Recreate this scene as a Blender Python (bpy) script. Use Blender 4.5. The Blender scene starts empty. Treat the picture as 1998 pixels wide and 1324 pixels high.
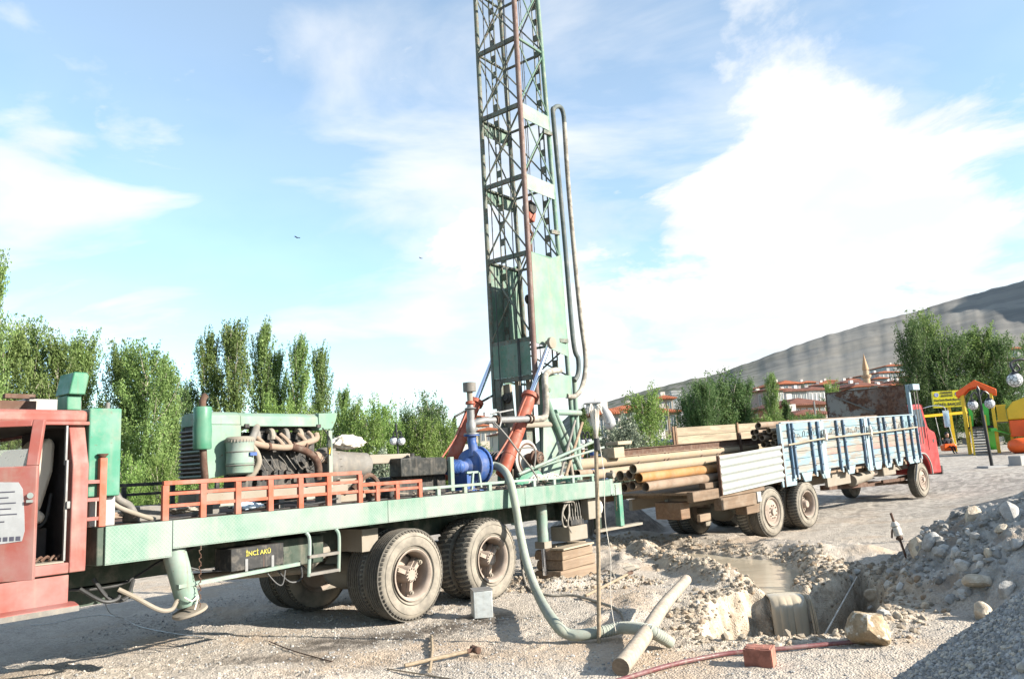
import bpy, math, random
import numpy as np
from mathutils import Vector, Matrix
random.seed(7); np.random.seed(7)
R = math.radians
SC = bpy.context.scene
COL = SC.collection

# ------------------------------------------------------------------ camera
FPX = 1524.0
EYE = np.array([0.0, 0.0, 1.8])
PITCH = math.atan(241 / 1524); ROLL = R(3.0)
_f = np.array([0, math.cos(PITCH), math.sin(PITCH)])
_r0 = np.array([1.0, 0, 0]); _u0 = np.cross(_r0, _f)
_r = _r0 * math.cos(ROLL) - _u0 * math.sin(ROLL)
_u = _u0 * math.cos(ROLL) + _r0 * math.sin(ROLL)
cam = bpy.data.objects.new('camera', bpy.data.cameras.new('camera'))
COL.objects.link(cam)
cam.matrix_world = Matrix(((_r[0], _u[0], -_f[0], EYE[0]), (_r[1], _u[1], -_f[1], EYE[1]), (_r[2], _u[2], -_f[2], EYE[2]), (0, 0, 0, 1)))
cam.data.sensor_width = 36; cam.data.lens = 36 * FPX / 1998
cam.data.clip_start = 0.1; cam.data.clip_end = 6000
SC.camera = cam

# ------------------------------------------------------------------ exposure, sun, sky
SC.view_settings.view_transform = 'Standard'; SC.view_settings.look = 'None'
SC.view_settings.gamma = 1; SC.view_settings.use_curve_mapping = False
SC.view_settings.exposure = 1.5
SUN_AZ = R(110.0); SUN_EL = R(24.0)
sd = Vector((math.sin(SUN_AZ) * math.cos(SUN_EL), math.cos(SUN_AZ) * math.cos(SUN_EL), math.sin(SUN_EL)))
sl = bpy.data.lights.new('sun', 'SUN'); sl.energy = 5.0; sl.angle = R(0.53); sl.color = (1.0, 0.93, 0.82)
so = bpy.data.objects.new('sun', sl); COL.objects.link(so)
so.rotation_euler = sd.to_track_quat('Z', 'Y').to_euler(); so.location = (20, -10, 30)

def _ray(x, y):
    return _f + _r * (x - 999) / FPX - _u * (y - 662) / FPX
def atz(x, y, z):
    d = _ray(x, y); return EYE + d * ((z - EYE[2]) / d[2])
def at(x, y, Y):
    d = _ray(x, y); return EYE + d * (Y / d[1])

w = bpy.data.worlds.new('World'); SC.world = w; w.use_nodes = True
nt = w.node_tree; nt.nodes.clear()
def WN(t, **k):
    n = nt.nodes.new(t)
    for a, b in k.items(): setattr(n, a, b)
    return n
out = WN('ShaderNodeOutputWorld'); bg = WN('ShaderNodeBackground'); bg.inputs['Strength'].default_value = 0.114
sky = WN('ShaderNodeTexSky', sky_type='NISHITA', sun_disc=False, sun_elevation=SUN_EL, sun_rotation=SUN_AZ)
sky.air_density = 1.0; sky.dust_density = 0.7; sky.ozone_density = 2.5; sky.altitude = 1000
tc = WN('ShaderNodeTexCoord'); sep = WN('ShaderNodeSeparateXYZ')
nt.links.new(tc.outputs['Generated'], sep.inputs[0])
def WM(op, a, b=None, c=None, clamp=False):
    n = WN('ShaderNodeMath', operation=op); n.use_clamp = clamp
    for i, v in enumerate((a, b, c)):
        if v is None: continue
        if isinstance(v, (int, float)): n.inputs[i].default_value = v
        else: nt.links.new(v, n.inputs[i])
    return n.outputs[0]
def wdot(px, py):
    d = _ray(px, py); d = d / np.linalg.norm(d)
    n = WN('ShaderNodeVectorMath', operation='DOT_PRODUCT'); nt.links.new(tc.outputs['Generated'], n.inputs[0]); n.inputs[1].default_value = tuple(d)
    return n.outputs['Value']
zz = WM('ADD', WM('MAXIMUM', sep.outputs[2], 0.0), 0.22)
cv = WN('ShaderNodeCombineXYZ')
nt.links.new(WM('DIVIDE', sep.outputs[0], zz), cv.inputs[0]); nt.links.new(WM('DIVIDE', sep.outputs[1], zz), cv.inputs[1])
def wnoise(scale, detail, rough, dist=0, off=(0, 0, 0), vec=None, stretch=(1, 1, 1)):
    mp = WN('ShaderNodeMapping'); mp.inputs['Location'].default_value = off; mp.inputs['Scale'].default_value = stretch
    nt.links.new(vec or cv.outputs[0], mp.inputs[0])
    n = WN('ShaderNodeTexNoise'); n.inputs['Scale'].default_value = scale; n.inputs['Detail'].default_value = detail
    n.inputs['Roughness'].default_value = rough; n.inputs['Distortion'].default_value = dist
    nt.links.new(mp.outputs[0], n.inputs['Vector']); return n.outputs['Fac']
def wss(v, lo, hi):
    n = WN('ShaderNodeMapRange', interpolation_type='SMOOTHSTEP'); n.inputs['From Min'].default_value = lo; n.inputs['From Max'].default_value = hi
    nt.links.new(v, n.inputs['Value']); return n.outputs[0]
n1 = wnoise(1.9, 10, 0.60, 0.35, (3.1, 1.7, 0))
n2 = wnoise(1.9, 7, 0.55, 0.5, (0.4, 5.2, 0), stretch=(0.75, 1.25, 1))
# the two cloud banks of the photograph: a heap over the hill, and a veil low over the trees
heap = WM('MULTIPLY', wss(wdot(1880, 500), 0.93, 0.985), 0.27)
heap2 = WM('MULTIPLY', wss(wdot(1380, 480), 0.93, 0.990), 0.24)
heap3 = WM('MULTIPLY', wss(wdot(1560, 90), 0.9885, 0.9985), 0.27)
gap = WM('MULTIPLY', wss(wdot(1250, 60), 0.955, 0.995), -0.20)
gap3 = WM('MULTIPLY', wss(wdot(1930, -30), 0.970, 0.998), -0.26)
gap2 = WM('MULTIPLY', wss(wdot(150, 200), 0.86, 0.99), -0.16)
low = WM('MULTIPLY', WM('SUBTRACT', 1.0, wss(sep.outputs[2], 0.02, 0.30)), 0.05)
thick = WM('ADD', WM('MULTIPLY', n1, 1.9), -0.45)
for t in (heap, heap2, heap3, gap, gap2, gap3, low): thick = WM('ADD', thick, t)
m1 = wss(thick, 0.52, 0.84)
m2 = WM('MULTIPLY', wss(WM('ADD', WM('ADD', n2, WM('MULTIPLY', gap2, 0.5)), WM('MULTIPLY', wss(wdot(1080, 380), 0.88, 0.985), 0.17)), 0.42, 0.82), 0.80)
heap4 = WM('MULTIPLY', wss(wdot(110, 440), 0.975, 0.998), 0.17)
m3 = WM('MULTIPLY', wss(WM('ADD', n2, heap4), 0.56, 0.78), 0.85)
mask = WM('MAXIMUM', WM('MAXIMUM', WM('MAXIMUM', m1, m2), m3), 0.20)
# cloud colour: sunlit white with thin grey undersides
grey = wss(wnoise(3.0, 5, 0.5, 0.1, (7, 7, 0)), 0.35, 0.6)
cc = WN('ShaderNodeMix', data_type='RGBA'); nt.links.new(grey, cc.inputs[0])
cc.inputs[6].default_value = (3.0, 3.15, 3.3, 1); cc.inputs[7].default_value = (3.6, 3.6, 3.6, 1)
skyc = WN('ShaderNodeMix', data_type='RGBA', blend_type='MULTIPLY'); skyc.inputs[0].default_value = 1
nt.links.new(sky.outputs[0], skyc.inputs[6]); skyc.inputs[7].default_value = (1.0, 1.09, 0.98, 1)
mx = WN('ShaderNodeMix', data_type='RGBA'); nt.links.new(mask, mx.inputs[0])
nt.links.new(skyc.outputs[2], mx.inputs[6]); nt.links.new(cc.outputs[2], mx.inputs[7])
nt.links.new(mx.outputs[2], bg.inputs[0]); nt.links.new(bg.outputs[0], out.inputs[0])

# ------------------------------------------------------------------ materials
class Mat:
    def __init__(s, name):
        s.m = bpy.data.materials.new(name); s.m.use_nodes = True; s.t = s.m.node_tree
        s.b = s.t.nodes['Principled BSDF']; s.tc = s.t.nodes.new('ShaderNodeTexCoord')
    def n(s, t, **k):
        n = s.t.nodes.new(t)
        for a, b in k.items(): setattr(n, a, b)
        return n
    def l(s, a, b): s.t.links.new(a, b)
    def noise(s, scale, detail=4, rough=0.55, dist=0, coord='Object', stretch=None, col=False, off=None):
        n = s.n('ShaderNodeTexNoise'); n.inputs['Scale'].default_value = scale; n.inputs['Detail'].default_value = detail
        n.inputs['Roughness'].default_value = rough; n.inputs['Distortion'].default_value = dist
        v = s.tc.outputs[coord]
        if stretch or off:
            mp = s.n('ShaderNodeMapping'); mp.inputs['Scale'].default_value = stretch or (1, 1, 1)
            if off: mp.inputs['Location'].default_value = off
            s.l(v, mp.inputs[0]); v = mp.outputs[0]
        s.l(v, n.inputs['Vector']); return n.outputs['Color' if col else 'Fac']
    def voro(s, scale, feature='F1', out='Distance', coord='Object', rnd=1.0):
        n = s.n('ShaderNodeTexVoronoi', feature=feature); n.inputs['Scale'].default_value = scale; n.inputs['Randomness'].default_value = rnd
        s.l(s.tc.outputs[coord], n.inputs['Vector']); return n.outputs[out]
    def mr(s, v, lo, hi, a=0.0, b=1.0, smooth=True):
        n = s.n('ShaderNodeMapRange', interpolation_type='SMOOTHSTEP' if smooth else 'LINEAR')
        for k, x in (('From Min', lo), ('From Max', hi), ('To Min', a), ('To Max', b)): n.inputs[k].default_value = x
        s.l(v, n.inputs['Value']); return n.outputs[0]
    def math(s, op, a, b):
        n = s.n('ShaderNodeMath', operation=op)
        for i, v in enumerate((a, b)):
            if isinstance(v, (int, float)): n.inputs[i].default_value = v
            else: s.l(v, n.inputs[i])
        return n.outputs[0]
    def mix(s, fac, a, b, mode='MIX'):
        n = s.n('ShaderNodeMix', data_type='RGBA', blend_type=mode)
        for i, v in ((0, fac), (6, a), (7, b)):
            if isinstance(v, (int, float)): n.inputs[i].default_value = v
            elif isinstance(v, tuple): n.inputs[i].default_value = (*v, 1)
            else: s.l(v, n.inputs[i])
        return n.outputs[2]
    def attr(s, name):
        n = s.n('ShaderNodeAttribute'); n.attribute_name = name; return n.outputs['Fac']
    def base(s, c):
        if isinstance(c, tuple): s.b.inputs['Base Color'].default_value = (*c, 1)
        else: s.l(c, s.b.inputs['Base Color'])
    def rough(s, v):
        if isinstance(v, (int, float)): s.b.inputs['Roughness'].default_value = v
        else: s.l(v, s.b.inputs['Roughness'])
    def metal(s, v): s.b.inputs['Metallic'].default_value = v
    def spec(s, v): s.b.inputs['Specular IOR Level'].default_value = v
    def bump(s, h, strength=0.5, dist=0.01, prev=None):
        n = s.n('ShaderNodeBump'); n.inputs['Strength'].default_value = strength; n.inputs['Distance'].default_value = dist
        s.l(h, n.inputs['Height'])
        if prev: s.l(prev, n.inputs['Normal'])
        s.l(n.outputs[0], s.b.inputs['Normal']); return n.outputs[0]

DUST = (0.34, 0.295, 0.24); RUST = (0.12, 0.058, 0.036)
def paint(name, c, dust=0.35, rust=0.25, rough=0.5, metal=0.0, fade=0.5, scale=1.0, streak=True):
    """worn paint: sun-faded patches, dust, rust chips and run-off streaks"""
    m = Mat(name); K = 0.64; c = tuple(x * K for x in c); DUST = (0.215, 0.185, 0.15)
    pale = tuple(min(1, x * (1 - 0.45 * fade) + 0.33 * 0.45 * fade) for x in c)
    dark = tuple(x * 0.78 for x in c)
    a = m.mix(m.mr(m.noise(2.3 * scale, 5, 0.6), 0.38, 0.66), dark if fade < .2 else c, pale)
    if streak:
        a = m.mix(m.mr(m.noise(9 * scale, 4, 0.6, stretch=(1, 1, 0.08)), 0.5, 0.75, 0, dust * 0.9), a, DUST)
    a = m.mix(m.mr(m.noise(5.5 * scale, 8, 0.68), 0.46, 0.72, 0, dust), a, DUST)
    rm = m.mr(m.noise(17 * scale, 9, 0.7, off=(3, 1, 2)), 0.66 - 0.14 * rust, 0.72 - 0.10 * rust, 0, min(1, 0.35 + rust))
    a = m.mix(rm, a, RUST)
    if streak: a = m.mix(m.mr(m.noise(14 * scale, 5, 0.6, stretch=(1, 1, 0.05), off=(2, 9, 0)), 0.64, 0.74, 0, 0.25 + 0.3 * rust), a, tuple(x * 1.3 for x in RUST))
    m.base(a); m.rough(m.mr(m.noise(7 * scale, 4), 0.3, 0.7, rough + 0.02, min(1, rough + 0.3))); m.metal(metal); m.spec(0.28)
    m.bump(m.noise(26 * scale, 6, 0.65), 0.18, 0.004)
    return m.m
def plain(name, c, rough=0.6, metal=0.0, var=0.15, scale=6.0, bump=0.1, spec=0.4):
    m = Mat(name); a = tuple(x * (1 - var) for x in c); b = tuple(min(1, x * (1 + var)) for x in c)
    m.base(m.mix(m.mr(m.noise(scale, 6, 0.6), 0.35, 0.65), a, b)); m.rough(rough); m.metal(metal); m.spec(spec)
    if bump: m.bump(m.noise(scale * 5, 5, 0.6), bump, 0.004)
    return m.m
def wood(name, c, axis=0, scale=1.0, dirt=0.4):
    c = tuple(x * .72 for x in c); m = Mat(name); st = [14, 14, 14]; st[axis] = 0.8; st = tuple(x * scale for x in st)
    g = m.noise(1.6, 8, 0.65, 0.6, stretch=st)
    a = m.mix(m.mr(g, 0.3, 0.7), tuple(x * 0.62 for x in c), c)
    a = m.mix(m.mr(m.noise(3 * scale, 6, 0.65), 0.45, 0.75, 0, dirt), a, (0.23, 0.19, 0.15))
    m.base(a); m.rough(0.85); m.spec(0.2); m.bump(g, 0.45, 0.006); return m.m

M = {}
M['green'] = paint('faded_green_paint', (0.07, 0.27, 0.175), 0.5, 0.35, fade=0.55)
M['green_pale'] = paint('pale_green_paint', (0.24, 0.355, 0.285), 0.6, 0.28, fade=0.8)
M['green_deep'] = paint('deep_green_paint', (0.05, 0.24, 0.135), 0.18, 0.15, rough=0.35, fade=0.25)
M['mast_green'] = paint('mast_green_paint', (0.13, 0.25, 0.18), 0.42, 0.55, fade=0.5, scale=1.4)
M['mast_rust'] = paint('rusty_mast_paint', (0.13, 0.165, 0.13), 0.5, 0.95, fade=0.3, scale=1.5)
M['mast_brown'] = paint('brown_post_paint', (0.20, 0.12, 0.10), 0.45, 0.6, fade=0.25, scale=1.5)
M['cab_red'] = paint('faded_red_cab_paint', (0.34, 0.095, 0.075), 0.36, 0.16, rough=0.5, fade=0.42, scale=0.9)
M['rail_orange'] = paint('orange_red_rail_paint', (0.46, 0.115, 0.06), 0.25, 0.22, rough=0.5, fade=0.3, scale=1.5)
M['orange'] = paint('orange_cylinder_paint', (0.46, 0.10, 0.05), 0.25, 0.12, rough=0.45, fade=0.15)
M['blue'] = paint('blue_pump_paint', (0.035, 0.11, 0.36), 0.36, 0.12, rough=0.42, fade=0.1)
M['panel_green'] = paint('weathered_mast_panel', (0.19, 0.335, 0.245), 0.4, 0.3, fade=0.5, scale=0.8)
M['chrome'] = plain('chromed_rod', (0.75, 0.8, 0.9), 0.12, 1.0, 0.03, bump=0)
M['galv'] = paint('galvanised_pipe', (0.30, 0.30, 0.30), 0.35, 0.3, rough=0.4, metal=0.4, fade=0.2, scale=2)
M['steel_dirty'] = paint('dusty_steel', (0.20, 0.185, 0.165), 0.6, 0.3, fade=0.3, scale=2)
M['dusty'] = paint('clay_caked_metal', (0.33, 0.285, 0.225), 0.6, 0.25, rough=0.8, fade=0.3, scale=1.5)
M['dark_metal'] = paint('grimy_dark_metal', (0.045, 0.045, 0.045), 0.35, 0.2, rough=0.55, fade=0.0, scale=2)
M['black_oil'] = paint('oily_black_guard', (0.03, 0.032, 0.03), 0.22, 0.05, rough=0.3, fade=0.0, scale=2)
M['chassis'] = paint('chassis_green_grime', (0.07, 0.10, 0.075), 0.45, 0.25, rough=0.7, fade=0.1)
M['rust'] = paint('rusted_steel', (0.15, 0.085, 0.06), 0.35, 0.6, rough=0.8, fade=0.0, scale=2)
M['manifold'] = paint('sandy_manifold', (0.36, 0.26, 0.19), 0.5, 0.35, rough=0.8, fade=0.2, scale=3)
M['exhaust'] = paint('burnt_exhaust', (0.13, 0.07, 0.05), 0.3, 0.7, rough=0.8, fade=0, scale=3)
M['white'] = paint('grimy_white_paint', (0.52, 0.50, 0.47), 0.35, 0.05, rough=0.5, fade=0, scale=1.5)
M['rubber_dark'] = plain('black_rubber', (0.03, 0.03, 0.032), 0.75, 0, 0.2)
M['hose_grey'] = plain('grey_rubber_hose', (0.22, 0.20, 0.17), 0.8, 0, 0.35, 9)
M['hose_black'] = plain('black_hose', (0.035, 0.035, 0.035), 0.55, 0, 0.3)
M['rope'] = plain('dirty_rope', (0.5, 0.46, 0.4), 0.9, 0, 0.2)
M['wire'] = plain('galvanised_wire', (0.45, 0.44, 0.42), 0.5, 0.5, 0.2, bump=0)
M['cable'] = plain('greased_cable', (0.05, 0.05, 0.05), 0.5, 0.4, 0.2, bump=0)
def tyre_mat(name, dusty):
    m = Mat(name); a = m.mix(m.mr(m.noise(5, 7, 0.6), 0.3, 0.62, dusty * 0.55, dusty), (0.028, 0.028, 0.028), (0.25, 0.222, 0.182))
    a = m.mix(m.mr(m.noise(22, 5, 0.65), 0.5, 0.68, 0, 0.45), a, (0.16, 0.145, 0.12))
    m.base(a); m.rough(0.9); m.spec(0.2); m.bump(m.noise(45, 5, 0.6), 0.25, 0.004); return m.m
M['tyre'] = tyre_mat('dusty_tyre_sidewall', 0.92); M['tread'] = tyre_mat('tyre_tread_rubber', 0.30)
M['rim'] = paint('dusty_beige_rim', (0.50, 0.40, 0.33), 0.4, 0.15, rough=0.75, fade=0.1, scale=3)
M['seat'] = plain('seat_cover_cloth', (0.50, 0.42, 0.34), 0.95, 0, 0.12)
def _seatmat():
    m = Mat('floral_seat_cloth'); v = m.voro(11, out='Distance'); f = m.mr(v, 0.16, 0.22, 1, 0)
    g = m.mr(m.noise(60, 3), 0.46, 0.54); m.base(m.mix(m.math('MULTIPLY', f, g), (0.55, 0.47, 0.38), (0.10, 0.07, 0.08))); m.rough(0.95); m.bump(m.noise(14, 4), 0.3, 0.02); return m.m
M['seat'] = _seatmat()
M['dark_in'] = plain('dark_cab_lining', (0.035, 0.03, 0.028), 0.8, 0, 0.2)
def glass(name, tint=(0.9, 0.95, 0.93), alpha=0.25):
    m = Mat(name); m.base(tint); m.rough(0.05); m.b.inputs['Alpha'].default_value = alpha; m.spec(0.6); return m.m
M['glass'] = glass('dusty_window_glass', (0.6, 0.62, 0.6), 0.28)
def dark_glass(name, c=(0.06, 0.08, 0.10)):
    m = Mat(name); m.base(c); m.rough(0.12); m.spec(0.7); return m.m
M['pane'] = dark_glass('dark_window_pane')
M['paper'] = plain('weathered_paper', (0.28, 0.285, 0.29), 0.9, 0, 0.08, 8)
M['print_dark'] = plain('printing_ink', (0.05, 0.05, 0.07), 0.8, bump=0)
M['wood'] = wood('weathered_timber', (0.36, 0.26, 0.18), 0)
M['wood_old'] = wood('old_dirty_timber', (0.25, 0.175, 0.12), 0, dirt=0.6)
M['wood_pale'] = wood('pale_planks', (0.50, 0.41, 0.30), 0, dirt=0.2)
M['wood_dark'] = wood('dark_timber', (0.26, 0.16, 0.10), 0)
M['log'] = wood('barkless_log', (0.52, 0.44, 0.35), 2, dirt=0.25)
M['handle'] = wood('worn_wooden_handle', (0.42, 0.33, 0.23), 0, 2.0, dirt=0.2)
M['brickm'] = plain('red_hollow_brick', (0.30, 0.125, 0.09), 0.9, 0, 0.2, 14, 0.4)
def tread_plate():
    m = Mat('green_tread_plate_dusty')
    a = m.mix(m.mr(m.noise(0.9, 5, 0.6), 0.36, 0.60), (0.055, 0.15, 0.10), (0.165, 0.205, 0.18))
    a = m.mix(m.mr(m.noise(7, 5, 0.6, stretch=(1, 1, 0.1)), 0.42, 0.7, 0, 0.55), a, (0.20, 0.20, 0.175))
    a = m.mix(m.mr(m.noise(3.1, 8, 0.7, off=(5, 2, 1)), 0.5, 0.75, 0, 0.7), a, (0.22, 0.215, 0.19))
    a = m.mix(m.mr(m.noise(19, 8, 0.7), 0.66, 0.72, 0, 0.6), a, RUST)
    w1 = m.n('ShaderNodeTexWave', wave_type='BANDS', bands_direction='DIAGONAL'); w1.inputs['Scale'].default_value = 17
    w2 = m.n('ShaderNodeTexWave', wave_type='BANDS', bands_direction='DIAGONAL'); w2.inputs['Scale'].default_value = 17
    mp = m.n('ShaderNodeMapping'); mp.inputs['Scale'].default_value = (-1, 1, 1)
    m.l(m.tc.outputs['Object'], w1.inputs[0]); m.l(m.tc.outputs['Object'], mp.inputs[0]); m.l(mp.outputs[0], w2.inputs[0])
    h = m.math('MAXIMUM', m.mr(w1.outputs['Fac'], 0.8, 0.95), m.mr(w2.outputs['Fac'], 0.8, 0.95))
    m.base(m.mix(m.math('MULTIPLY', h, 0.28), a, (0.24, 0.27, 0.235))); m.rough(0.6); m.bump(h, 0.35, 0.004); return m.m
M['plate'] = tread_plate()
# ------------------------------------------------------------------ mesh helpers
def V(*a): return np.array(a, float)
def nrm(v): v = np.asarray(v, float); return v / (np.linalg.norm(v) + 1e-12)
def frame_for(d):
    d = nrm(d); a = V(0, 0, 1) if abs(d[2]) < 0.9 else V(1, 0, 0)
    s = nrm(np.cross(d, a)); return s, np.cross(s, d)
class MB:
    def __init__(s): s.v = []; s.f = []
    def add(s, vs, fs):
        k = len(s.v); s.v.extend([tuple(map(float, p)) for p in vs]); s.f.extend([tuple(i + k for i in f) for f in fs]); return s
    def box(s, a, b):
        x0, y0, z0 = a; x1, y1, z1 = b
        return s.add([(x0,y0,z0),(x1,y0,z0),(x1,y1,z0),(x0,y1,z0),(x0,y0,z1),(x1,y0,z1),(x1,y1,z1),(x0,y1,z1)],
                     [(0,3,2,1),(4,5,6,7),(0,1,5,4),(1,2,6,5),(2,3,7,6),(3,0,4,7)])
    def beam(s, p, q, w, h=None, up=None):
        p = V(*p); q = V(*q); h = h or w; d = nrm(q - p)
        if up is None: a, b = frame_for(d)
        else: a = nrm(np.cross(d, V(*up))); b = np.cross(a, d)
        vs = [c + a * x * w / 2 + b * y * h / 2 for c in (p, q) for x, y in ((-1,-1),(1,-1),(1,1),(-1,1))]
        return s.add(vs, [(0,1,2,3),(7,6,5,4),(0,4,5,1),(1,5,6,2),(2,6,7,3),(3,7,4,0)])
    def lathe(s, p, axis, prof, n=16, close=False, caps=True):
        p = V(*p); d = nrm(axis); a, b = frame_for(d); k = len(prof); vs = []
        for t, r in prof:
            for i in range(n):
                th = 2 * math.pi * i / n; vs.append(p + d * t + (a * math.cos(th) + b * math.sin(th)) * r)
        fs = [(j*n+i, j*n+(i+1) % n, (j+1)*n+(i+1) % n, (j+1)*n+i) for j in range(k-1) for i in range(n)]
        if close: fs += [((k-1)*n+i, (k-1)*n+(i+1) % n, (i+1) % n, i) for i in range(n)]
        elif caps:
            if prof[0][1] > 1e-4: fs.append(tuple(range(n))[::-1])
            if prof[-1][1] > 1e-4: fs.append(tuple((k-1)*n+i for i in range(n)))
        return s.add(vs, fs)
    def cyl(s, p, q, r, r2=None, n=12):
        p = V(*p); q = V(*q); L = np.linalg.norm(q - p); return s.lathe(p, q - p, [(0, r), (L, r if r2 is None else r2)], n)
    def tube(s, pts, r, n=8, sm=4, open_=False, wall=None):
        P = smooth_pts(pts, sm) if sm > 1 else [V(*p) for p in pts]
        rr = r if hasattr(r, '__len__') else [r] * len(P)
        if len(rr) != len(P): rr = np.interp(np.linspace(0, 1, len(P)), np.linspace(0, 1, len(rr)), rr)
        d = nrm(P[1] - P[0]); a, b = frame_for(d); vs = []
        for i, p in enumerate(P):
            dd = nrm(P[min(i+1, len(P)-1)] - P[max(i-1, 0)])
            a = nrm(a - dd * (a @ dd)); b = np.cross(dd, a)
            for j in range(n):
                th = 2 * math.pi * j / n; vs.append(p + (a * math.cos(th) + b * math.sin(th)) * rr[i])
        fs = [(i*n+j, i*n+(j+1) % n, (i+1)*n+(j+1) % n, (i+1)*n+j) for i in range(len(P)-1) for j in range(n)]
        if not open_: fs += [tuple(range(n))[::-1], tuple((len(P)-1)*n+j for j in range(n))]
        return s.add(vs, fs)
    def pipe(s, p, q, r, t=0.012, n=16):
        """open-ended hollow pipe"""
        p = V(*p); q = V(*q); L = np.linalg.norm(q - p)
        return s.lathe(p, q - p, [(0, r - t), (0, r), (L, r), (L, r - t)], n, close=True)
    def prism(s, poly, o, ea, eb, ec, depth):
        o = V(*o); ea = V(*ea); eb = V(*eb); ec = V(*ec); n = len(poly)
        vs = [o + ea * a + eb * b for a, b in poly] + [o + ea * a + eb * b + ec * depth for a, b in poly]
        return s.add(vs, [tuple(range(n))[::-1], tuple(range(n, 2*n))] + [(i, (i+1) % n, n+(i+1) % n, n+i) for i in range(n)])
    def mesh(s, name, mat, smooth=40):
        me = bpy.data.meshes.new(name); me.from_pydata(s.v, [], s.f); me.materials.append(mat)
        if smooth:
            me.polygons.foreach_set('use_smooth', [True] * len(me.polygons)); me.set_sharp_from_angle(angle=R(smooth))
        me.update(); return me
    def build(s, name, mat, parent=None, smooth=40, bevel=0, loc=None, rot=None):
        o = bpy.data.objects.new(name, s.mesh(name, mat, smooth)); COL.objects.link(o)
        if parent: o.parent = parent
        if loc is not None: o.location = tuple(map(float, loc))
        if rot is not None: o.rotation_euler = rot
        if bevel:
            b = o.modifiers.new('bevel', 'BEVEL'); b.width = bevel; b.segments = 2; b.limit_method = 'ANGLE'; b.angle_limit = R(40)
        return o
def smooth_pts(pts, k=4):
    P = [V(*p) for p in pts]; out_ = []
    for i in range(len(P) - 1):
        a = P[max(i-1, 0)]; b = P[i]; c = P[i+1]; d = P[min(i+2, len(P)-1)]
        for j in range(k):
            t = j / k; out_.append(0.5 * ((2*b) + (c-a)*t + (2*a-5*b+4*c-d)*t*t + (3*b-a-3*c+d)*t**3))
    out_.append(P[-1]); return out_
def tag(o, label=None, cat=None, group=None, kind=None):
    if label: o['label'] = label
    if cat: o['category'] = cat
    if group: o['group'] = group
    if kind: o['kind'] = kind
    return o
def empty(name, loc=(0, 0, 0), rot=(0, 0, 0), parent=None):
    o = bpy.data.objects.new(name, None); COL.objects.link(o); o.location = tuple(map(float, loc)); o.rotation_euler = rot
    if parent: o.parent = parent
    o.empty_display_size = 0.2; return o
def inst(name, me, parent=None, loc=(0, 0, 0), rot=(0, 0, 0), scale=(1, 1, 1)):
    o = bpy.data.objects.new(name, me); COL.objects.link(o)
    if parent: o.parent = parent
    o.location = tuple(map(float, loc)); o.rotation_euler = rot; o.scale = scale; return o
def copy_tree(o, parent=None):
    c = o.copy(); COL.objects.link(c); c.parent = parent
    for ch in list(KIDS.get(o.name, [])): copy_tree(ch, c)
    return c
KIDS = {}
def index_kids():
    KIDS.clear()
    for o in COL.objects:
        if o.parent: KIDS.setdefault(o.parent.name, []).append(o)
def np_mesh(name, verts, quads=None, tris=None, mat=None, smooth=True):
    me = bpy.data.meshes.new(name); nv = len(verts)
    me.vertices.add(nv); me.vertices.foreach_set('co', np.asarray(verts, np.float32).ravel())
    idx = []; st = []; k = 0
    if quads is not None and len(quads):
        idx.append(np.asarray(quads, np.int32).ravel()); st.append(np.arange(len(quads)) * 4); k = len(quads) * 4
    if tris is not None and len(tris):
        idx.append(np.asarray(tris, np.int32).ravel()); st.append(k + np.arange(len(tris)) * 3)
    idx = np.concatenate(idx); st = np.concatenate(st)
    me.loops.add(len(idx)); me.loops.foreach_set('vertex_index', idx)
    me.polygons.add(len(st)); me.polygons.foreach_set('loop_start', st.astype(np.int32))
    me.polygons.foreach_set('use_smooth', np.full(len(st), smooth))
    if mat: me.materials.append(mat)
    me.update(calc_edges=True); me.validate(); return me

# ------------------------------------------------------------------ noise
def _h(ix, iy, seed):
    n = (ix.astype(np.int64) * 374761393 + iy.astype(np.int64) * 668265263 + seed * 1442695041) & 0xFFFFFFFF
    n = ((n ^ (n >> 13)) * 1274126177) & 0xFFFFFFFF
    return ((n ^ (n >> 16)) & 0xFFFF) / 65535.0
def vn(x, y, seed=0):
    ix = np.floor(x); iy = np.floor(y); fx = x - ix; fy = y - iy
    fx = fx * fx * (3 - 2 * fx); fy = fy * fy * (3 - 2 * fy)
    a = _h(ix, iy, seed); b = _h(ix+1, iy, seed); c = _h(ix, iy+1, seed); d = _h(ix+1, iy+1, seed)
    return (a * (1-fx) + b * fx) * (1-fy) + (c * (1-fx) + d * fx) * fy
def fbm(x, y, oct_=4, seed=0, g=0.5):
    s = 0; a = 1; t = 0
    for i in range(oct_):
        s = s + a * vn(x * 2**i + 13.7 * i, y * 2**i - 7.3 * i, seed + i); t += a; a *= g
    return s / t
def sst(x, a, b):
    t = np.clip((x - a) / (b - a), 0, 1); return t * t * (3 - 2 * t)
def poly_sd(x, y, poly):
    """signed distance, positive inside"""
    P = np.array(poly, float); n = len(P); dmin = np.full(x.shape, 1e9); ins = np.zeros(x.shape, bool)
    for i in range(n):
        a = P[i]; b = P[(i+1) % n]; e = b - a
        t = np.clip(((x-a[0])*e[0] + (y-a[1])*e[1]) / (e @ e), 0, 1)
        dmin = np.minimum(dmin, np.hypot(x - a[0] - t*e[0], y - a[1] - t*e[1]))
        c = ((a[1] > y) != (b[1] > y)) & (x < (b[0]-a[0]) * (y-a[1]) / (b[1]-a[1] + 1e-12) + a[0]); ins ^= c
    return np.where(ins, dmin, -dmin)
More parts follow.
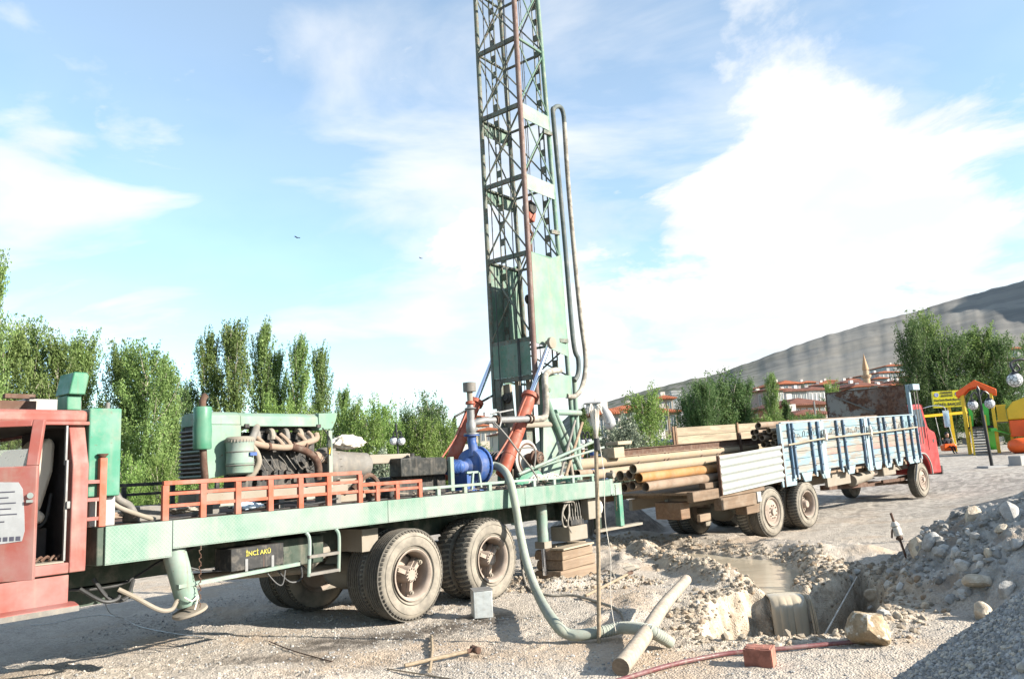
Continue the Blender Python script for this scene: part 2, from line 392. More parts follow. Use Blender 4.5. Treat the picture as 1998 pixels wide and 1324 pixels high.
def seg_d(x, y, pts):
    d = np.full(x.shape, 1e9)
    for a, b in zip(pts[:-1], pts[1:]):
        ex, ey = b[0]-a[0], b[1]-a[1]; t = np.clip(((x-a[0])*ex + (y-a[1])*ey) / (ex*ex+ey*ey), 0, 1)
        d = np.minimum(d, np.hypot(x-a[0]-t*ex, y-a[1]-t*ey))
    return d

# ------------------------------------------------------------------ terrain
PIT = [(1.75, 8.12), (2.05, 9.3), (2.45, 10.3), (2.95, 10.75), (3.25, 10.75), (3.72, 10.75), (4.15, 11.0), (4.95, 11.9), (4.55, 10.2), (3.85, 8.9), (3.2, 8.05), (2.5, 7.95)]
STREAM = [(2.1, 17.0), (2.75, 16.5), (3.6, 15.2), (4.3, 14.0), (4.4, 12.6), (3.78, 11.3), (3.64, 10.7), (3.16, 10.7), (3.05, 11.4), (2.85, 12.4), (2.45, 14.2), (2.0, 15.6)]
TB0 = np.array([5.29, 16.78]); TBU = np.array([math.sin(R(47.5)), math.cos(R(47.5))])
def H(x, y, fine=True):
    x = np.asarray(x, float); y = np.asarray(y, float)
    s = 0.707 * x + 0.707 * y - 16.5
    t = 0.085 * (np.log1p(np.exp(np.clip(s / 2, -30, 30))) * 2)
    z = 1.9 * (1 - np.exp(-t / 1.9))
    z = z * sst(x, -30, 5)
    rr = np.hypot(x, y); az = np.degrees(np.arctan2(x, y))
    # truck B stands on a plane rising towards its cab
    du = (x - TB0[0]) * TBU[0] + (y - TB0[1]) * TBU[1]
    dv = -(x - TB0[0]) * TBU[1] + (y - TB0[1]) * TBU[0]
    wt = sst(-np.maximum(np.maximum(-1.5 - du, du - 9.5), np.maximum(-0.6 - dv, dv - 3.2)), -2.5, 0)
    z = z * (1 - wt) + (0.028 * du) * wt
    near = sst(-rr, -40, -14)
    rough = 1.0
    # long soft undulation, wheel ruts along the trucks
    z = z + 0.05 * (fbm(x * 0.35, y * 0.35, 3, 5) - 0.5) * near
    # spoil ridges
    def ridge(pts, wd, h, sd, amp=0.5):
        d = seg_d(x, y, pts) + wd * 0.5 * (fbm(x * 2.3, y * 2.3, 3, sd) - 0.5)
        return h * sst(-d, -wd, -wd * 0.15) * (1 - amp + 2 * amp * fbm(x * 4, y * 4, 4, sd + 3, 0.6))
    z = z + ridge([(2.25, 14.6), (2.55, 13.2), (2.75, 12.1), (2.85, 11.4)], 0.45, 0.20, 11)
    z = z + ridge([(1.6, 13.2), (2.0, 14.4)], 0.55, 0.10, 12)
    z = z + ridge([(4.35, 11.0), (4.45, 12.0), (4.85, 13.4)], 0.45, 0.11, 14)
    z = z + ridge([(2.7, 17.6), (4.2, 16.1), (5.0, 14.6), (5.4, 13.2)], 0.85, 0.16, 16, 0.25)
    z = z + ridge([(1.3, 14.6), (2.1, 18.2), (2.6, 19.4)], 0.9, 0.14, 17, 0.3)
    z = z + ridge([(-0.2, 12.2), (0.4, 11.7), (1.3, 11.9)], 0.45, 0.09, 18, 0.6)
    z = z + ridge([(0.9, 9.0), (1.3, 9.8), (1.5, 10.6)], 0.35, 0.06, 19, 0.6)
    z = z + ridge([(-3.6, 7.2), (-2.6, 7.3), (-1.9, 6.9)], 0.8, 0.07, 20, 0.5)
    z = z + ridge([(-4.3, 7.6), (-4.9, 8.4)], 0.6, 0.05, 21, 0.5)
    # dirt heap behind the drilling truck
    d = np.hypot((x - 2.0) / 1.5, (y - 19.8) / 1.3) + 0.16 * (fbm(x * 1.5, y * 1.5, 4, 31) - 0.5)
    z = z + 1.15 * np.clip(1 - d, 0, 1)
    # rubble heap: soft cone with lumps
    d = np.hypot(x - 7.85, y - 9.55) + 0.9 * (fbm(x * 0.9, y * 0.9, 4, 41) - 0.5)
    d2 = np.hypot(x - 14.3, y - 16.3) + 0.9 * (fbm(x * 0.7, y * 0.7, 4, 44) - 0.5)  # second cone, out of view, added for its shadow across the far yard
    zr = np.maximum(0.62 * np.clip(3.42 - d, 0, 9), 0.8 * np.clip(3.3 - d2, 0, 9))
    zr = 2.1 * (1 - np.exp(-zr / 2.1 * 1.25))
    mr = sst(zr, 0.0, 0.22)
    zr = zr + mr * (0.34 * (fbm(x * 2.2, y * 2.2, 5, 43, 0.62) - 0.5) + 0.16 * np.abs(fbm(x * 6, y * 6, 4, 47) - 0.5))
    z = z + np.maximum(zr, 0)
    # gravel heap in the near corner
    d = np.hypot(x - 5.0, y - 2.5) + 0.12 * (fbm(x * 1.3, y * 1.3, 3, 51) - 0.5)
    zg = 0.74 * np.clip(4.28 - d, 0, 9); zg = np.where(zg > 1.75, 1.75 + (zg - 1.75) * 0.4, zg); mg = sst(zg, 0.0, 0.04)
    z = z + zg
    # pit and stream bed
    wob = 0.28 * (fbm(x * 2.6, y * 2.6, 4, 61, 0.6) - 0.5)
    dp = poly_sd(x, y, PIT) + wob
    wall = sst(dp, -0.05, 0.42)
    z = z - wall * (1.55 + 0.5 * (fbm(x * 3.1, y * 3.1, 4, 63, 0.6) - 0.5))
    z = z + wall * (1 - wall) * 2.2 * (fbm(x * 3.6, y * 3.6, 4, 66, 0.6) - 0.5)
    ds = poly_sd(x, y, STREAM) + wob * 0.8
    z = z - sst(ds, -0.12, 0.3) * 0.24
    mudz = np.maximum(sst(dp, -0.7, -0.1), sst(ds, -0.8, -0.15))
    if fine:
        a = near * (1 - mg)
        z = z + a * (0.012 + 0.03 * mudz) * (fbm(x * 9, y * 9, 4, 71, 0.6) - 0.5) * 2
        z = z + a * 0.018 * sst(fbm(x * 1.1, y * 1.1, 3, 75), 0.5, 0.7) * (fbm(x * 16, y * 16, 3, 77) - 0.5) * 2
        # tyre tracks: shallow parallel ruts running with the drilling truck
        q = (x + 1.3) * 0.78 - (y - 9.7) * 0.62
        tr = np.exp(-((q - 1.0) / 0.22) ** 2) + np.exp(-((q - 1.7) / 0.22) ** 2) + np.exp(-((q + 0.4 + 2.0) / 0.3) ** 2)
        z = z - 0.026 * tr * near * (0.6 + 0.4 * np.sin((x * 0.62 + y * 0.78) * 48))
        z = z + mg * 0.03 * (fbm(x * 30, y * 30, 2, 81) - 0.5)
    return z, dict(mud=mudz * (1 - mg), rub=mr * (1 - wall), grav=mg, pit=sst(dp, 0.0, 0.25), heap=np.clip(1.2 - np.hypot((x-2.0)/1.7, (y-19.8)/1.5), 0, 1))
def hz(x, y): return float(H(np.array([x]), np.array([y]), False)[0][0])

def ground_mat():
    m = Mat('gravelly_ground')
    mud, rub, grv, pit = m.attr('mud'), m.attr('rub'), m.attr('grav'), m.attr('pit')
    cell = m.voro(55, out='Color'); sx = m.n('ShaderNodeSeparateColor'); m.l(cell, sx.inputs[0])
    cell2 = m.voro(24, out='Color'); sx2 = m.n('ShaderNodeSeparateColor'); m.l(cell2, sx2.inputs[0])
    # gravel: mixed grey and sandy stones
    st = m.mix(m.mr(sx.outputs[0], 0, 1, 0, 1, False), (0.15, 0.14, 0.13), (0.42, 0.39, 0.355))
    st = m.mix(m.mr(sx2.outputs[1], 0.6, 1.0, 0, 0.5), st, (0.46, 0.41, 0.35))
    sand = m.mix(m.mr(m.noise(1.1, 6, 0.6), 0.35, 0.65), (0.29, 0.262, 0.23), (0.385, 0.35, 0.305))
    a = m.mix(m.mr(m.noise(0.8, 5, 0.6, off=(4, 4, 0)), 0.38, 0.62, 0.25, 0.7), st, sand)
    a = m.mix(m.mr(m.noise(0.55, 4, 0.55, off=(9, 2, 0)), 0.50, 0.66, 0, 0.55), a, (0.33, 0.25, 0.175))
    # oily damp patches
    a = m.mix(m.mr(m.noise(0.62, 7, 0.7, off=(1.3, 6.1, 0)), 0.60, 0.70, 0, 0.6), a, (0.15, 0.13, 0.11))
    damp = m.attr('damp'); a = m.mix(m.math('MULTIPLY', damp, m.mr(m.noise(5, 7, 0.7), 0.35, 0.55, 0.3, 1.0)), a, (0.085, 0.075, 0.065))
    md = m.mix(m.mr(m.noise(6, 8, 0.68), 0.36, 0.64), (0.24, 0.20, 0.155), (0.46, 0.41, 0.34))
    md = m.mix(m.mr(m.noise(2.1, 7, 0.65, off=(3, 0, 0)), 0.56, 0.68, 0, 0.7), md, (0.20, 0.165, 0.13))
    a = m.mix(m.math('MULTIPLY', mud, 0.85), a, md)
    rb = m.mix(m.mr(m.noise(4, 8, 0.66), 0.35, 0.65), (0.20, 0.195, 0.185), (0.36, 0.35, 0.335))
    rb = m.mix(m.mr(m.noise(0.9, 5, 0.6, off=(2, 7, 0)), 0.52, 0.62, 0, 0.8), rb, (0.19, 0.15, 0.115))
    a = m.mix(rub, a, rb)
    hp = m.attr('heap'); a = m.mix(m.mr(hp, 0.15, 0.4), a, m.mix(m.mr(m.noise(7, 6, 0.7), 0.4, 0.6), (0.085, 0.07, 0.058), (0.17, 0.145, 0.12)))
    a = m.mix(grv, a, m.mix(m.mr(sx2.outputs[0], 0, 1, 0, 1, False), (0.22, 0.22, 0.225), (0.42, 0.42, 0.42)))
    a = m.mix(m.math('MULTIPLY', pit, 0.95), a, m.mix(m.mr(m.noise(4.5, 9, 0.72, off=(1, 5, 2)), 0.42, 0.6), (0.12, 0.10, 0.075), (0.29, 0.25, 0.195)))
    yd = m.attr('yard'); vc = m.voro(9, out='Color'); s3 = m.n('ShaderNodeSeparateColor'); m.l(vc, s3.inputs[0])
    a = m.mix(m.math('MULTIPLY', yd, 0.8), a, m.mix(m.mr(m.math('ADD', m.math('MULTIPLY', m.noise(3, 6, 0.7), 0.7), m.math('MULTIPLY', s3.outputs[0], 0.3)), 0.3, 0.7), (0.17, 0.165, 0.16), (0.37, 0.355, 0.335)))
    far = m.attr('far'); a = m.mix(far, a, m.mix(m.mr(m.noise(0.25, 6, 0.65), 0.4, 0.62), (0.27, 0.245, 0.20), (0.16, 0.18, 0.10)))
    a = m.mix(1.0, a, (1.17, 1.12, 1.06), 'MULTIPLY')
    m.base(a); m.rough(m.math('SUBTRACT', 0.95, m.math('MULTIPLY', pit, 0.25))); m.spec(0.15)
    b1 = m.bump(m.voro(55), 0.9, 0.012); b2 = m.bump(m.noise(130, 3, 0.6), 0.5, 0.006, b1); m.bump(m.noise(9, 6, 0.65), 0.4, 0.03, b2)
    return m.m
def make_ground():
    th = np.radians(np.concatenate([np.linspace(-44, 44, 790), np.linspace(45, 315, 60)[1:-1]]))
    r = [0.6, 1.2, 2.0, 2.8, 3.4]; 
    while r[-1] < 4.2: r.append(r[-1] * 1.03)
    while r[-1] < 21: r.append(r[-1] * 1.0036)
    while r[-1] < 60: r.append(r[-1] * 1.018)
    while r[-1] < 2600: r.append(r[-1] * 1.06)
    r = np.array(r); T, RR = np.meshgrid(th, r); X = RR * np.sin(T); Y = RR * np.cos(T)
    Z, at_ = H(X, Y)
    nr, na = X.shape; co = np.stack([X, Y, Z], -1).reshape(-1, 3)
    co = np.vstack([co, [[0, 0, float(Z[0].mean())]]])
    i = np.arange(nr-1)[:, None]; j = np.arange(na)[None, :]; j2 = (j + 1) % na
    q = np.stack([i*na+j, i*na+j2, (i+1)*na+j2, (i+1)*na+j], -1).reshape(-1, 4)[:, ::-1]
    t = np.stack([np.full(na, nr*na), (np.arange(na)+1) % na, np.arange(na)], -1)[:, ::-1]
    me = np_mesh('ground', co, q, t, ground_mat(), True)
    def put(name, a):
        at = me.attributes.new(name, 'FLOAT', 'POINT'); at.data.foreach_set('value', np.append(a.reshape(-1), 0).astype(np.float32))
    for k, a in at_.items(): put(k, a)
    put('yard', sst(np.hypot(X, Y), 15, 24))
    put('far', sst(np.hypot(X, Y), 40, 70))
    d = seg_d(X, Y, [(-2.2, 8.7), (-1.2, 9.0), (-0.4, 9.7)]); put('damp', np.maximum(sst(-d, -0.6, -0.1), 0.8 * sst(-seg_d(X, Y, [(-2.9, 8.2), (-2.0, 8.0)]), -.4, 0)))
    o = bpy.data.objects.new('ground', me); COL.objects.link(o); o['kind'] = 'structure'; return o
make_ground()

# ---- water: the muddy stream, the fall and the pool
def mud_water():
    m = Mat('muddy_water'); m.base(m.mix(m.mr(m.noise(1.2, 4, 0.5, 0.8, stretch=(1, 3, 1)), 0.35, 0.65), (0.34, 0.29, 0.215), (0.40, 0.345, 0.26)))
    m.rough(0.16); m.spec(0.5); m.bump(m.noise(5, 4, 0.5, 0.5), 0.10, 0.02); return m.m
WATER = mud_water()
pts = []
def grow(poly, d):
    c = np.mean(poly, 0); return [tuple(c + (np.array(p) - c) * (1 + d)) for p in poly]
sw = [(1.9, 17.3), (2.8, 16.8), (3.8, 15.4), (4.5, 14.0), (4.65, 12.6), (4.0, 11.4), (3.70, 10.80), (3.12, 10.80), (3.0, 11.4), (2.75, 12.4), (2.3, 14.2), (1.8, 15.6)]
b = MB(); b.add([(x, y, -0.10) for x, y in sw], [tuple(range(len(sw)))[::-1]]); tag(b.build('stream_water', WATER, smooth=0), kind='structure')
b = MB(); b.add([(1.5, 7.9, -1.42), (5, 7.9, -1.42), (5, 12, -1.42), (1.5, 12, -1.42)], [(0, 1, 2, 3)]); tag(b.build('pit_water', WATER, smooth=0), kind='structure')
def fall():
    nu, nv_ = 36, 26; v = []; f = []
    for j in range(nv_):
        s = j / (nv_ - 1)
        if s < 0.22: q = s / 0.22; yy = 10.80 - 0.24 * q; zz = -0.097 - 0.03 * q ** 3
        else: q = (s - 0.22) / 0.78; yy = 10.56 - 0.13 * math.sqrt(q); zz = -0.127 - 1.30 * q
        for i in range(nu):
            a = i / (nu - 1); wdt = 0.225 - 0.02 * min(1, s * 1.5)
            rip = 0.007 * math.sin(a * 13 + 0.6) + 0.004 * math.sin(a * 31 + 2) + 0.0015 * math.sin(a * 67)
            e = 0.05 * (abs(a - 0.5) * 2) ** 4
            v.append((3.40 + (a - 0.5) * 2 * wdt, yy + (rip + e) * min(1, s * 3), zz - 0.015 * (abs(a - .5) * 2) ** 3 * (s < .25)))
    f = [(j*nu+i, j*nu+i+1, (j+1)*nu+i+1, (j+1)*nu+i) for j in range(nv_-1) for i in range(nu-1)]
    b = MB(); b.add(v, f); o = b.build('waterfall', WATER, smooth=180); o.modifiers.new('thick', 'SOLIDIFY').thickness = 0.03
    tag(o, kind='structure')
    m = MB(); rnd = random.Random(3)
    for k in range(9):
        x = 3.64 + rnd.random() * 0.075; y0 = 10.60 - rnd.random() * 0.05; r = 0.004 + rnd.random() * 0.006
        m.tube([(x - .03, 10.72, -0.11), (x, y0, -0.15), (x + .02, y0 - 0.10, -0.45 - rnd.random() * .3), (x + .03, y0 - 0.14, -1.3)], [r * 1.4, r, r * .5], 5, 4)
    tag(m.build('waterfall_spill', WATER), kind='structure')
fall()

# ------------------------------------------------------------------ hills
def hill_mat():
    m = Mat('bare_marl_hillside')
    z = m.n('ShaderNodeSeparateXYZ'); m.l(m.tc.outputs['Object'], z.inputs[0])
    band = m.noise(0.028, 5, 0.6, stretch=(0.10, 0.10, 3.2)); a = m.mix(m.mr(band, 0.38, 0.62), (0.17, 0.162, 0.148), (0.235, 0.222, 0.20))
    a = m.mix(m.mr(m.noise(0.035, 7, 0.65), 0.45, 0.65, 0, 0.7), a, (0.14, 0.138, 0.13))
    a = m.mix(m.mr(m.noise(0.009, 6, 0.6, off=(3, 1, 0)), 0.48, 0.62, 0, 0.5), a, (0.26, 0.235, 0.195))
    scrub = m.attr('scrub'); a = m.mix(m.math('MULTIPLY', scrub, m.mr(m.noise(0.08, 7, 0.7), 0.42, 0.55)), a, (0.085, 0.095, 0.065))
    a = m.mix(m.math('MULTIPLY', m.attr('gully_shade'), 0.22), a, (0.105, 0.102, 0.095))  # shade of the gullies painted into the colour as darker streaks
    m.base(a); m.rough(1.0); m.spec(0.05); m.bump(m.noise(0.08, 6, 0.65), 0.22, 2.0); return m.m
sil = [(1120, 800), (1190, 781), (1255, 764), (1330, 744), (1385, 735), (1420, 722), (1520, 688), (1600, 660), (1700, 632), (1800, 608), (1900, 577), (1998, 552)]
saz = []; sel = []
for x, y in sil:
    d = _ray(x, y); saz.append(math.degrees(math.atan2(d[0], d[1]))); sel.append(d[2] / math.hypot(d[0], d[1]))
saz = [-40, -5, 1] + saz + [42, 55, 75, 95]; sel = [0.012, 0.014, 0.02] + sel + [0.235, 0.25, 0.16, 0.05]
def hillZ(A, RR):
    ar = np.radians(A); X = RR * np.sin(ar); Y = RR * np.cos(ar)
    ridge = np.interp(A, saz, sel) * 1000
    ridge = ridge + 3.0 * (fbm(A * 1.4, A * 0, 4, 91) - 0.5) * np.clip(ridge / 60, 0, 1)
    t = (RR - 95) / 905.0
    prof = np.where(t < 1, 0.32 * np.clip(t, -1, 1) + 0.68 * sst(t, 0.0, 1.08) , 1 - 0.55 * (t - 1))
    g = np.abs(fbm(A * 0.8 + 0.5 * fbm(X * .004, Y * .004, 3, 2), RR * 0.0016, 3, 101, 0.5) - 0.5) * 2
    g2 = np.abs(fbm(A * 3.6 + 0.8 * fbm(X * .008, Y * .008, 2, 4), RR * 0.004, 3, 103, 0.5) - 0.5) * 2
    amp = np.clip(ridge, 0, 150) / 150 * sst(t, 0.22, 0.5) * sst(-t, -0.97, -0.80)
    Z = ridge * prof - amp * (0.5 * (1 - sst(g, 0, 0.6)) + 0.2 * (1 - sst(g2, 0, 0.25)))
    Z = Z + amp * 3.5 * sst(prof, 0.66, 0.69)
    return X, Y, Z + 1.5 * (fbm(X * 0.02, Y * 0.02, 4, 107) - 0.5) * sst(t, 0, .2) - 0.2
def make_hills():
    az = np.linspace(-40, 95, 720); r = np.concatenate([np.linspace(95, 1000, 130), np.linspace(1010, 1700, 24)])
    A, RR = np.meshgrid(az, r); X, Y, Z = hillZ(A, RR)
    nr, na = X.shape; i = np.arange(nr-1)[:, None]; j = np.arange(na-1)[None, :]
    q = np.stack([i*na+j, i*na+j+1, (i+1)*na+j+1, (i+1)*na+j], -1).reshape(-1, 4)[:, ::-1]
    me = np_mesh('hills', np.stack([X, Y, Z], -1).reshape(-1, 3), q, None, hill_mat(), True)
    s = me.attributes.new('scrub', 'FLOAT', 'POINT'); s.data.foreach_set('value', np.maximum(sst(-A, -21, -13), sst(-RR, -300, -190)).astype(np.float32).ravel())
    tt = (RR - 95) / 905; gl = np.abs(fbm(A * 1.3 + 3.2 * fbm(X*.006, Y*.006, 3, 8) + tt * 1.2, RR * 0.003, 3, 111, 0.5) - 0.5) * 2
    gl2 = np.abs(fbm(A * 6 + 4.0 * fbm(X*.01, Y*.01, 3, 9), RR * 0.003, 3, 113, 0.6) - 0.5) * 2
    gy_ = (1 - sst(gl, 0.0, 0.22)) * sst(tt, .15, .4) * sst(-tt, -1.0, -.8) * sst(fbm(A * .35 + 5, RR * .004, 3, 121), .38, .60)
    s = me.attributes.new('gully_shade', 'FLOAT', 'POINT'); s.data.foreach_set('value', gy_.astype(np.float32).ravel())
    o = bpy.data.objects.new('hills', me); COL.objects.link(o); o['kind'] = 'structure'
def gz(x, y):
    r = math.hypot(x, y); z = hz(x, y)
    if r > 95: z = max(z, float(hillZ(np.array([math.degrees(math.atan2(x, y))]), np.array([r]))[2][0]))
    return z
make_hills()
# ------------------------------------------------------------------ drilling truck
A0 = V(-1.316, 9.706, 0.0)
AU = nrm(V(0.6225, 0.7826, 0)); AV = V(-AU[1], AU[0], 0)
def aw(u, v, z): return A0 + AU * u + AV * v + V(0, 0, z)
def aplane(px, py, v=0.0):
    d = _ray(px, py); t = ((A0 + AV * v - EYE) @ AV) / (d @ AV); p = EYE + d * t - A0; return V(p @ AU, v, p[2])
TA = tag(empty('drilling_truck', A0, (0, 0, math.atan2(AU[1], AU[0]))), 'old green and red flatbed truck with open cab door carrying engine and lattice drilling mast', 'drilling truck')

def wheel_meshes(key, Rr, W, style):
    sc = Rr / 0.54
    prof = [(0.035, .295), (0.008, .335), (-.008, .40), (-.004, .46), (0.018, .505), (0.05, .528), (W*.5, .534), (W-.05, .528), (W-.018, .505), (W+.004, .46), (W+.008, .40), (W-.008, .335), (W-.035, .295)]
    b = MB(); b.lathe((0, 0, 0), (0, 1, 0), [(t, r * sc) for t, r in prof], 56, close=True)
    # raised sidewall rings and moulded blocks
    for rr in (.345, .455): b.lathe((0, 0, 0), (0, 1, 0), [(-.004, (rr-.006)*sc), (-.013, rr*sc), (-.004, (rr+.006)*sc)], 56, caps=False)
    ty = b.mesh(key + '_tyre', M['tyre'])
    b = MB(); n = 46 if style != 'rib' else 60
    if style == 'rib':
        for k in range(6):
            y0 = .03 + k * (W - .06) / 6; b.lathe((0, 0, 0), (0, 1, 0), [(y0+.004, .52*sc), (y0+.006, .543*sc), (y0 + (W-.06)/6 - .008, .543*sc), (y0 + (W-.06)/6 - .005, .52*sc)], 56, caps=False)
    for i in range(n):
        th = 2*math.pi*i/n; c, s_ = math.cos(th), math.sin(th); e = V(c, 0, s_); tg = V(-s_, 0, c)
        rows = ((.012, W*.30, 0.0), (W*.70, W-.012, .5), (W*.36, W*.64, .25)) if style != 'rib' else ((.006, .05, 0), (W-.05, W-.006, 0))
        for y0, y1, ph in rows:
            th2 = th + ph * 2*math.pi/n; e = V(math.cos(th2), 0, math.sin(th2)); tg = V(-math.sin(th2), 0, math.cos(th2))
            hw = (.021 if style != 'rib' else .016) * sc; r0 = .50*sc; r1 = (.545 if style != 'rib' else .536)*sc
            sk = tg * (.012 if y0 < W/2 else -.012)
            vs = [e*r0 + tg*x + V(0, y, 0) + (sk if y == y1 else 0) for y in (y0, y1) for x in (-hw, hw)] + [e*(r1 - (.022*sc if (y in (.012, .006) or y > W-.02) else 0)) + tg*x*.9 + V(0, y, 0) + (sk if y == y1 else 0) for y in (y0, y1) for x in (-hw, hw)]
            b.add(vs, [(4,5,7,6), (0,1,5,4), (1,3,7,5), (3,2,6,7), (2,0,4,6)])
    td = b.mesh(key + '_tread', M['tread'], 30)
    return ty, td
WM_ = {}
def wheel(parent, loc, Rr=.54, W=.28, style='block', rim='trilex', flip=False, steer=0.0, name='wheel'):
    key = (round(Rr, 3), round(W, 3), style)
    if key not in WM_: WM_[key] = wheel_meshes('wheel_' + style, Rr, W, style)
    ty, td = WM_[key]; sc = Rr / .54
    w_ = empty(name, loc, (0, 0, (math.pi if flip else 0) + steer), parent)
    t = inst('tyre', ty, w_, rot=(0, random.random() * 6, 0)); inst('tread', td, w_, rot=t.rotation_euler)
    k2 = ('rim', rim, round(Rr, 3), round(W, 3))
    if k2 not in WM_:
        b = MB(); h = MB(); x = MB()
        if rim == 'trilex':
            b.lathe((0,0,0), (0,1,0), [(p, q*sc) for p, q in ((.02,.288),(-.004,.306),(-.006,.296),(.012,.272),(.05,.262),(W-.04,.262),(W-.01,.285),(W,.300),(W-.03,.303),(.045,.292))], 44, close=True)
            for k in range(3):      # three cast spokes clamp the rim
                th = R(35 + 120*k); e = V(math.cos(th), 0, math.sin(th))
                h.beam(V(0,.13,0)+e*.06*sc, V(0,.19,0)+e*.262*sc, .075*sc, .07*sc, up=(0,1,0))
                x.cyl(V(0,.055,0)+e*.215*sc, V(0,.16,0)+e*.215*sc, .028*sc, n=10); x.cyl(V(0,.035,0)+e*.215*sc, V(0,.056,0)+e*.215*sc, .016*sc, n=6)
                h.beam(V(0,.07,0)+e*.07*sc, V(0,.11,0)+e*.235*sc, .05*sc, .05*sc, up=(0,1,0))
            h.lathe((0,0,0), (0,1,0), [(.025,.055*sc),(.03,.085*sc),(.10,.098*sc),(.25,.105*sc)], 24)
            h.lathe((0,0,0), (0,1,0), [(.245,.10*sc),(.247,.23*sc),(.262,.23*sc),(.264,.1*sc)], 32)
            for k in range(12):
                th = R(30*k); x.cyl(V(.072*math.cos(th)*sc, .012, .072*math.sin(th)*sc), V(.072*math.cos(th)*sc, .04, .072*math.sin(th)*sc), .010*sc, n=6)
        elif rim == 'disc':
            b.lathe((0,0,0), (0,1,0), [(p, q*sc) for p, q in ((.02,.288),(-.004,.306),(-.008,.296),(.012,.27),(.05,.262),(W-.02,.262),(W,.300),(.045,.292))], 44, close=True)
            h.lathe((0,0,0), (0,1,0), [(.03,.262*sc),(.026,.235*sc),(.006,.19*sc),(-.012,.165*sc),(-.014,.10*sc),(-.006,.085*sc),(-.045,.07*sc),(-.05,.001)], 32)
            for k in range(10):
                th = R(36*k); x.cyl(V(.135*math.cos(th)*sc, -.03, .135*math.sin(th)*sc), V(.135*math.cos(th)*sc, -.01, .135*math.sin(th)*sc), .015*sc, n=6)
        else:   # dished dual rim
            b.lathe((0,0,0), (0,1,0), [(p, q*sc) for p, q in ((.02,.288),(-.004,.306),(-.006,.296),(.012,.272),(.05,.262),(W-.04,.255),(W-.01,.285),(W,.300),(.045,.292))], 44, close=True)
            h.lathe((0,0,0), (0,1,0), [(W-.05,.256*sc),(W-.10,.22*sc),(W-.13,.16*sc),(W-.132,.10*sc),(.03,.085*sc),(.015,.07*sc),(.012,.001)], 32)
            for k in range(10):
                th = R(36*k); x.cyl(V(.135*math.cos(th)*sc, W-.165, .135*math.sin(th)*sc), V(.135*math.cos(th)*sc, W-.13, .135*math.sin(th)*sc), .016*sc, n=6)
        WM_[k2] = (b.mesh('rim', M['rim']), h.mesh('hub', M['rim']), x.mesh('lug_nuts', M['dusty'] if rim != 'disc' else M['rust']))
    a, h, x = WM_[k2]; inst('rim', a, w_); inst('hub', h, w_); o_ = inst('wheel_studs', x, w_); o_['kind'] = 'stuff'
    return w_
for u, sty, rm in ((0.0, 'rib', 'trilex'), (1.48, 'block', 'trilex')):
    wheel(TA, (u, 0.02, .54), style=sty, rim=rm); wheel(TA, (u, 0.36, .54), style=sty, rim='plain_dual')
    wheel(TA, (u, 2.46, .54), style=sty, rim=rm, flip=True); wheel(TA, (u, 2.12, .54), style=sty, rim='plain_dual', flip=True)
wheel(TA, (-4.9, 0.12, .54), style='rib', rim='disc'); wheel(TA, (-4.9, 2.36, .54), style='rib', rim='disc', flip=True)

def part(b, name, mat, parent, **k): return b.build(name, M[mat] if isinstance(mat, str) else mat, parent, **k)
def box(name, mat, parent, a, b_, bevel=0.0, **k): return part(MB().box(a, b_), name, mat, parent, bevel=bevel, **k)

# -- chassis
ch = part(MB().box((-6.2, .78, .88), (4.5, .86, 1.16)).box((-6.2, 1.64, .88), (4.5, 1.72, 1.16)), 'chassis_frame', 'chassis', TA)
for u in (-5.2, -3.4, -2.2, -.75, .74, 2.3, 3.3, 4.3): part(MB().box((u-.05, .86, .92), (u+.05, 1.64, 1.12)), 'cross_member', 'chassis', ch)
for u in (-3.4, -2.7, -2.0, -1.3, -.6, .1, .8, 1.5, 2.2, 2.9, 3.6, 4.2): part(MB().box((u-.04, .05, 1.163), (u+.04, 2.45, 1.25)), 'cross_beam', 'chassis', ch)
for u in (0.0, 1.48):
    part(MB().lathe((u, .3, .54), (0, 1, 0), [(0,.07),(.6,.08),(.72,.2),(.98,.24),(1.2,.2),(1.32,.08),(1.9,.07)], 20), 'axle', 'dusty', ch)
part(MB().box((-6.1, .8, .7), (-3.0, 1.7, .86)), 'sill_box', 'chassis', ch)
for v in (.65, 1.85):
    b = MB()
    for k in range(7): b.box((.74-.95+k*.07, v-.045, .60+k*.028), (.74+.95-k*.07, v+.045, .622+k*.028))
    part(b, 'leaf_spring', 'dusty', ch)
part(MB().cyl((-2.2, 1.25, .75), (-.2, 1.25, .6), .05), 'drive_shaft', 'dusty', ch)
part(MB().box((-.55, .30, .86), (-.3, .76, 1.12)).cyl((-.9, .55, .95), (-1.15, .55, .8), .09), 'suspension_bracket', 'dusty', ch)
box('under_tank', 'chassis', ch, (-1.8, .3, .82), (-1.1, .75, 1.12), .02)
for pts, r in (([(-3.9,.5,.92),(-3.3,.48,.88),(-2.9,.46,1.05),(-2.5,.5,1.14)], .013), ([(-3.55,.4,.98),(-3.45,.3,.80),(-3.3,.3,.78),(-3.2,.38,.92)], .018), ([(-2.9,.4,1.1),(-2.6,.3,.93),(-2.2,.3,.92),(-1.9,.36,1.1)], .012), ([(-2.0,.1,.86),(-1.9,.05,.72),(-1.82,.05,.70),(-1.75,.1,.86)], .008), ([(-1.8,.2,.85),(-1.7,.1,.70),(-1.55,.1,.72),(-1.5,.2,.88)], .010)):
    part(MB().tube(pts, r, 6, 5), 'brake_hose', 'hose_black', ch)
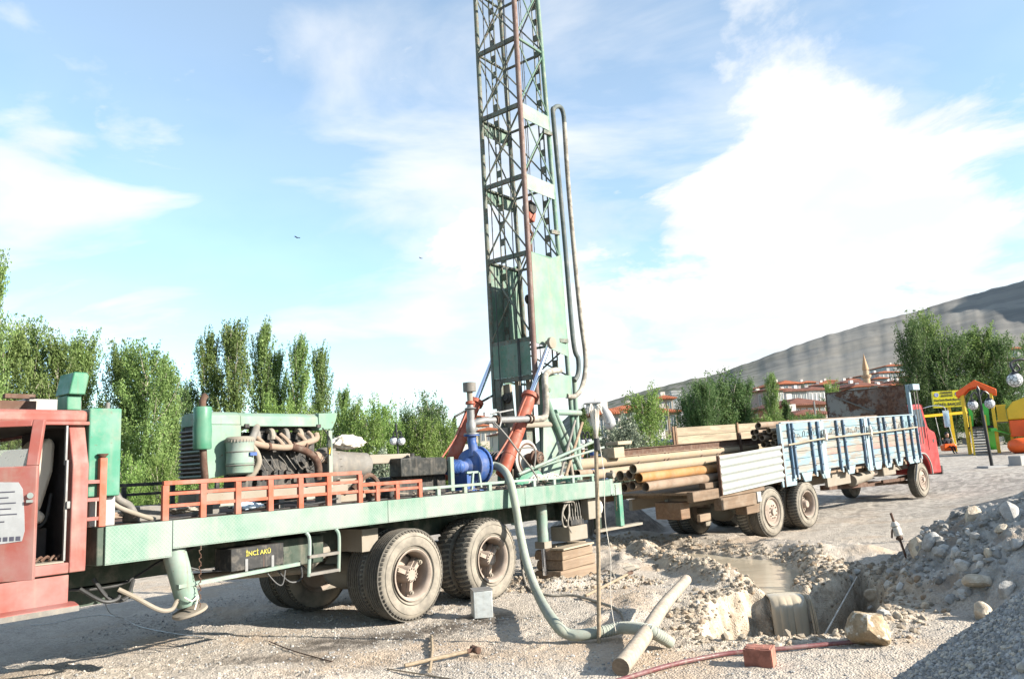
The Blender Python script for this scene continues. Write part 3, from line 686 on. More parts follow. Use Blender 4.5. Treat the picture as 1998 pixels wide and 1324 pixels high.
# -- deck
dk = part(MB().box((-3.64, .02, 1.395), (4.48, 2.48, 1.437)), 'deck', 'rust', TA)
for u0, u1, z0 in ((-3.64, -3.045, 1.125), (-3.04, -.42, 1.195), (-.415, 2.2, 1.195), (2.205, 4.5, 1.195)):
    part(MB().box((u0, -.02, z0), (u1, .017, 1.445)).box((u0, -.02, z0-.006), (u1, .10, z0+.012)), 'side_panel', 'plate', dk, bevel=.004)
part(MB().box((-3.60, 2.483, 1.195), (4.5, 2.51, 1.445)), 'side_panel', 'plate', dk)
box('end_plate', 'chassis', dk, (-3.70, .0, 1.12), (-3.645, 2.48, 1.44), .01)
b = MB()
for k in range(6): b.tube([(-3.3+k*1.2, .06+.02*k, 1.445), (-2.6+k*1.2, .1, 1.46), (-2.0+k*1.2, .07, 1.445)], .007, 5)
part(b, 'loose_cable', 'hose_black', dk)
box('rear_crossbeam', 'green_pale', dk, (4.505, -.02, 1.20), (4.60, 2.5, 1.46), .012)
# -- cab
cab = empty('cab', (0, 0, 0), parent=TA)
def shell(o, e, poly, depth, ec): return MB().prism(poly, o, *e, ec, depth)
# rear pillar: straight above the belt, flaring below
prof = [(0.075, 2.33), (.0, 2.08), (-.035, 1.98), (-.035, 1.16), (-.03, 1.10), (.10, 1.10), (.10, 2.33)]
def vz(u0, u1, name, pf=prof, mat='cab_red', par=cab, **k):
    return part(MB().prism(pf, (u0, 0, 0), (0, 1, 0), (0, 0, 1), (1, 0, 0), u1 - u0), name, mat, par, **k)
vz(-3.93, -3.80, 'rear_pillar', bevel=.008)
part(MB().box((-3.86, .10, 1.10), (-3.80, 2.28, 1.93)).box((-3.86, .101, 2.28), (-3.80, 2.28, 2.329)).box((-3.859, .102, 1.93), (-3.801, 1.26, 2.28)).box((-3.859, 2.2, 1.93), (-3.801, 2.279, 2.28)), 'rear_wall', 'cab_red', cab, bevel=.004)
part(MB().box((-3.835, 1.26, 1.93), (-3.83, 2.2, 2.28)), 'rear_window', 'glass', cab)
box('roof', 'cab_red', cab, (-5.75, .035, 2.33), (-3.785, 2.36, 2.445), .035)
box('roof_gutter', 'cab_red', cab, (-5.75, .02, 2.315), (-3.78, .055, 2.345), .006)
vz(-5.32, -5.20, 'front_pillar', bevel=.008)
box('door_sill', 'cab_red', cab, (-5.20, -.03, 1.10), (-3.931, .10, 1.185), .008)
box('sill_tread', 'dusty', cab, (-5.2, -.028, 1.187), (-3.97, .25, 1.20))
box('floor', 'dark_in', cab, (-5.7, .101, 1.10), (-3.865, 2.27, 1.18))
box('lining', 'dark_in', cab, (-3.875, .11, 1.19), (-3.862, 2.26, 1.92)); box('lining', 'dark_in', cab, (-3.875, .11, 1.921), (-3.862, 1.25, 2.32)); box('headlining', 'dark_in', cab, (-5.7, .1, 2.30), (-3.88, 2.27, 2.327))
part(MB().box((-3.965, .0, 1.2), (-3.95, .03, 2.02)).box((-3.965, .03, 1.98), (-3.95, .06, 2.31)), 'door_seal', 'galv', cab)
box('striker', 'galv', cab, (-3.96, -.02, 1.62), (-3.932, .02, 1.68), .004)
# far side of the cab with its window opening
b = MB(); b.box((-5.75, 2.28, 1.10), (-3.80, 2.34, 1.93)); b.box((-5.75, 2.281, 2.24), (-3.80, 2.34, 2.328)); b.box((-4.12, 2.282, 1.93), (-3.801, 2.339, 2.24)); b.box((-5.1, 2.282, 1.93), (-5.0, 2.338, 2.24))
part(b, 'far_side_panel', 'cab_red', cab)
b = MB(); b.box((-5.78, .0, 1.10), (-5.75, 2.34, 1.78)); b.box((-5.779, .0, 2.25), (-5.751, 2.34, 2.33)); b.box((-5.778, .0, 1.78), (-5.752, .08, 2.25)); b.box((-5.778, 2.26, 1.78), (-5.752, 2.34, 2.25))
part(b, 'front_panel', 'cab_red', cab)
part(MB().box((-5.765, .09, 1.785), (-5.76, 2.25, 2.245)), 'windscreen', 'glass', cab)
box('front_side_panel', 'cab_red', cab, (-5.745, -.02, 1.10), (-5.325, .09, 2.32), .01)
part(MB().lathe((-5.25, .6, 1.75), (-.5, 0, .6), [(0, .2), (.012, .215), (.024, .2)], 28, True), 'steering_wheel', 'rubber_dark', cab)
# seat
s_ = part(MB().prism([(-.10, 0), (.42, 0), (.45, .07), (.36, .14), (-.10, .13)], (-4.42, .34, 1.50), (1, 0, 0), (0, 0, 1), (0, 1, 0), .50), 'seat_cushion', 'seat', cab, bevel=.03)
part(MB().prism([(.26, .12), (.38, .10), (.47, .44), (.48, .68), (.43, .74), (.37, .66)], (-4.40, .34, 1.50), (1, 0, 0), (0, 0, 1), (0, 1, 0), .50), 'seat_back', 'seat', cab, bevel=.035)
part(MB().prism([(.28, .12), (.40, .10), (.50, .44), (.51, .62), (.46, .68), (.40, .60)], (-4.40, .98, 1.50), (1, 0, 0), (0, 0, 1), (0, 1, 0), .50), 'seat_back', 'seat', cab, bevel=.035)
part(MB().tube([(-4.5,.36,1.49),(-4.1,.36,1.47),(-3.98,.36,1.52),(-3.94,.36,1.75)], .014, 8), 'seat_frame', 'dark_metal', cab)
box('seat_box', 'dark_in', cab, (-4.4, .4, 1.2), (-3.95, 1.5, 1.46))
b = MB()
for k in range(9): b.tube([(-4.35+.05*k, .05+.02*(k % 3), 1.21), (-4.30+.05*k, .1, 1.24), (-4.27+.05*k, .12, 1.21)], .012, 5)
part(b, 'rag_heap', 'rust', cab)
# lower skirt and step
part(MB().box((-6.0, -.01, .86), (-3.92, .06, 1.085)), 'lower_skirt', 'cab_red', cab, bevel=.006)
part(MB().prism([(-.10, .80), (-.10, .845), (-.02, .865), (.06, .865), (.06, .80)], (-6.0, 0, 0), (0, 1, 0), (0, 0, 1), (1, 0, 0), 2.13), 'step', 'cab_red', cab, bevel=.006)
part(MB().box((-6.0, -.104, .798), (-3.87, -.100, .84)), 'step_edge', 'steel_dirty', cab)
# open door
DA = R(40)
dr = empty('door', (-5.2, -.03, 0), (0, 0, -DA), cab)   # swung open on its front hinge
dpf = [(0, 1.12), (-.03, 1.15), (-.03, 1.96), (0.0, 2.05), (.075, 2.31), (.10, 2.31), (.045, 2.05), (.012, 1.96), (.012, 1.12)]
def dbox(u0, u1, z0, z1, name, th=None):
    pf = []
    def vo(z): return float(np.interp(z, [1.12, 1.15, 1.95, 2.05, 2.31], [-.01, -.03, -.03, -.005, .07]))
    zs = [z0] + [z for z in (1.15, 1.95, 2.05) if z0 < z < z1] + [z1]
    pf = [(vo(z), z) for z in zs] + [(vo(z) + .045, z) for z in zs[::-1]]
    return part(MB().prism(pf, (u0, 0, 0), (0, 1, 0), (0, 0, 1), (1, 0, 0), u1 - u0), name, 'cab_red', dr, bevel=.006)
dbox(0.02, 1.01, 1.15, 1.965, 'door_skin'); dbox(.93, 1.009, 1.966, 2.31, 'window_pillar'); dbox(0.02, .09, 1.966, 2.31, 'window_pillar'); dbox(.091, .929, 2.262, 2.309, 'window_header')
part(MB().add([(.09, -.005, 1.95), (.93, -.005, 1.95), (.93, .012, 2.09), (.09, .012, 2.09)], [(0,1,2,3)]), 'window_glass', 'glass', dr)
part(MB().box((.955, -.055, 1.70), (.998, -.031, 1.72)).cyl((.978, -.031, 1.75), (.978, -.05, 1.75), .022), 'door_handle', 'chrome', dr)
b = MB(); pp = [(x+.13, z) for x, z in [(.40, 1.42), (.62, 1.415), (.80, 1.43), (.815, 1.50), (.808, 1.62), (.79, 1.80), (.76, 1.85), (.60, 1.86), (.40, 1.84)]]
part(MB().prism(pp, (0, -.0345, 0), (1, 0, 0), (0, 0, 1), (0, 1, 0), .003), 'notice_sheet', 'paper', dr)
b = MB()
for k, (z, w0, w1) in enumerate([(1.78, .45, .74), (1.74, .45, .70), (1.70, .45, .75), (1.66, .45, .72), (1.62, .45, .76), (1.57, .45, .68)]): b.box((w0+.13, -.0365, z), (w1+.13, -.0347, z+.008))
for k in range(6): b.box((.68+.042*k, -.0365, 1.435), (.71+.042*k, -.0347, 1.465))
part(b, 'printed_lines', 'print_dark', dr)
part(MB().cyl((-5.45, .4, 2.446), (-5.45, .4, 2.60), .075, .06), 'beacon', plain('amber_beacon', (0.9, 0.32, 0.02), 0.25), cab)
# -- tanks and boxes behind the cab
tk = part(MB().box((-3.775, .04, 1.70), (-3.50, .85, 2.465)), 'tall_green_tank', 'green', TA, bevel=.012)
part(MB().cyl((-3.60, .10, 2.466), (-3.60, .10, 2.52), .018), 'filler_neck', 'steel_dirty', tk)
cp = part(MB().box((-3.86, .3, 2.466), (-3.74, .52, 2.60)), 'intake_column', 'green_deep', TA, bevel=.01)
part(MB().prism([(-.01, 0), (.13, .0), (.16, .17), (.14, .20), (.03, .20)], (-3.86, .25, 2.602), (1, 0, 0), (0, 0, 1), (0, 1, 0), .30), 'intake_cowl', 'green_deep', cp, bevel=.01)
part(MB().box((-3.95, 1.0, 2.45), (-3.45, 1.75, 2.63)), 'white_locker', 'white', TA, bevel=.01)
part(MB().box((-4.15, .9, 2.62), (-3.9, .96, 2.66)).box((-4.2, .93, 2.45), (-3.88, .99, 2.60)), 'locker_lid', 'rust', TA)
part(MB().box((-3.72, .12, 1.442), (-3.50, .6, 1.695)), 'white_box', 'white', TA, bevel=.01)
po = part(MB().box((-3.70, -.02, 1.447), (-3.64, .035, 2.03)), 'corner_post', 'rail_orange', TA, bevel=.005)
part(MB().lathe((-3.67, .0075, 2.031), (0, 0, 1), [(0, .02), (.03, .045), (.035, .045)], 12), 'post_cap', 'rust', po)
for z in (1.52, 1.68, 1.83): part(MB().beam((-3.701, .0, z), (-3.80, -.01, z), .03), 'post_bracket', 'cab_red', po)
for pts, r, mt in (([(-3.56,.30,1.75),(-3.45,.3,1.76),(-3.40,.28,1.66),(-3.32,.25,1.60),(-3.28,.2,1.50)], .035, 'steel_dirty'), ([(-3.55,.20,1.70),(-3.46,.16,1.60),(-3.3,.12,1.52),(-3.15,.1,1.46)], .022, 'dusty'), ([(-3.5,.5,1.7),(-3.3,.6,1.76),(-3.2,.6,1.6),(-3.2,.6,1.46)], .014, 'hose_black')):
    part(MB().tube(pts, r, 10, 5), 'supply_hose', mt, TA)
# -- railings
def rail(name, mat, u0, u1, zt, bars, posts, v=.0, w_=.035, h_=.04):
    r_ = part(MB().box((u0, v-.018, zt-h_), (u1, v+.022, zt)), name, mat, TA, bevel=.003)
    for z in bars: part(MB().box((u0+.02, v-.012, z), (u1-.02, v+.014, z+.032)), 'rail_bar', mat, r_, bevel=.003)
    for p in posts: part(MB().box((p-w_/2, v-.02, 1.447), (p+w_/2, v+.02, zt-h_-.001)), 'rail_post', mat, r_, bevel=.003)
rail('side_railing', 'rail_orange', -3.13, -.80, 1.805, (1.56, 1.67), (-3.11, -2.74, -2.37, -2.00, -1.63, -1.26, -.82), w_=.06)
rail('side_railing', 'rail_orange', -.79, .16, 1.665, (1.55,), (-.56, -.25, .13), w_=.055)
rail('side_railing', 'green_pale', .165, 4.05, 1.565, (), (.45, .95, 1.45, 1.95, 2.45, 2.95, 3.45, 4.0), w_=.06, h_=.035)
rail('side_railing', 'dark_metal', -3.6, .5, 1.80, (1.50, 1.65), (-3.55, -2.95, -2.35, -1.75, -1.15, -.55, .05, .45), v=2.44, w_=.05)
# -- under the deck, near side
jk = part(MB().cyl((-2.96, .13, 1.19), (-2.80, .13, .66), .105), 'front_jack', 'green_pale', TA)
part(MB().lathe((-2.785, .13, .60), (.27, 0, -1), [(-.02, .05), (.0, .155), (.022, .16), (.03, .15)], 24), 'jack_foot', 'dusty', jk)
b = MB()
for k in range(15):
    z = 1.17 - k * .037; b.tube([(-2.77 + .013*(k % 2), -.02 + .013*((k+1) % 2), z+.024), (-2.77 - .013*(k % 2), -.02 - .013*((k+1) % 2), z+.012), (-2.77, -.02, z-.022)], .005, 5, 2)
part(b, 'jack_chain', 'rust', jk)
part(MB().tube([(-3.42,.2,.88),(-3.3,.15,.80),(-3.1,.1,.66),(-2.98,.1,.64),(-2.93,.1,.70),(-2.88,.1,.72)], .02, 8, 5), 'jack_hose', 'dusty', jk)
part(MB().tube([(-3.70,.3,.92),(-3.55,.2,.80),(-3.42,.2,.80),(-3.38,.25,.88)], .017, 8, 5), 'jack_hose', 'hose_black', jk)
part(MB().tube([(-2.9,.02,.74),(-2.84,-.01,.70),(-2.78,-.01,.74),(-2.82,-.02,.62)], .008, 6, 4), 'tie_rope', 'rope', jk)
bx = part(MB().box((-2.40, .06, .895), (-1.80, .36, 1.11)), 'battery_box', 'dark_metal', TA, bevel=.006)
part(MB().beam((-2.95, .05, .84), (-1.62, .05, .875), .05, .035), 'battery_shelf', 'green_pale', TA)
box('strap', 'galv', bx, (-2.25, .052, .88), (-2.22, .059, 1.0)); box('strap', 'galv', bx, (-1.95, .052, .88), (-1.92, .059, 1.0))
ld = empty('step_ladder', parent=TA)
for u in (-1.57, -1.18): part(MB().tube([(u, -.01, 1.19), (u+.03, -.03, 1.10), (u, -.05, .74)], .019, 8, 4), 'ladder_rail', 'green_pale', ld)
for z in (.76, .94): part(MB().beam((-1.57, -.045, z), (-1.18, -.045, z), .05, .03), 'ladder_rung', 'steel_dirty', ld)
# rear hydraulic jack
rj = part(MB().cyl((3.02, .32, 1.19), (3.02, .32, .58), .085), 'rear_jack', 'green_pale', TA)
part(MB().cyl((3.02, .32, .575), (3.02, .32, .10), .035), 'jack_rod', 'chrome', rj); part(MB().box((2.93, .23, .50), (3.11, .41, .60)), 'jack_collar', 'dusty', rj)
rj2 = part(MB().cyl((3.02, 2.2, 1.19), (3.02, 2.2, .58), .085), 'rear_jack', 'green_pale', TA); part(MB().cyl((3.02, 2.2, .575), (3.02, 2.2, .02), .035), 'jack_rod', 'chrome', rj2)
# valve bank with hoses, on its tank
vb = part(MB().box((3.42, .06, .80), (3.78, .24, .88)), 'valve_bank', 'dark_metal', TA, bevel=.004)
for k in range(5):
    u = 3.45 + .07*k; part(MB().cyl((u, .09, .88), (u, .09, .93), .018, n=8).tube([(u, .09, .93), (u+.01, .1, 1.03), (u+.03-.01*k, .12, 1.22)], .010, 6), 'valve_lever', 'steel_dirty', vb)
for k, pts in enumerate(([(3.35,.1,1.16),(3.15,.03,.98),(3.16,.02,.82),(3.32,.05,.80)], [(3.45,.1,1.15),(3.3,.0,1.0),(3.25,.0,.84),(3.40,.05,.70)], [(3.6,.15,1.18),(3.35,.08,1.12),(3.2,.05,1.0),(3.3,.04,.86)], [(3.0,.05,1.19),(3.3,.02,1.17),(3.5,.04,1.15),(3.58,.08,1.0)])):
    part(MB().tube(pts, .013, 7, 5), 'hydraulic_hose', 'hose_grey', vb)
box('oil_tank', 'dusty', TA, (3.40, .08, .56), (3.90, .45, .785), .015)
box('rear_tool_box', 'chassis', TA, (4.0, .3, .82), (4.42, 1.2, 1.19), .01)
box('tail_plate', 'dusty', TA, (4.02, .12, .84), (4.4, .27, 1.19), .01)
# rear outrigger step
ot = empty('rear_step', parent=TA)
part(MB().box((4.61, .02, 1.18), (4.93, .10, 1.38)), 'bracket', 'green_pale', ot, bevel=.006)
part(MB().box((4.82, .02, .66), (4.94, .12, 1.178)), 'step_post', 'green', ot, bevel=.006); part(MB().box((4.84, 2.3, .66), (4.94, 2.42, 1.35)), 'step_post', 'green', ot)
part(MB().box((4.22, .05, .62), (5.6, .17, .658)), 'step_plate', 'dusty', ot); part(MB().box((4.40, .2, .66), (4.5, .28, 1.19)), 'step_post', 'chassis', ot)
b = MB()
for k in range(11): b.tube([(4.66, -.01, 1.36-.04*k), (4.66+.01*(k % 2), -.02, 1.34-.04*k), (4.66, -.01, 1.325-.04*k)], .006, 5, 2)
part(b, 'chain', 'rust', ot)
part(MB().cyl((4.62, .0, 1.42), (4.62, .0, 1.60), .03).cyl((4.60, -.05, 1.52), (4.60, .09, 1.52), .05), 'pin_bracket', 'dusty', ot)
part(MB().lathe((4.5, .25, 1.0), (.2, -1, 0), [(0, .10), (.05, .10), (.07, .05), (.09, .01)], 16), 'reel', 'rope', ot)
# -- engine unit
en = empty('engine', parent=TA)
E0, E1 = .50, 1.02

b = MB(); hz_ = [(-2.43, 2.30), (-2.40, 2.44), (-2.33, 2.492), (-2.02, 2.505), (-2.02, 2.34), (-2.02, 1.86), (-2.38, 1.86)]
for v in (E0, E1 - .02): part(MB().prism([(-2.42, 1.80), (-2.02, 1.86), (-2.02, 2.36), (-2.42, 2.36)], (0, v, 0), (1, 0, 0), (0, 0, 1), (0, 1, 0), .02), 'radiator_side', 'panel_green', en, bevel=.005)
part(MB().prism([(E0, 2.362), (E0+.012, 2.46), (E0+.07, 2.50), (E1-.07, 2.50), (E1-.012, 2.46), (E1, 2.362)], (-2.42, 0, 0), (0, 1, 0), (0, 0, 1), (1, 0, 0), .397), 'radiator_hood', 'panel_green', en, bevel=.006)
part(MB().prism([(E0, 2.345), (E0+.012, 2.455), (E0+.07, 2.495), (E1-.07, 2.495), (E1-.012, 2.455), (E1, 2.345)], (-2.020, 0, 0), (0, 1, 0), (0, 0, 1), (1, 0, 0), 1.02), 'bonnet', 'panel_green', en, bevel=.006)
part(MB().prism([(-.998, 2.30), (-.998, 2.50), (-.72, 2.51), (-.745, 2.42), (-.80, 2.32)], (0, E0-.004, 0), (1, 0, 0), (0, 0, 1), (0, 1, 0), E1-E0+.008), 'rear_cowl', 'panel_green', en, bevel=.006)
for v in (E0, E1-.03): part(MB().box((-.855, v, 1.62), (-.80, v+.035, 2.299)), 'cowl_post', 'green_pale', en, bevel=.004)
for u in (-1.98, -1.03): part(MB().box((u, E0-.02, 2.33), (u+.05, E0-.002, 2.37)), 'latch', 'dark_metal', en)
box('radiator_core', 'dark_metal', en, (-2.40, E0+.022, 1.80), (-2.33, E1-.022, 2.36))
for k in range(12):
    z = 1.83 + k*.043; part(MB().beam((-2.43, E0+.01, z), (-2.43, E1-.01, z), .03, .016, up=(.5, 0, 1)), 'grille_slat', 'steel_dirty' if k % 3 else 'green_pale', en)
mf = part(MB().lathe((-2.50, .44, 2.10), (0, 0, 1), [(0, .03), (.004, .085), (.02, .092), (.10, .089), (.20, .094), (.30, .086), (.42, .092), (.436, .085), (.44, .03)], 24), 'muffler', 'green_deep', en)
part(MB().tube([(-2.50,.44,2.54),(-2.50,.44,2.60),(-2.49,.43,2.635),(-2.47,.42,2.66)], .034, 12, 4, open_=True), 'exhaust_tip', 'rust', mf)
part(MB().tube([(-2.49,.44,2.10),(-2.48,.44,1.95),(-2.46,.45,1.80),(-2.44,.5,1.66)], .036, 12, 4), 'exhaust_pipe', 'exhaust', mf)
ac = part(MB().lathe((-2.12, .36, 1.83), (0, 0, 1), [(0, .11), (.02, .135), (.11, .14), (.12, .146), (.13, .14), (.27, .138), (.33, .146), (.34, .15)], 28), 'air_cleaner', 'green_pale', en)
part(MB().lathe((-2.12, .36, 2.171), (0, 0, 1), [(0, .152), (.03, .150), (.05, .13), (.055, .10)], 36), 'air_cleaner_lid', 'dusty', ac)
b = MB()
for k in range(30):
    th = 2*math.pi*k/30; b.box((-2.12+.151*math.cos(th)-.004, .36+.151*math.sin(th)-.004, 2.165), (-2.12+.151*math.cos(th)+.004, .36+.151*math.sin(th)+.004, 2.19))
part(b, 'lid_clips', 'steel_dirty', ac)
part(MB().lathe((-2.12, .36, 2.06), (0, 0, 1), [(0, .143), (.006, .147), (.012, .143)], 28).lathe((-2.12, .36, 1.92), (0, 0, 1), [(0, .144), (.006, .149), (.012, .144)], 28), 'clamp_band', 'steel_dirty', ac)
part(MB().box((-2.10, .20, 2.02), (-2.02, .225, 2.055)), 'blue_latch', 'blue', ac)
# block
box('engine_block', 'dark_metal', en, (-1.96, .60, 1.66), (-.98, .95, 2.20), .02)
b = MB()
rnd = random.Random(5)
for k in range(26):
    u = -1.93 + rnd.random()*.88; z = 1.69 + rnd.random()*.42; s = .03 + rnd.random()*.05; part(MB().box((u, .56-rnd.random()*.04, z), (u+s, .605, z+s*1.2)), 'block_casting', 'dark_metal', en, bevel=.004)
for k in range(6): part(MB().cyl((-1.86+.16*k, .60, 1.83), (-1.86+.16*k, .555, 1.83), .035, n=12), 'core_plug', 'dark_metal', en)
for k in range(6):
    b = MB().box((-1.93+.16*k, .63, 2.2), (-1.80+.16*k, .92, 2.29)); part(b, 'cylinder_head', 'dark_metal', en, bevel=.008)
part(MB().tube([(-1.95,.66,2.20),(-1.6,.63,2.33),(-1.3,.63,2.34),(-1.02,.66,2.30)], .032, 10), 'intake_manifold', 'dark_metal', en)
for k in range(4): part(MB().tube([(-1.80+.19*k, .65, 2.31), (-1.80+.19*k, .54, 2.29), (-1.80+.19*k, .52, 2.20)], .034, 9), 'intake_runner', 'dusty' if k % 2 else 'steel_dirty', en)
part(MB().tube([(-2.0,.40,2.14),(-1.93,.44,2.20),(-1.86,.48,2.29),(-1.80,.55,2.36)], .042, 12), 'intake_pipe', 'steel_dirty', en)
mfd = part(MB().tube([(-1.93,.46,2.17),(-1.78,.44,2.13),(-1.55,.43,2.105),(-1.40,.43,2.115),(-1.20,.44,2.16),(-1.06,.47,2.20),(-1.04,.5,2.26)], .036, 12), 'exhaust_manifold', 'manifold', en)
for a_, c_ in (((-1.86,.52,2.25), (-1.76,.44,2.13)), ((-1.60,.54,2.25), (-1.52,.44,2.12)), ((-1.50,.54,2.26), (-1.42,.44,2.12)), ((-1.26,.54,2.26), (-1.22,.44,2.16)), ((-1.12,.54,2.28), (-1.12,.45,2.19))):
    part(MB().tube([a_, tuple((V(*a_)+V(*c_))/2 + V(0,-.02,.0)), c_], .024, 9), 'manifold_runner', 'manifold', mfd)
for u in (-1.72, -1.40, -1.24): part(MB().cyl((u-.012, .434, 2.12), (u+.012, .434, 2.12), .045, n=14), 'clamp', 'rust', mfd)
part(MB().tube([(-1.42,.43,2.11),(-1.28,.38,2.06),(-1.16,.36,1.97),(-1.10,.38,1.86),(-1.08,.42,1.74)], .043, 12), 'exhaust_downpipe', 'exhaust', en)
part(MB().tube([(-1.98,.42,2.16),(-1.90,.40,2.06),(-1.87,.40,1.95),(-1.92,.42,1.84),(-1.98,.45,1.78)], .034, 12), 'coolant_hose', 'dusty', en)
b = MB()
for k in range(8):
    u = -1.85+.1*k; b.tube([(u,.5,2.02),(u+.05,.46,1.95-.03*(k % 3)),(u+.13,.5,1.86)], .005, 5)
part(b, 'fuel_lines', 'steel_dirty', en)
part(MB().tube([(-.95,.49,2.33),(-.88,.47,2.22),(-.87,.48,2.05),(-1.0,.48,1.92)], .006, 5).tube([(-.93,.49,2.30),(-.86,.46,2.18),(-.86,.47,2.0)], .006, 5), 'wiring_loom', 'cable', en)
part(MB().box((-.865, .485, 2.02), (-.845, .498, 2.10)), 'yellow_tape', plain('yellow_tape', (.75, .55, .03), .5), en)
part(MB().cyl((-1.04, .62, 1.98), (-.70, .62, 1.98), .065).cyl((-.98, .62, 1.98), (-.93, .62, 1.98), .08), 'starter_housing', 'manifold', en)
box('engine_bed', 'dusty', en, (-2.45, .55, 1.56), (-.1, .64, 1.655), .006); box('engine_bed', 'dusty', en, (-2.45, .92, 1.56), (-.1, 1.0, 1.655), .006)
for u in (-2.3, -1.5, -.7, -.15): box('bed_support', 'steel_dirty', en, (u, .57, 1.44), (u+.07, .98, 1.558))
box('oil_pan', 'dark_metal', en, (-1.85, .66, 1.48), (-1.05, .9, 1.655), .02)
part(MB().tube([(-2.2,.45,1.50),(-1.9,.4,1.47),(-1.5,.42,1.5),(-1.2,.4,1.46),(-.8,.42,1.50)], .012, 6), 'bed_hose', 'hose_black', en)
# gearbox, drive shaft and belt guard
gb = part(MB().lathe((-.80, .74, 1.88), (1, 0, 0), [(0, .21), (.03, .23), (.12, .23), (.16, .20), (.40, .17), (.70, .15), (.72, .08)], 24), 'gearbox', 'steel_dirty', TA)
b = MB()
for k in range(16):
    th = 2*math.pi*k/16; b.cyl((-.68, .74+.218*math.cos(th), 1.88+.218*math.sin(th)), (-.635, .74+.218*math.cos(th), 1.88+.218*math.sin(th)), .012, n=6)
part(b, 'gearbox_bolts', 'steel_dirty', gb)
box('gearbox_foot', 'dusty', gb, (-.6, .62, 1.44), (-.2, .92, 1.72), .01); box('gearbox_arm', 'dusty', gb, (-.55, .55, 1.56), (-.05, .63, 1.66), .01)
box('transfer_beam', 'dusty', TA, (-.12, .62, 1.88), (.62, .80, 2.0), .012)
part(MB().tube([(-.5,.5,1.6),(-.3,.45,1.75),(-.15,.45,1.65),(-.1,.5,1.5)], .03, 8).tube([(-.3,.4,1.5),(0,.38,1.6),(.15,.42,1.5)], .025, 8), 'clutch_linkage', 'rust', gb)
bgp = []
for k in range(9): th = math.pi/2 + math.pi*k/8; bgp.append((.33+.115*math.cos(th), 1.815+.125*math.sin(th)))
for k in range(9): th = -math.pi/2 + math.pi*k/8; bgp.append((1.02+.1*math.cos(th), 1.815+.125*math.sin(th)))
part(MB().prism([(.22, 1.70), (.22, 1.94), (1.0, 1.935), (1.09, 1.89), (1.10, 1.77), (1.03, 1.70)], (0, .42, 0), (1, 0, 0), (0, 0, 1), (0, 1, 0), .22), 'belt_guard', 'black_oil', TA, bevel=.012)
box('guard_post', 'green_pale', TA, (1.08, .36, 1.44), (1.15, .42, 1.93), .005); box('guard_post', 'green_pale', TA, (.98, .64, 1.44), (1.05, .7, 1.9), .005)
part(MB().cyl((.55, .55, 1.94), (.55, .55, 2.0), .03).box((.45, .5, 1.937), (.66, .6, 1.96)), 'guard_fitting', 'dark_metal', TA)
box('winch_case', 'dark_metal', TA, (.2, .62, 1.44), (1.25, 1.3, 1.70), .02)
# -- mud pump
mp = empty('mud_pump', parent=TA)
pc = (1.72, .50, 1.79)
part(MB().lathe((1.14, .5, 1.79), (1, 0, 0), [(0, .075), (.01, .10), (.20, .10), (.22, .088), (.24, .10), (.27, .10), (.30, .08), (.38, .075), (.42, .12)], 24), 'bearing_housing', 'blue', mp)
b = MB()
for k in range(6): b.lathe((1.17+.03*k, .5, 1.79), (1, 0, 0), [(0, .098), (.004, .106), (.014, .106), (.018, .098)], 24)
part(b, 'housing_ribs', 'blue', mp)
vol = part(MB().lathe(pc, (1, 0, 0), [(-.17, .09), (-.15, .10), (-.125, .13), (-.12, .215), (-.105, .242), (-.06, .255), (.045, .255), (.051, .23)], 36), 'volute_casing', 'blue', mp)
part(MB().lathe(pc, (1, 0, 0), [(.052, .25), (.055, .285), (.085, .285), (.09, .25)], 36), 'casing_flange', 'blue', vol)
part(MB().lathe(pc, (1, 0, 0), [(.091, .25), (.10, .245), (.13, .20), (.15, .12), (.155, .09), (.20, .085)], 36), 'suction_cover', 'blue', vol)
b = MB()
for k in range(14):
    th = 2*math.pi*k/14; b.cyl((1.765, .5+.268*math.cos(th), 1.79+.268*math.sin(th)), (1.82, .5+.268*math.cos(th), 1.79+.268*math.sin(th)), .012, n=6)
part(b, 'casing_bolts', 'blue', vol)
part(MB().tube([(1.66,.44,1.92),(1.67,.46,2.03),(1.68,.49,2.12),(1.69,.5,2.22)], [.085, .07, .064, .066], 16), 'discharge_neck', 'blue', mp)
part(MB().lathe((1.69, .5, 2.215), (0, 0, 1), [(0, .068), (.002, .115), (.022, .115), (.024, .07)], 24), 'neck_flange', 'blue', mp)
part(MB().box((1.38, .34, 1.445), (1.42, .66, 1.71)).box((1.42, .38, 1.445), (1.62, .62, 1.70)).box((1.30, .30, 1.442), (1.85, .70, 1.47)), 'pump_foot', 'blue', mp, bevel=.006)
part(MB().beam((1.43, .31, 1.47), (1.47, .31, 1.70), .03).beam((1.63, .31, 1.47), (1.60, .31, 1.70), .03).beam((1.36, .33, 1.705), (1.66, .33, 1.705), .03), 'foot_bracket', 'green_pale', mp)
gv = part(MB().lathe((1.69, .5, 2.241), (0, 0, 1), [(0, .112), (.02, .112), (.022, .06), (.05, .075), (.16, .072), (.18, .055), (.22, .052), (.27, .060), (.34, .055), (.36, .06), (.39, .06), (.395, .045), (.43, .045)], 22), 'valve_stack', 'galv', mp)
part(MB().lathe((1.69, .5, 2.60), (0, 0, 1), [(0, .075), (.012, .09), (.024, .075)], 14), 'valve_flange', 'galv', gv)
part(MB().lathe((1.69, .5, 2.672), (0, 0, 1), [(0, .06), (.01, .072), (.045, .065), (.05, .045)], 18), 'orange_clamp', 'orange', gv)
part(MB().cyl((1.69, .5, 2.71), (1.69, .5, 2.86), .042, .045), 'stem', 'dusty', gv)
part(MB().lathe((1.69, .5, 2.855), (0, 0, 1), [(0, .05), (.003, .095), (.135, .095), (.14, .06)], 24), 'pulsation_cap', 'steel_dirty', gv)
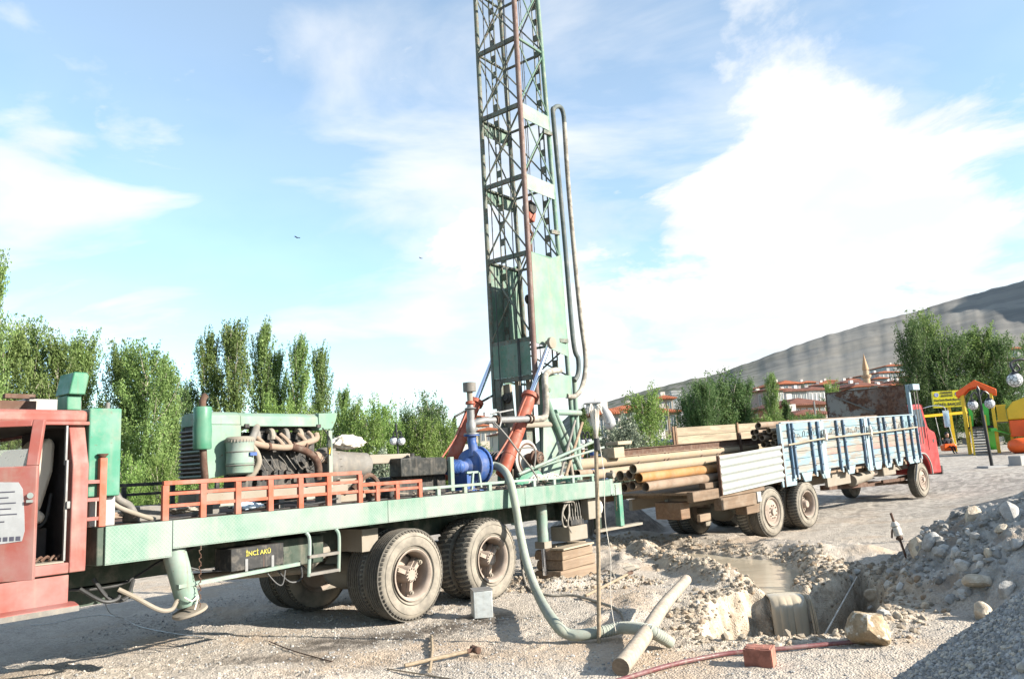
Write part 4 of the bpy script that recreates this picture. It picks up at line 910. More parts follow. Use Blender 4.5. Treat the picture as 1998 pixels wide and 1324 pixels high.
# side branch: horizontal line to the standpipe
ln = part(MB().tube([(1.72,.5,2.40),(1.80,.45,2.42),(1.90,.42,2.44),(2.05,.40,2.44),(2.95,.40,2.47)], .05, 14, 4), 'delivery_pipe', 'galv', TA)
part(MB().tube([(2.95,.40,2.47),(3.20,.40,2.475),(3.34,.40,2.50),(3.40,.40,2.60),(3.42,.40,2.90),(3.45,.43,3.10),(3.60,.5,3.22),(3.90,.62,3.30),(4.35,.74,3.36)], .052, 14, 5), 'delivery_hose', 'hose_grey', ln)
b = MB()
for u in (2.10, 2.14, 2.90, 2.98): b.lathe((u, .40, 2.445 if u < 2.5 else 2.47), (1, 0, 0), [(0, .05), (.002, .075), (.018, .075), (.02, .05)], 16)
part(b, 'hose_clamps', 'rust', ln)
part(MB().tube([(2.02,.36,2.52),(2.12,.33,2.56),(2.18,.34,2.44),(2.10,.33,2.32),(2.02,.36,2.40)], .012, 7).beam((2.0,.38,2.53), (2.45,.32,2.60), .02), 'valve_handle', 'galv', ln)
part(MB().tube([(1.98,.3,2.40),(2.12,.2,2.20),(2.32,.1,1.90),(2.50,.0,1.62),(2.52,-.02,1.50)], .014, 8).tube([(2.35,.2,2.0),(2.55,.1,2.02),(2.60,.05,1.95),(2.48,.0,1.72)], .012, 7), 'control_rod', 'steel_dirty', ln)
# suction hose (own thing: long green hose)
hp = [aw(1.90, .5, 1.79), aplane(966, 908, .42) @ np.array([AU, AV, V(0,0,1)]) + A0, aplane(983, 917, .15) @ np.array([AU, AV, V(0,0,1)]) + A0, aplane(995, 938, -.06) @ np.array([AU, AV, V(0,0,1)]) + A0, aplane(1005, 982, -.16) @ np.array([AU, AV, V(0,0,1)]) + A0, aplane(1014, 1035, -.22) @ np.array([AU, AV, V(0,0,1)]) + A0, aplane(1027, 1095, -.55) @ np.array([AU, AV, V(0,0,1)]) + A0, aplane(1048, 1155, -1.0) @ np.array([AU, AV, V(0,0,1)]) + A0, atz(1078, 1208, .20), atz(1112, 1237, .09), atz(1170, 1232, .10), atz(1215, 1224, .12), atz(1262, 1228, .20), atz(1288, 1240, .14), atz(1306, 1252, .05)]
b = MB(); b.tube(hp, .056, 16, 7)
sp = smooth_pts(hp, 7)
hs = tag(b.build('suction_hose', paint('dusty_green_hose', (0.36, 0.40, 0.33), 0.55, 0.0, rough=.7, fade=.5, scale=2.5, streak=False)), 'thick green suction hose curving from the blue pump down to the pit edge', 'hose')
b = MB(); PP = smooth_pts(hp, 60); n0 = int(len(PP) * .70); acc = 0; last = PP[n0]
for i in range(n0, len(PP) - 40):
    acc += np.linalg.norm(PP[i] - PP[i-1])
    if acc > .028:
        acc = 0; d = nrm(PP[i+1] - PP[i]); b.lathe(PP[i], d, [(-.007, .054), (-.003, .0605), (.003, .0605), (.007, .054)], 14)
o = b.build('hose_coils', paint('pale_hose_coil', (0.50, 0.51, 0.44), 0.4, 0, streak=False, fade=.3)); o.parent = hs; 
part(MB().lathe(hp[0]-nrm(hp[1]-hp[0])*.0, hp[1]-hp[0], [(-.04, .075), (-.01, .078), (.12, .075), (.13, .066)], 18), 'hose_collar', 'steel_dirty', hs)
# -- winch
wn = empty('winch', parent=TA)

part(MB().cyl((3.14, .66, 1.86), (3.14, 1.95, 1.86), .13, n=24), 'winch_drum', 'dusty', wn)
for v in (.62, 1.90): part(MB().lathe((3.14, v, 1.86), (0, 1, 0), [(0, .26), (.006, .275), (.012, .30), (.045, .30), (.05, .27)], 40), 'drum_flange', 'white', wn)
part(MB().lathe((3.14, .615, 1.86), (0, 1, 0), [(0, .25), (-.01, .245), (-.01, .225), (0, .22)], 40, caps=False), 'flange_ring', 'rust', wn)
part(MB().lathe((3.14, .36, 1.86), (0, 1, 0), [(0, .085), (.01, .10), (.08, .10), (.09, .13), (.13, .13), (.14, .09), (.25, .085)], 26), 'clutch_hub', 'rust', wn)
b = MB()
for k in range(8):
    th = 2*math.pi*k/8; b.cyl((3.14+.055*math.cos(th), .345, 1.86+.055*math.sin(th)), (3.14+.055*math.cos(th), .362, 1.86+.055*math.sin(th)), .010, n=6)
part(b, 'hub_bolts', 'dark_metal', wn)
part(MB().prism([(2.55, 1.44), (3.45, 1.44), (3.12, 1.72), (2.85, 1.72)], (0, .44, 0), (1, 0, 0), (0, 0, 1), (0, 1, 0), .04), 'bearing_bracket', 'green', wn)
b = MB(); 
for k in range(16): b.lathe((3.14, .72+.07*k, 1.86), (0, 1, 0), [(0, .13), (.018, .155), (.036, .155), (.054, .13)], 24)
part(b, 'wound_cable', 'cable', wn)
# -- mast
ms = empty('mast', parent=TA)
U0, V0, V1 = 3.70, .80, 1.72
TOPZ = 16.2
def c_(i, z):   # corner positions, the rear pair leaning in with height
    k = (z - 1.5) / 9.0
    return [V(U0, V0, z), V(4.74 - .30*k*.95, V0 + .01*k, z), V(4.74 - .30*k*.95, V1, z), V(U0, V1, z)][i]
LV = [3.22, 3.87, 5.38, 6.77, 8.10, 9.39, 10.68, 12.0, 13.3, 14.6, 16.0]
mats = ['mast_brown', 'mast_green', 'mast_rust', 'mast_rust']
for i in range(4):
    zb = 2.75 if i in (0, 3) else 1.45
    part(MB().tube([c_(i, zb), c_(i, 9), c_(i, TOPZ)], .048 if i == 0 else .042, 10, 1), 'corner_tube', mats[i], ms)
for li, z in enumerate(LV):
    for i, j in ((0, 1), (1, 2), (2, 3), (3, 0)):
        p, q = c_(i, z), c_(j, z); d = nrm(q - p) * .05
        if (i, j) == (3, 0): part(MB().beam(p + d, q - d, .05, .08, up=(0, 0, 1)), 'crossbar', 'mast_rust', ms)
        elif li in (0, 1) and (i, j) != (3, 0): part(MB().beam(p + d, q - d, .03, .04, up=(0, 0, 1)), 'crossbar', 'mast_green', ms)
        else: part(MB().tube([p + d, q - d], .026, 8, 1), 'crossbar', 'mast_green' if (i, j) == (0, 1) else 'mast_rust', ms)
    if li:
        z0 = LV[li-1]
        for i, j in ((0, 1), (1, 2), (2, 3), (3, 0)):
            if (i, j) in ((0, 1), (2, 3)) and li in (1, 2): continue
            off = {0: V(0, -.02, 0), 1: V(.02, 0, 0), 2: V(0, .02, 0), 3: V(-.02, 0, 0)}[i]
            for s, (a_, b_) in enumerate(((c_(i, z0 + .06), c_(j, z - .06)), (c_(j, z0 + .06), c_(i, z - .06)))):
                part(MB().tube([a_ + off*(1 if s else .1), b_ + off*(1 if s else .1)], .0155, 6, 1), 'cross_brace', 'mast_green' if (i, j) == (0, 1) else 'mast_rust', ms)
# plates on the two sides
for vv, sgn in ((V0 - .035, 1), (V1 + .03, 1)):
    for z0, z1 in ((7.84, 8.12), (6.52, 6.80)):
        pl = MB().prism([(c_(0, z0)[0]+.03, z0), (c_(1, z0)[0]-.03, z0), (c_(1, z1)[0]-.03, z1), (c_(0, z1)[0]+.03, z1)], (0, vv, 0), (1, 0, 0), (0, 0, 1), (0, 1, 0), .012); part(pl, 'gusset_plate', 'green_pale' if vv < 1 else 'mast_green', ms)
    part(MB().prism([(3.74, 3.80), (4.68, 3.62), (4.66, 5.50), (4.45, 5.42), (4.30, 5.36), (3.74, 5.38)], (0, vv, 0), (1, 0, 0), (0, 0, 1), (0, 1, 0), .014), 'side_plate', 'panel_green' if vv < 1 else 'mast_green', ms, bevel=.004)
part(MB().box((3.655, V0+.05, 3.26), (3.665, V1-.05, 3.83)), 'front_plate', 'mast_green', ms)
part(MB().prism([(3.86, 2.84), (4.62, 2.90), (4.70, 3.28), (3.80, 3.28)], (0, V0-.06, 0), (1, 0, 0), (0, 0, 1), (0, 1, 0), .016), 'lower_plate', 'panel_green', ms)
part(MB().cyl((4.0, V0-.07, 3.0), (4.0, V0-.02, 3.0), .035), 'plate_boss', 'mast_green', ms)
part(MB().prism([(-.0, 2.10), (.12, 1.95), (.14, 3.22), (0, 3.22)], (3.66, V1-.20, 0), (0, 1, 0), (0, 0, 1), (1, 0, 0), .05), 'leg_plate', 'mast_rust', ms)
part(MB().prism([(-.42, 1.55), (-.10, 1.55), (-.05, 3.16), (-.30, 3.16)], (3.76, V1, 0), (0, 1, 0), (0, 0, 1), (1, 0, 0), .06), 'leg_plate', 'dusty', ms)
part(MB().lathe((3.74, 1.45, 2.92), (-1, 0, 0), [(0, .09), (.04, .09), (.05, .05), (.08, .05)], 14), 'guide_pulley', 'dark_metal', ms)
for v in (1.12, 1.38): part(MB().box((3.95, v, 1.5), (4.03, v+.07, 3.3)), 'guide_column', 'dusty', ms)
part(MB().box((4.05, .9, 1.45), (4.2, 1.05, 3.3)), 'guide_column', 'mast_green', ms)
# perforated guide strips with rungs
for gu, gv_ in ((4.10, V1-.10), (4.55, V0+.12)):
    for dv in (0, .10): part(MB().box((gu-.01, gv_+dv, 3.3), (gu+.012, gv_+dv+.018, TOPZ-.3)), 'guide_strip', 'mast_rust', ms)
    for k in range(38):
        z = 3.45 + k*.33; part(MB().box((gu-.013, gv_+.019, z), (gu+.005, gv_+.099, z+.13)), 'guide_rung', 'mast_rust', ms)
for k, (u, v) in enumerate(((3.98, 1.0), (4.05, 1.06), (4.12, 1.02), (4.2, 1.15), (4.28, 1.1), (4.10, 1.35))): part(MB().tube([(u, v, 2.2 if k > 3 else 6.6), (u + .01, v, TOPZ - .2)], .008, 5, 1), 'hoist_cable', 'cable', ms)
part(MB().tube([(3.62, 1.5, 1.9), (3.62, 1.52, 5.5), (3.66, 1.5, 12)], .010, 5, 1), 'hoist_cable', 'cable', ms)
part(MB().tube([(3.60, 1.08, 2.1), (3.61, 1.06, 5.5), (3.66, 1.0, 12)], .010, 5, 1), 'hoist_cable', 'cable', ms)
part(MB().tube([(3.62, 1.05, 2.0), (3.62, 1.05, 3.9)], .013, 6, 1), 'control_cable', 'rubber_dark', ms)
# standpipe: up, over and down as a rubber hose
spz = lambda px, py, v=.74: aplane(px, py, v)
sp_ = part(MB().tube([spz(1121, 742), spz(1128, 728), spz(1128, 700), spz(1118, 660), spz(1100, 450), spz(1080, 235), spz(1080, 215), spz(1086, 208), spz(1094, 210), spz(1099, 222), spz(1101, 240)], .043, 12, 6), 'standpipe', paint('dark_steel_pipe', (.12, .15, .15), .3, .3, rough=.5, fade=.1), ms)
part(MB().tube([spz(1101, 240), spz(1108, 350), spz(1121, 500), spz(1133, 620), spz(1142, 690), spz(1141, 730), spz(1133, 760), spz(1120, 773), spz(1106, 772)], .043, 12, 6), 'mast_hose', 'hose_grey', ms)
for py in (262, 455, 665): p = spz(1076 + (py-262)*.078, py); part(MB().beam(p + V(-.20, .04, 0), p, .05, .07, up=(0, 0, 1)), 'pipe_bracket', 'mast_rust', ms)
# travelling block
bk = part(MB().prism([(-.09, -.16), (.07, -.20), (.12, -.05), (.10, .15), (.0, .22), (-.09, .14)], (4.22, 1.05, 6.30), (1, 0, 0), (0, 0, 1), (0, 1, 0), .12), 'travelling_block', 'orange', ms, bevel=.02)
part(MB().lathe((4.22, 1.02, 6.36), (0, 1, 0), [(0, .10), (.03, .12), (.15, .12), (.18, .10)], 20), 'block_sheave', 'dark_metal', ms)
part(MB().tube([(4.2,1.11,6.05),(4.2,1.11,5.95),(4.26,1.11,5.88),(4.2,1.11,5.80),(4.13,1.11,5.86)], .025, 8).cyl((4.2,1.11,5.78), (4.2,1.11,5.5), .03), 'hook', 'rust', ms)
part(MB().lathe((3.95, 1.0, 4.62), (0, 1, 0), [(0, .05), (.02, .09), (.06, .09), (.08, .05)], 14).cyl((3.95, 1.04, 3.9), (3.95, 1.04, 4.6), .03), 'swivel', 'dark_metal', ms)
# support frame round the mast foot
fr = empty('mast_support', parent=TA)
for p, q, mt, w_ in (((4.83, .80, 1.45), (4.86, .80, 3.28), 'green_pale', .045), ((4.83, 1.8, 1.45), (4.86, 1.8, 3.28), 'green_pale', .045), ((4.10, .72, 2.62), (4.85, .72, 2.62), 'green_pale', .05), ((3.86, .74, 2.86), (4.62, .74, 1.55), 'mast_green', .06), ((4.08, .70, 2.60), (4.74, .70, 1.60), 'green_pale', .045), ((3.3, .8, 2.4), (4.1, .8, 2.42), 'dusty', .05), ((3.86, .74, 3.28), (3.86, .74, 2.86), 'dusty', .045)):
    part(MB().tube([p, q], w_, 12, 1), 'frame_tube', mt, fr)
part(MB().prism([(3.72, 1.44), (4.36, 1.44), (4.04, 2.58), (3.84, 2.58)], (0, .78, 0), (1, 0, 0), (0, 0, 1), (0, 1, 0), .05), 'foot_plate', 'green_pale', fr, bevel=.005)
part(MB().prism([(3.72, 1.44), (4.36, 1.44), (4.04, 2.58), (3.84, 2.58)], (0, 1.72, 0), (1, 0, 0), (0, 0, 1), (0, 1, 0), .05), 'foot_plate', 'green', fr)
part(MB().box((3.50, .9, 1.44), (3.66, 1.06, 2.7)), 'foot_column', 'mast_rust', fr); part(MB().box((3.50, 1.3, 1.44), (3.62, 1.5, 2.4)), 'foot_column', 'dusty', fr)
# hoisting rams
for k, vv in enumerate((.66, 1.86)):
    p0 = V(2.52, vv, 1.62); p2 = V(3.96, vv, 3.79); d = nrm(p2 - p0); p1 = p0 + d * 1.50
    cy = part(MB().lathe(p0, d, [(0, .07), (.02, .108), (1.45, .108)], 20), 'hoist_ram', 'orange', TA)
    part(MB().lathe(p0 + d*.35, d, [(0, .108), (.004, .114), (.02, .114), (.024, .108)], 20).lathe(p0 + d*.75, d, [(0, .108), (.004, .112), (.014, .112), (.018, .108)], 20), 'ram_weld', 'orange', cy)
    part(MB().lathe(p0 + d*1.45, d, [(0, .10), (.003, .145), (.07, .145), (.075, .10), (.10, .09)], 10), 'ram_gland', 'orange', cy)
    part(MB().cyl(p0 + d*1.54, p2 - d*.03, .042, n=16), 'ram_rod', 'chrome', cy)
    part(MB().lathe(p2 + V(0, -.08, 0), (0, 1, 0), [(0, .05), (.003, .10), (.06, .10), (.065, .06), (.13, .055)], 18), 'ram_eye', 'dusty', cy)
    part(MB().tube([p0 + V(-.16, -.02, .25), p0 + d*.8 + V(-.16, -.02, 0), p0 + d*1.35 + V(-.14, -.02, 0), p0 + d*1.47 + V(-.05, -.02, .06)], .014, 7), 'oil_line', 'rail_orange', cy)
part(MB().tube([(3.64, 1.72, 2.98), (2.9, 1.95, 2.62)], .02, 7, 1), 'stay_rod', 'dark_metal', ms)
# clutter on the rear deck: coiled rope, short rods
b = MB(); rnd = random.Random(9)
for k in range(16):
    u = 2.55 + .06*rnd.random()*k; b.tube([(u, .10+.2*rnd.random(), 1.47+.12*rnd.random()), (u+.12, .15, 1.56+.06*rnd.random()), (u+.25, .1+.2*rnd.random(), 1.50+.08*rnd.random()), (u+.36, .2, 1.47)], .009, 5, 3)
o = part(b, 'rope_bundle', 'rope', TA); o['kind'] = 'stuff'
b = MB()
for k in range(70):
    u = .4 + 3.7*rnd.random(); v = .05 + .5*rnd.random(); L = .05 + .18*rnd.random(); a_ = rnd.random()*3; z = 1.452 + .03*rnd.random()
    b.beam((u, v, z), (u+L*math.cos(a_), v+L*math.sin(a_), z+.02*rnd.random()), .02, .015)
o = part(b, 'deck_litter', 'dusty', TA); o['kind'] = 'stuff'
box('ridge_box', 'green', TA, (3.2, .12, 1.44), (3.75, .45, 1.56), .01)
# text on the battery box
TXT = {}
def text_obj(s, size, mat, parent, loc, rot, name='lettering', ext=.002, align='CENTER', sx=1.0):
    cu = bpy.data.curves.new('t', 'FONT'); cu.body = s; cu.size = size; cu.extrude = ext; cu.align_x = align; cu.align_y = 'CENTER'; cu.resolution_u = 3; cu.offset = size * .018
    o = bpy.data.objects.new('t', cu); COL.objects.link(o); dg = bpy.context.evaluated_depsgraph_get()
    me = bpy.data.meshes.new_from_object(o.evaluated_get(dg)); bpy.data.objects.remove(o); me.materials.clear(); me.materials.append(mat)
    r = bpy.data.objects.new(name, me); COL.objects.link(r); r.parent = parent; r.location = tuple(map(float, loc)); r.rotation_euler = rot; r.scale = (sx, 1, 1); return r
text_obj('İNCİ AKÜ', .062, plain('yellow_lettering', (.34, .30, .05), .6, bump=0), bx, (-2.10, .055, 1.045), (math.pi/2, 0, 0))
# ------------------------------------------------------------------ loose things on the ground
def G(px, py, dz=0.0):
    """point on the terrain seen at a photo pixel"""
    d = _ray(px, py); t = np.linspace(3.5, 70, 14000); P = EYE[:, None] + d[:, None] * t
    z = H(P[0], P[1], False)[0]; k = int(np.argmax(P[2] < z)); p = P[:, k].copy(); p[2] = z[k] + dz; return p
def thing_tube(name, pts, r, mat, label, cat, sm=4, n=8, group=None):
    return tag(MB().tube(pts, r, n, sm).build(name, M[mat] if isinstance(mat, str) else mat), label, cat, group)
# peeled log across the pit edge
l0 = G(1212, 1318, .07); l1 = atz(1337, 1128, .40)
l1 = l0 + nrm(l1 - l0) * np.linalg.norm(l1 - l0)
b = MB(); dL = nrm(l1 - l0); PP = [l0 + (l1 - l0) * t + V(.02*math.sin(7*t), 0, .012*math.sin(5*t)) for t in np.linspace(0, 1, 14)]
lg = tag(b.tube(PP, [.078, .075, .07, .068, .064, .060, .058], 18, 2).build('peeled_log', M['log']), 'pale peeled log lying across the edge of the muddy pit', 'log')
part(MB().lathe(l0 - dL*.001, -dL, [(0, .074), (.003, .074), (.004, .03), (.0041, .001)], 18), 'sawn_end', 'wood', lg)
# iron probe with straps tied at its top
b0 = G(1168, 1254, -.06); b1 = at(1161, 812, 7.95)
lp = tag(MB().tube([b0, b0 + (b1-b0)*.5 + V(.01,0,0), b1], .021, 10, 3).build('upright_pole', M['handle']), 'thin upright wooden pole wrapped with frayed straps standing before the truck deck', 'pole')
b = MB(); rnd = random.Random(2)
for k in range(9):
    a_ = k * .8; t0 = b1 + V(0, 0, -.22 + .03*rnd.random()); b.tube([t0, t0 + V(.022*math.cos(a_), .022*math.sin(a_), .12), b1 + V(.05*math.cos(a_), .04*math.sin(a_), .05 + .08*rnd.random()), b1 + V(.09*math.cos(a_), .06*math.sin(a_), .0 + .08*rnd.random())], [.010, .013, .008, .005], 5, 4)
part(b, 'strap_bundle', 'rope', lp)
part(MB().tube([b1 + V(0, 0, -.34), b1 + V(.0, 0, -.22)], .030, 10, 1), 'tape_wrap', 'rubber_dark', lp)
part(MB().tube([b1 + V(.02, 0, -.2), b1 + V(.05, 0, -.6), b1 + V(.03, 0, -1.0), b1 + V(.06, .02, -1.4), b1 + V(.03, 0, -1.8), b1 + V(.06, -.02, -2.1)], .0035, 5, 5), 'hanging_cord', 'rope', lp)
wp = b1 + V(.17, .35, .02)
tag(MB().tube([b1 + V(.08,.02,.10), b1 + V(.12,.02,.02), b1 + V(.15,.02,-.08), b1 + V(.10, .02, -.10)], [.02, .05, .06, .03], 9, 3).build('plastic_bag', M['paper']), 'small white plastic bag caught at the top of the strapped pole', 'bag')
# shovel
s0 = G(1143, 1166, .03); s1 = G(1232, 1133, .12)
sh = tag(MB().tube([s0, s1], .019, 8, 2).build('shovel', M['handle']), 'wooden handled shovel lying on the dirt beside the timber blocks', 'shovel')
d = nrm(s1 - s0); sd_ = nrm(np.cross(d, V(0, 0, 1)))
b = MB(); vs = []; fs = []
for j in range(6):
    for i in range(7):
        a_ = (i-3)/3; t = j/5; wd = .115*(1 - .45*max(0, t-.4)**1.2/.6); vs.append(s1 + d*(t*.27 - .02) + sd_*a_*wd + V(0, 0, .05*a_*a_ + .02*(1-t)))
for j in range(5):
    for i in range(6): fs.append((j*7+i, j*7+i+1, (j+1)*7+i+1, (j+1)*7+i))
b.add(vs, fs); o = part(b, 'blade', 'dusty', sh); o.modifiers.new('t', 'SOLIDIFY').thickness = .005
part(MB().cyl(s1 - d*.12, s1 + d*.03, .024, .03, n=8), 'socket', 'rust', sh)
# sledgehammer and stick
h0 = G(790, 1303, .025); h1 = G(928, 1277, .05)
hm = tag(MB().tube([h0, h1], [.017, .019, .016], 10, 3).build('sledgehammer', M['handle']), 'sledgehammer with a pale wooden handle lying on the gravel', 'hammer')
d = nrm(h1 - h0); sd_ = nrm(np.cross(d, V(0, 0, 1))) 
part(MB().lathe(h1 + d*.0 - sd_*.07 - V(0,0,.0), sd_, [(0, .026), (.01, .036), (.05, .036), (.07, .028), (.09, .036), (.13, .036), (.14, .026)], 8), 'hammer_head', 'rust', hm)
part(MB().cyl(h1 - d*.09, h1 - d*.02, .021, n=10), 'collar', 'rust', hm)
thing_tube('wooden_stick', [G(842, 1243, .015), G(843, 1275, .02), G(838, 1312, .015)], .016, 'handle', 'short grey wooden stick under the sledgehammer handle', 'stick')
# square tin can
cc_ = G(941, 1203); tn = tag(empty('tin_can', cc_, (0, 0, R(12))), 'square dented tin can standing in front of the rear tyre', 'can')
part(MB().box((-.115, -.115, .004), (.115, .115, .318)), 'can_body', paint('tin_can_metal', (.58, .62, .62), .3, .25, rough=.35, metal=.35, fade=.5, scale=3), tn, bevel=.010)
part(MB().prism([(-.12, 0), (.12, 0), (.12, .012), (-.12, .012)], (0, -.12, .318), (1, 0, 0), (0, 0, 1), (0, 1, 0), .24), 'rolled_rim', 'galv', tn)
# brick
bc = G(1485, 1296); br = tag(empty('hollow_brick', bc, (R(3), R(-2), R(-28))), 'red hollow brick lying on the painted iron pipe', 'brick')
b = MB(); L, W_, Hh = .235, .17, .145
# walls and webs leave real holes
for z in (0, Hh/2-.006, Hh-.012): b.box((-L/2, -W_/2, z), (L/2, W_/2, z+.0119))
for x in (-L/2, -L/6-.006, L/6-.006, L/2-.012): b.box((x, -W_/2+.0002, .0121), (x+.0118, W_/2-.0002, Hh/2-.0062)); b.box((x, -W_/2+.0002, Hh/2+.0061), (x+.0118, W_/2-.0002, Hh-.0122))
b.box((-L/2+.0003, -W_/2+.001, .0122), (L/2-.0003, -W_/2+.012, Hh-.0123)); 
for k in range(22): x = -L/2 + .006 + k*(L-.01)/22; b.box((x, -W_/2-.0025, .004), (x+.005, -W_/2+.0005, Hh-.004))
for k in range(14): y = -W_/2 + .008 + k*(W_-.01)/14; b.box((-L/2-.0025, y, .004), (-L/2+.0005, y+.005, Hh-.004)); 
for k in range(26):
    b.box((-L/2+.01+rnd.random()*(L-.06), -W_/2+rnd.random()*(W_-.04), Hh), (-L/2+.03+rnd.random()*(L-.04), -W_/2+.03+rnd.random()*(W_-.04), Hh+.003+.008*rnd.random()))
part(b, 'brick_body', 'brickm', br)
# painted pipe
thing_tube('iron_pipe', [G(1175, 1345, .03), G(1300, 1306, .03), G(1400, 1284, .03), G(1450, 1279, .035), G(1520, 1273, .035), G(1600, 1264, .03), G(1672, 1258, .03)], .020, paint('maroon_pipe_paint', (.20, .06, .065), .6, .2, rough=.35, fade=.4, scale=2.5), 'long maroon iron pipe lying across the gravel from brick to boulder', 'pipe', 3, 12)
# boulder and stones
def rock_mesh(name, seed, mat, flat=.8, sub=3, amp=.25):
    import bmesh
    bm = bmesh.new(); bmesh.ops.create_icosphere(bm, subdivisions=sub, radius=1.0); rn = random.Random(seed)
    cuts = [(nrm([rn.gauss(0,1) for _ in range(3)]), .62 + .3*rn.random()) for _ in range(11)]
    for v_ in bm.verts:
        p = np.array(v_.co)
        for c, dd in cuts:
            t = p @ c
            if t > dd: p = p - c * (t - dd) * .88
        q = p * 2.1 + seed; p = p * (1 + amp * .5 * (math.sin(q[0]*1.7+q[1]) * math.sin(q[1]*1.9+q[2]) ) * .5 + .035 * (rn.random() - .5)); v_.co = Vector((p[0], p[1], p[2]*flat))
    me = bpy.data.meshes.new(name); bm.to_mesh(me); bm.free(); me.materials.append(mat); me.polygons.foreach_set('use_smooth', [True]*len(me.polygons)); me.set_sharp_from_angle(angle=R(28)); return me
def stone_mat(name, a, b_, c=None):
    m = Mat(name); x = m.mix(m.mr(m.noise(1.6, 7, .65), .38, .62), a, b_)
    if c: x = m.mix(m.mr(m.noise(2.2, 6, .6, off=(4, 0, 1)), .50, .62), x, c)
    x = m.mix(m.mr(m.noise(9, 6, .7), .5, .7, 0, .5), x, tuple(v * .6 for v in a)); m.base(x); m.rough(.92); m.spec(.2)
    m.bump(m.noise(5, 8, .68), .55, .04); return m.m
SM = [stone_mat('pale_limestone', (.40, .385, .355), (.54, .52, .49)), stone_mat('grey_limestone', (.29, .28, .265), (.42, .405, .38)), stone_mat('tan_stone', (.40, .33, .25), (.55, .48, .38))]
bo = G(1709, 1262); me = rock_mesh('boulder', 14, stone_mat('ochre_boulder', (.23, .175, .11), (.34, .26, .17), (.48, .44, .37)), .98, 4, .3)
tag(inst('boulder', me, None, bo + V(0, .10, .13), (R(10), R(-14), R(20)), (.205, .19, .185)), 'tan and cream boulder resting at the end of the maroon pipe', 'boulder')
RK = [rock_mesh('stone', 20 + i, SM[i % 3] if i % 5 else SM[2], .62 + .08*(i % 4), 2 + (i < 4), .3) for i in range(8)]
BIG = [((1912, 1140), .155, 'rounded pale boulder lying high on the rubble slope above the grey gravel heap'), ((1965, 1160), .11, 'angular whitish stone beside the rounded boulder on the rubble slope'), ((1920, 1207), .14, 'smooth white stone at the foot of the rubble by the gravel heap'),
       ((1882, 1110), .10, 'jagged white block just above the rounded boulder on the rubble'), ((1975, 1010), .16, 'large pale slab on the top of the rubble heap'), ((1955, 1035), .09, 'small cream stone below the large slab on the heap'),
       ((1865, 1083), .08, 'pale oblong stone in the middle of the rubble heap'), ((1835, 1083), .10, 'grey wedge shaped stone sunk in the rubble crest'), ((1790, 1073), .13, 'dusty pale rock at the low end of the rubble crest'), ((1815, 1062), .12, 'blocky pale rock leaning on the rubble crest'),
       ((1703, 1163), .11, 'long pale stone stuck in the wall of the pit'), ((1735, 1145), .07, 'grey stone above the long pale stone at the pit wall'), ((1855, 1172), .075, 'upright pale stone under the middle of the rubble slope'), ((1805, 1187), .06, 'small white stone low on the rubble slope near the boulder'),
       ((1700, 1190), .055, 'little white stone just behind the tan boulder'), ((1725, 1205), .08, 'dull grey stone behind the tan boulder'), ((1752, 1208), .06, 'dark grey stone right of the tan boulder'), ((1985, 1065), .09, 'pale stone at the frame side of the rubble heap'), ((1928, 1085), .06, 'small grey stone above the angular whitish stone'), ((1880, 1160), .06, 'small flat stone between upright stone and rounded boulder'),
       ((1362, 1180), .05, 'round grey pebble stuck in the lit pit wall'), ((1900, 1010), .12, 'brown clay clod on the crest of the rubble heap'), ((1670, 1118), .07, 'brownish lump on the far rim of the pit'), ((1660, 1130), .05, 'pale lump beside the brownish lump on the pit rim')]
for k, ((px, py), r, lab) in enumerate(BIG):
    g = G(px, py); tag(inst('stone', RK[k % 8], None, g + V(0, .0, r*.25), (k*.7, k*1.3, k*2.1), (r*1.15, r*.95, r)), lab, 'stone', 'stones on the rubble heap and pit edge')
# small rubble and pebbles as loose masses
def scatter(name, n, dens, size, mat, seed, x0, x1, y0, y1, kinds=6, sink=.3, cap=None, lab=None, cat=None):
    rn = np.random.RandomState(seed)
    import bmesh
    base = []
    for k in range(kinds):
        bm = bmesh.new(); bmesh.ops.create_icosphere(bm, subdivisions=1 if cap is None else cap, radius=1.0)
        v = np.array([list(a.co) for a in bm.verts]); f = np.array([[q.index for q in a.verts] for a in bm.faces]); bm.free()
        v = v * (0.72 + .56 * rn.rand(len(v), 1)) * np.array([1.15, .9, .7]); base.append((v, f))
    X = rn.uniform(x0, x1, n); Y = rn.uniform(y0, y1, n); Z, A_ = H(X, Y); p = dens(X, Y, Z, A_); keep = rn.rand(n) < p
    X, Y, Z = X[keep], Y[keep], Z[keep]; n = len(X); S = size[0] + (size[1]-size[0]) * rn.rand(n) ** 3
    vs = []; fs = []; off = 0
    for k in range(kinds):
        idx = np.where(np.arange(n) % kinds == k)[0]
        if not len(idx): continue
        v, f = base[k]; m = len(idx); th = rn.rand(m)*6.28; ph = rn.rand(m)*6.28; c, s_ = np.cos(th), np.sin(th); c2, s2 = np.cos(ph), np.sin(ph)
        x = v[None, :, 0]*c[:, None] - v[None, :, 1]*s_[:, None]; y = v[None, :, 0]*s_[:, None] + v[None, :, 1]*c[:, None]; z = np.repeat(v[None, :, 2], m, 0)
        y2 = y*c2[:, None] - z*s2[:, None]; z2 = y*s2[:, None] + z*c2[:, None]
        P = np.stack([x*S[idx, None] + X[idx, None], y2*S[idx, None] + Y[idx, None], z2*S[idx, None] + Z[idx, None] + S[idx, None]*(.5-sink)], -1)
        vs.append(P.reshape(-1, 3)); fs.append((f[None] + (np.arange(m)*len(v))[:, None, None]).reshape(-1, 3) + off); off += m*len(v)
    me = np_mesh(name, np.concatenate(vs), None, np.concatenate(fs), mat, False); o = bpy.data.objects.new(name, me); COL.objects.link(o); tag(o, lab, cat, kind='stuff'); return n
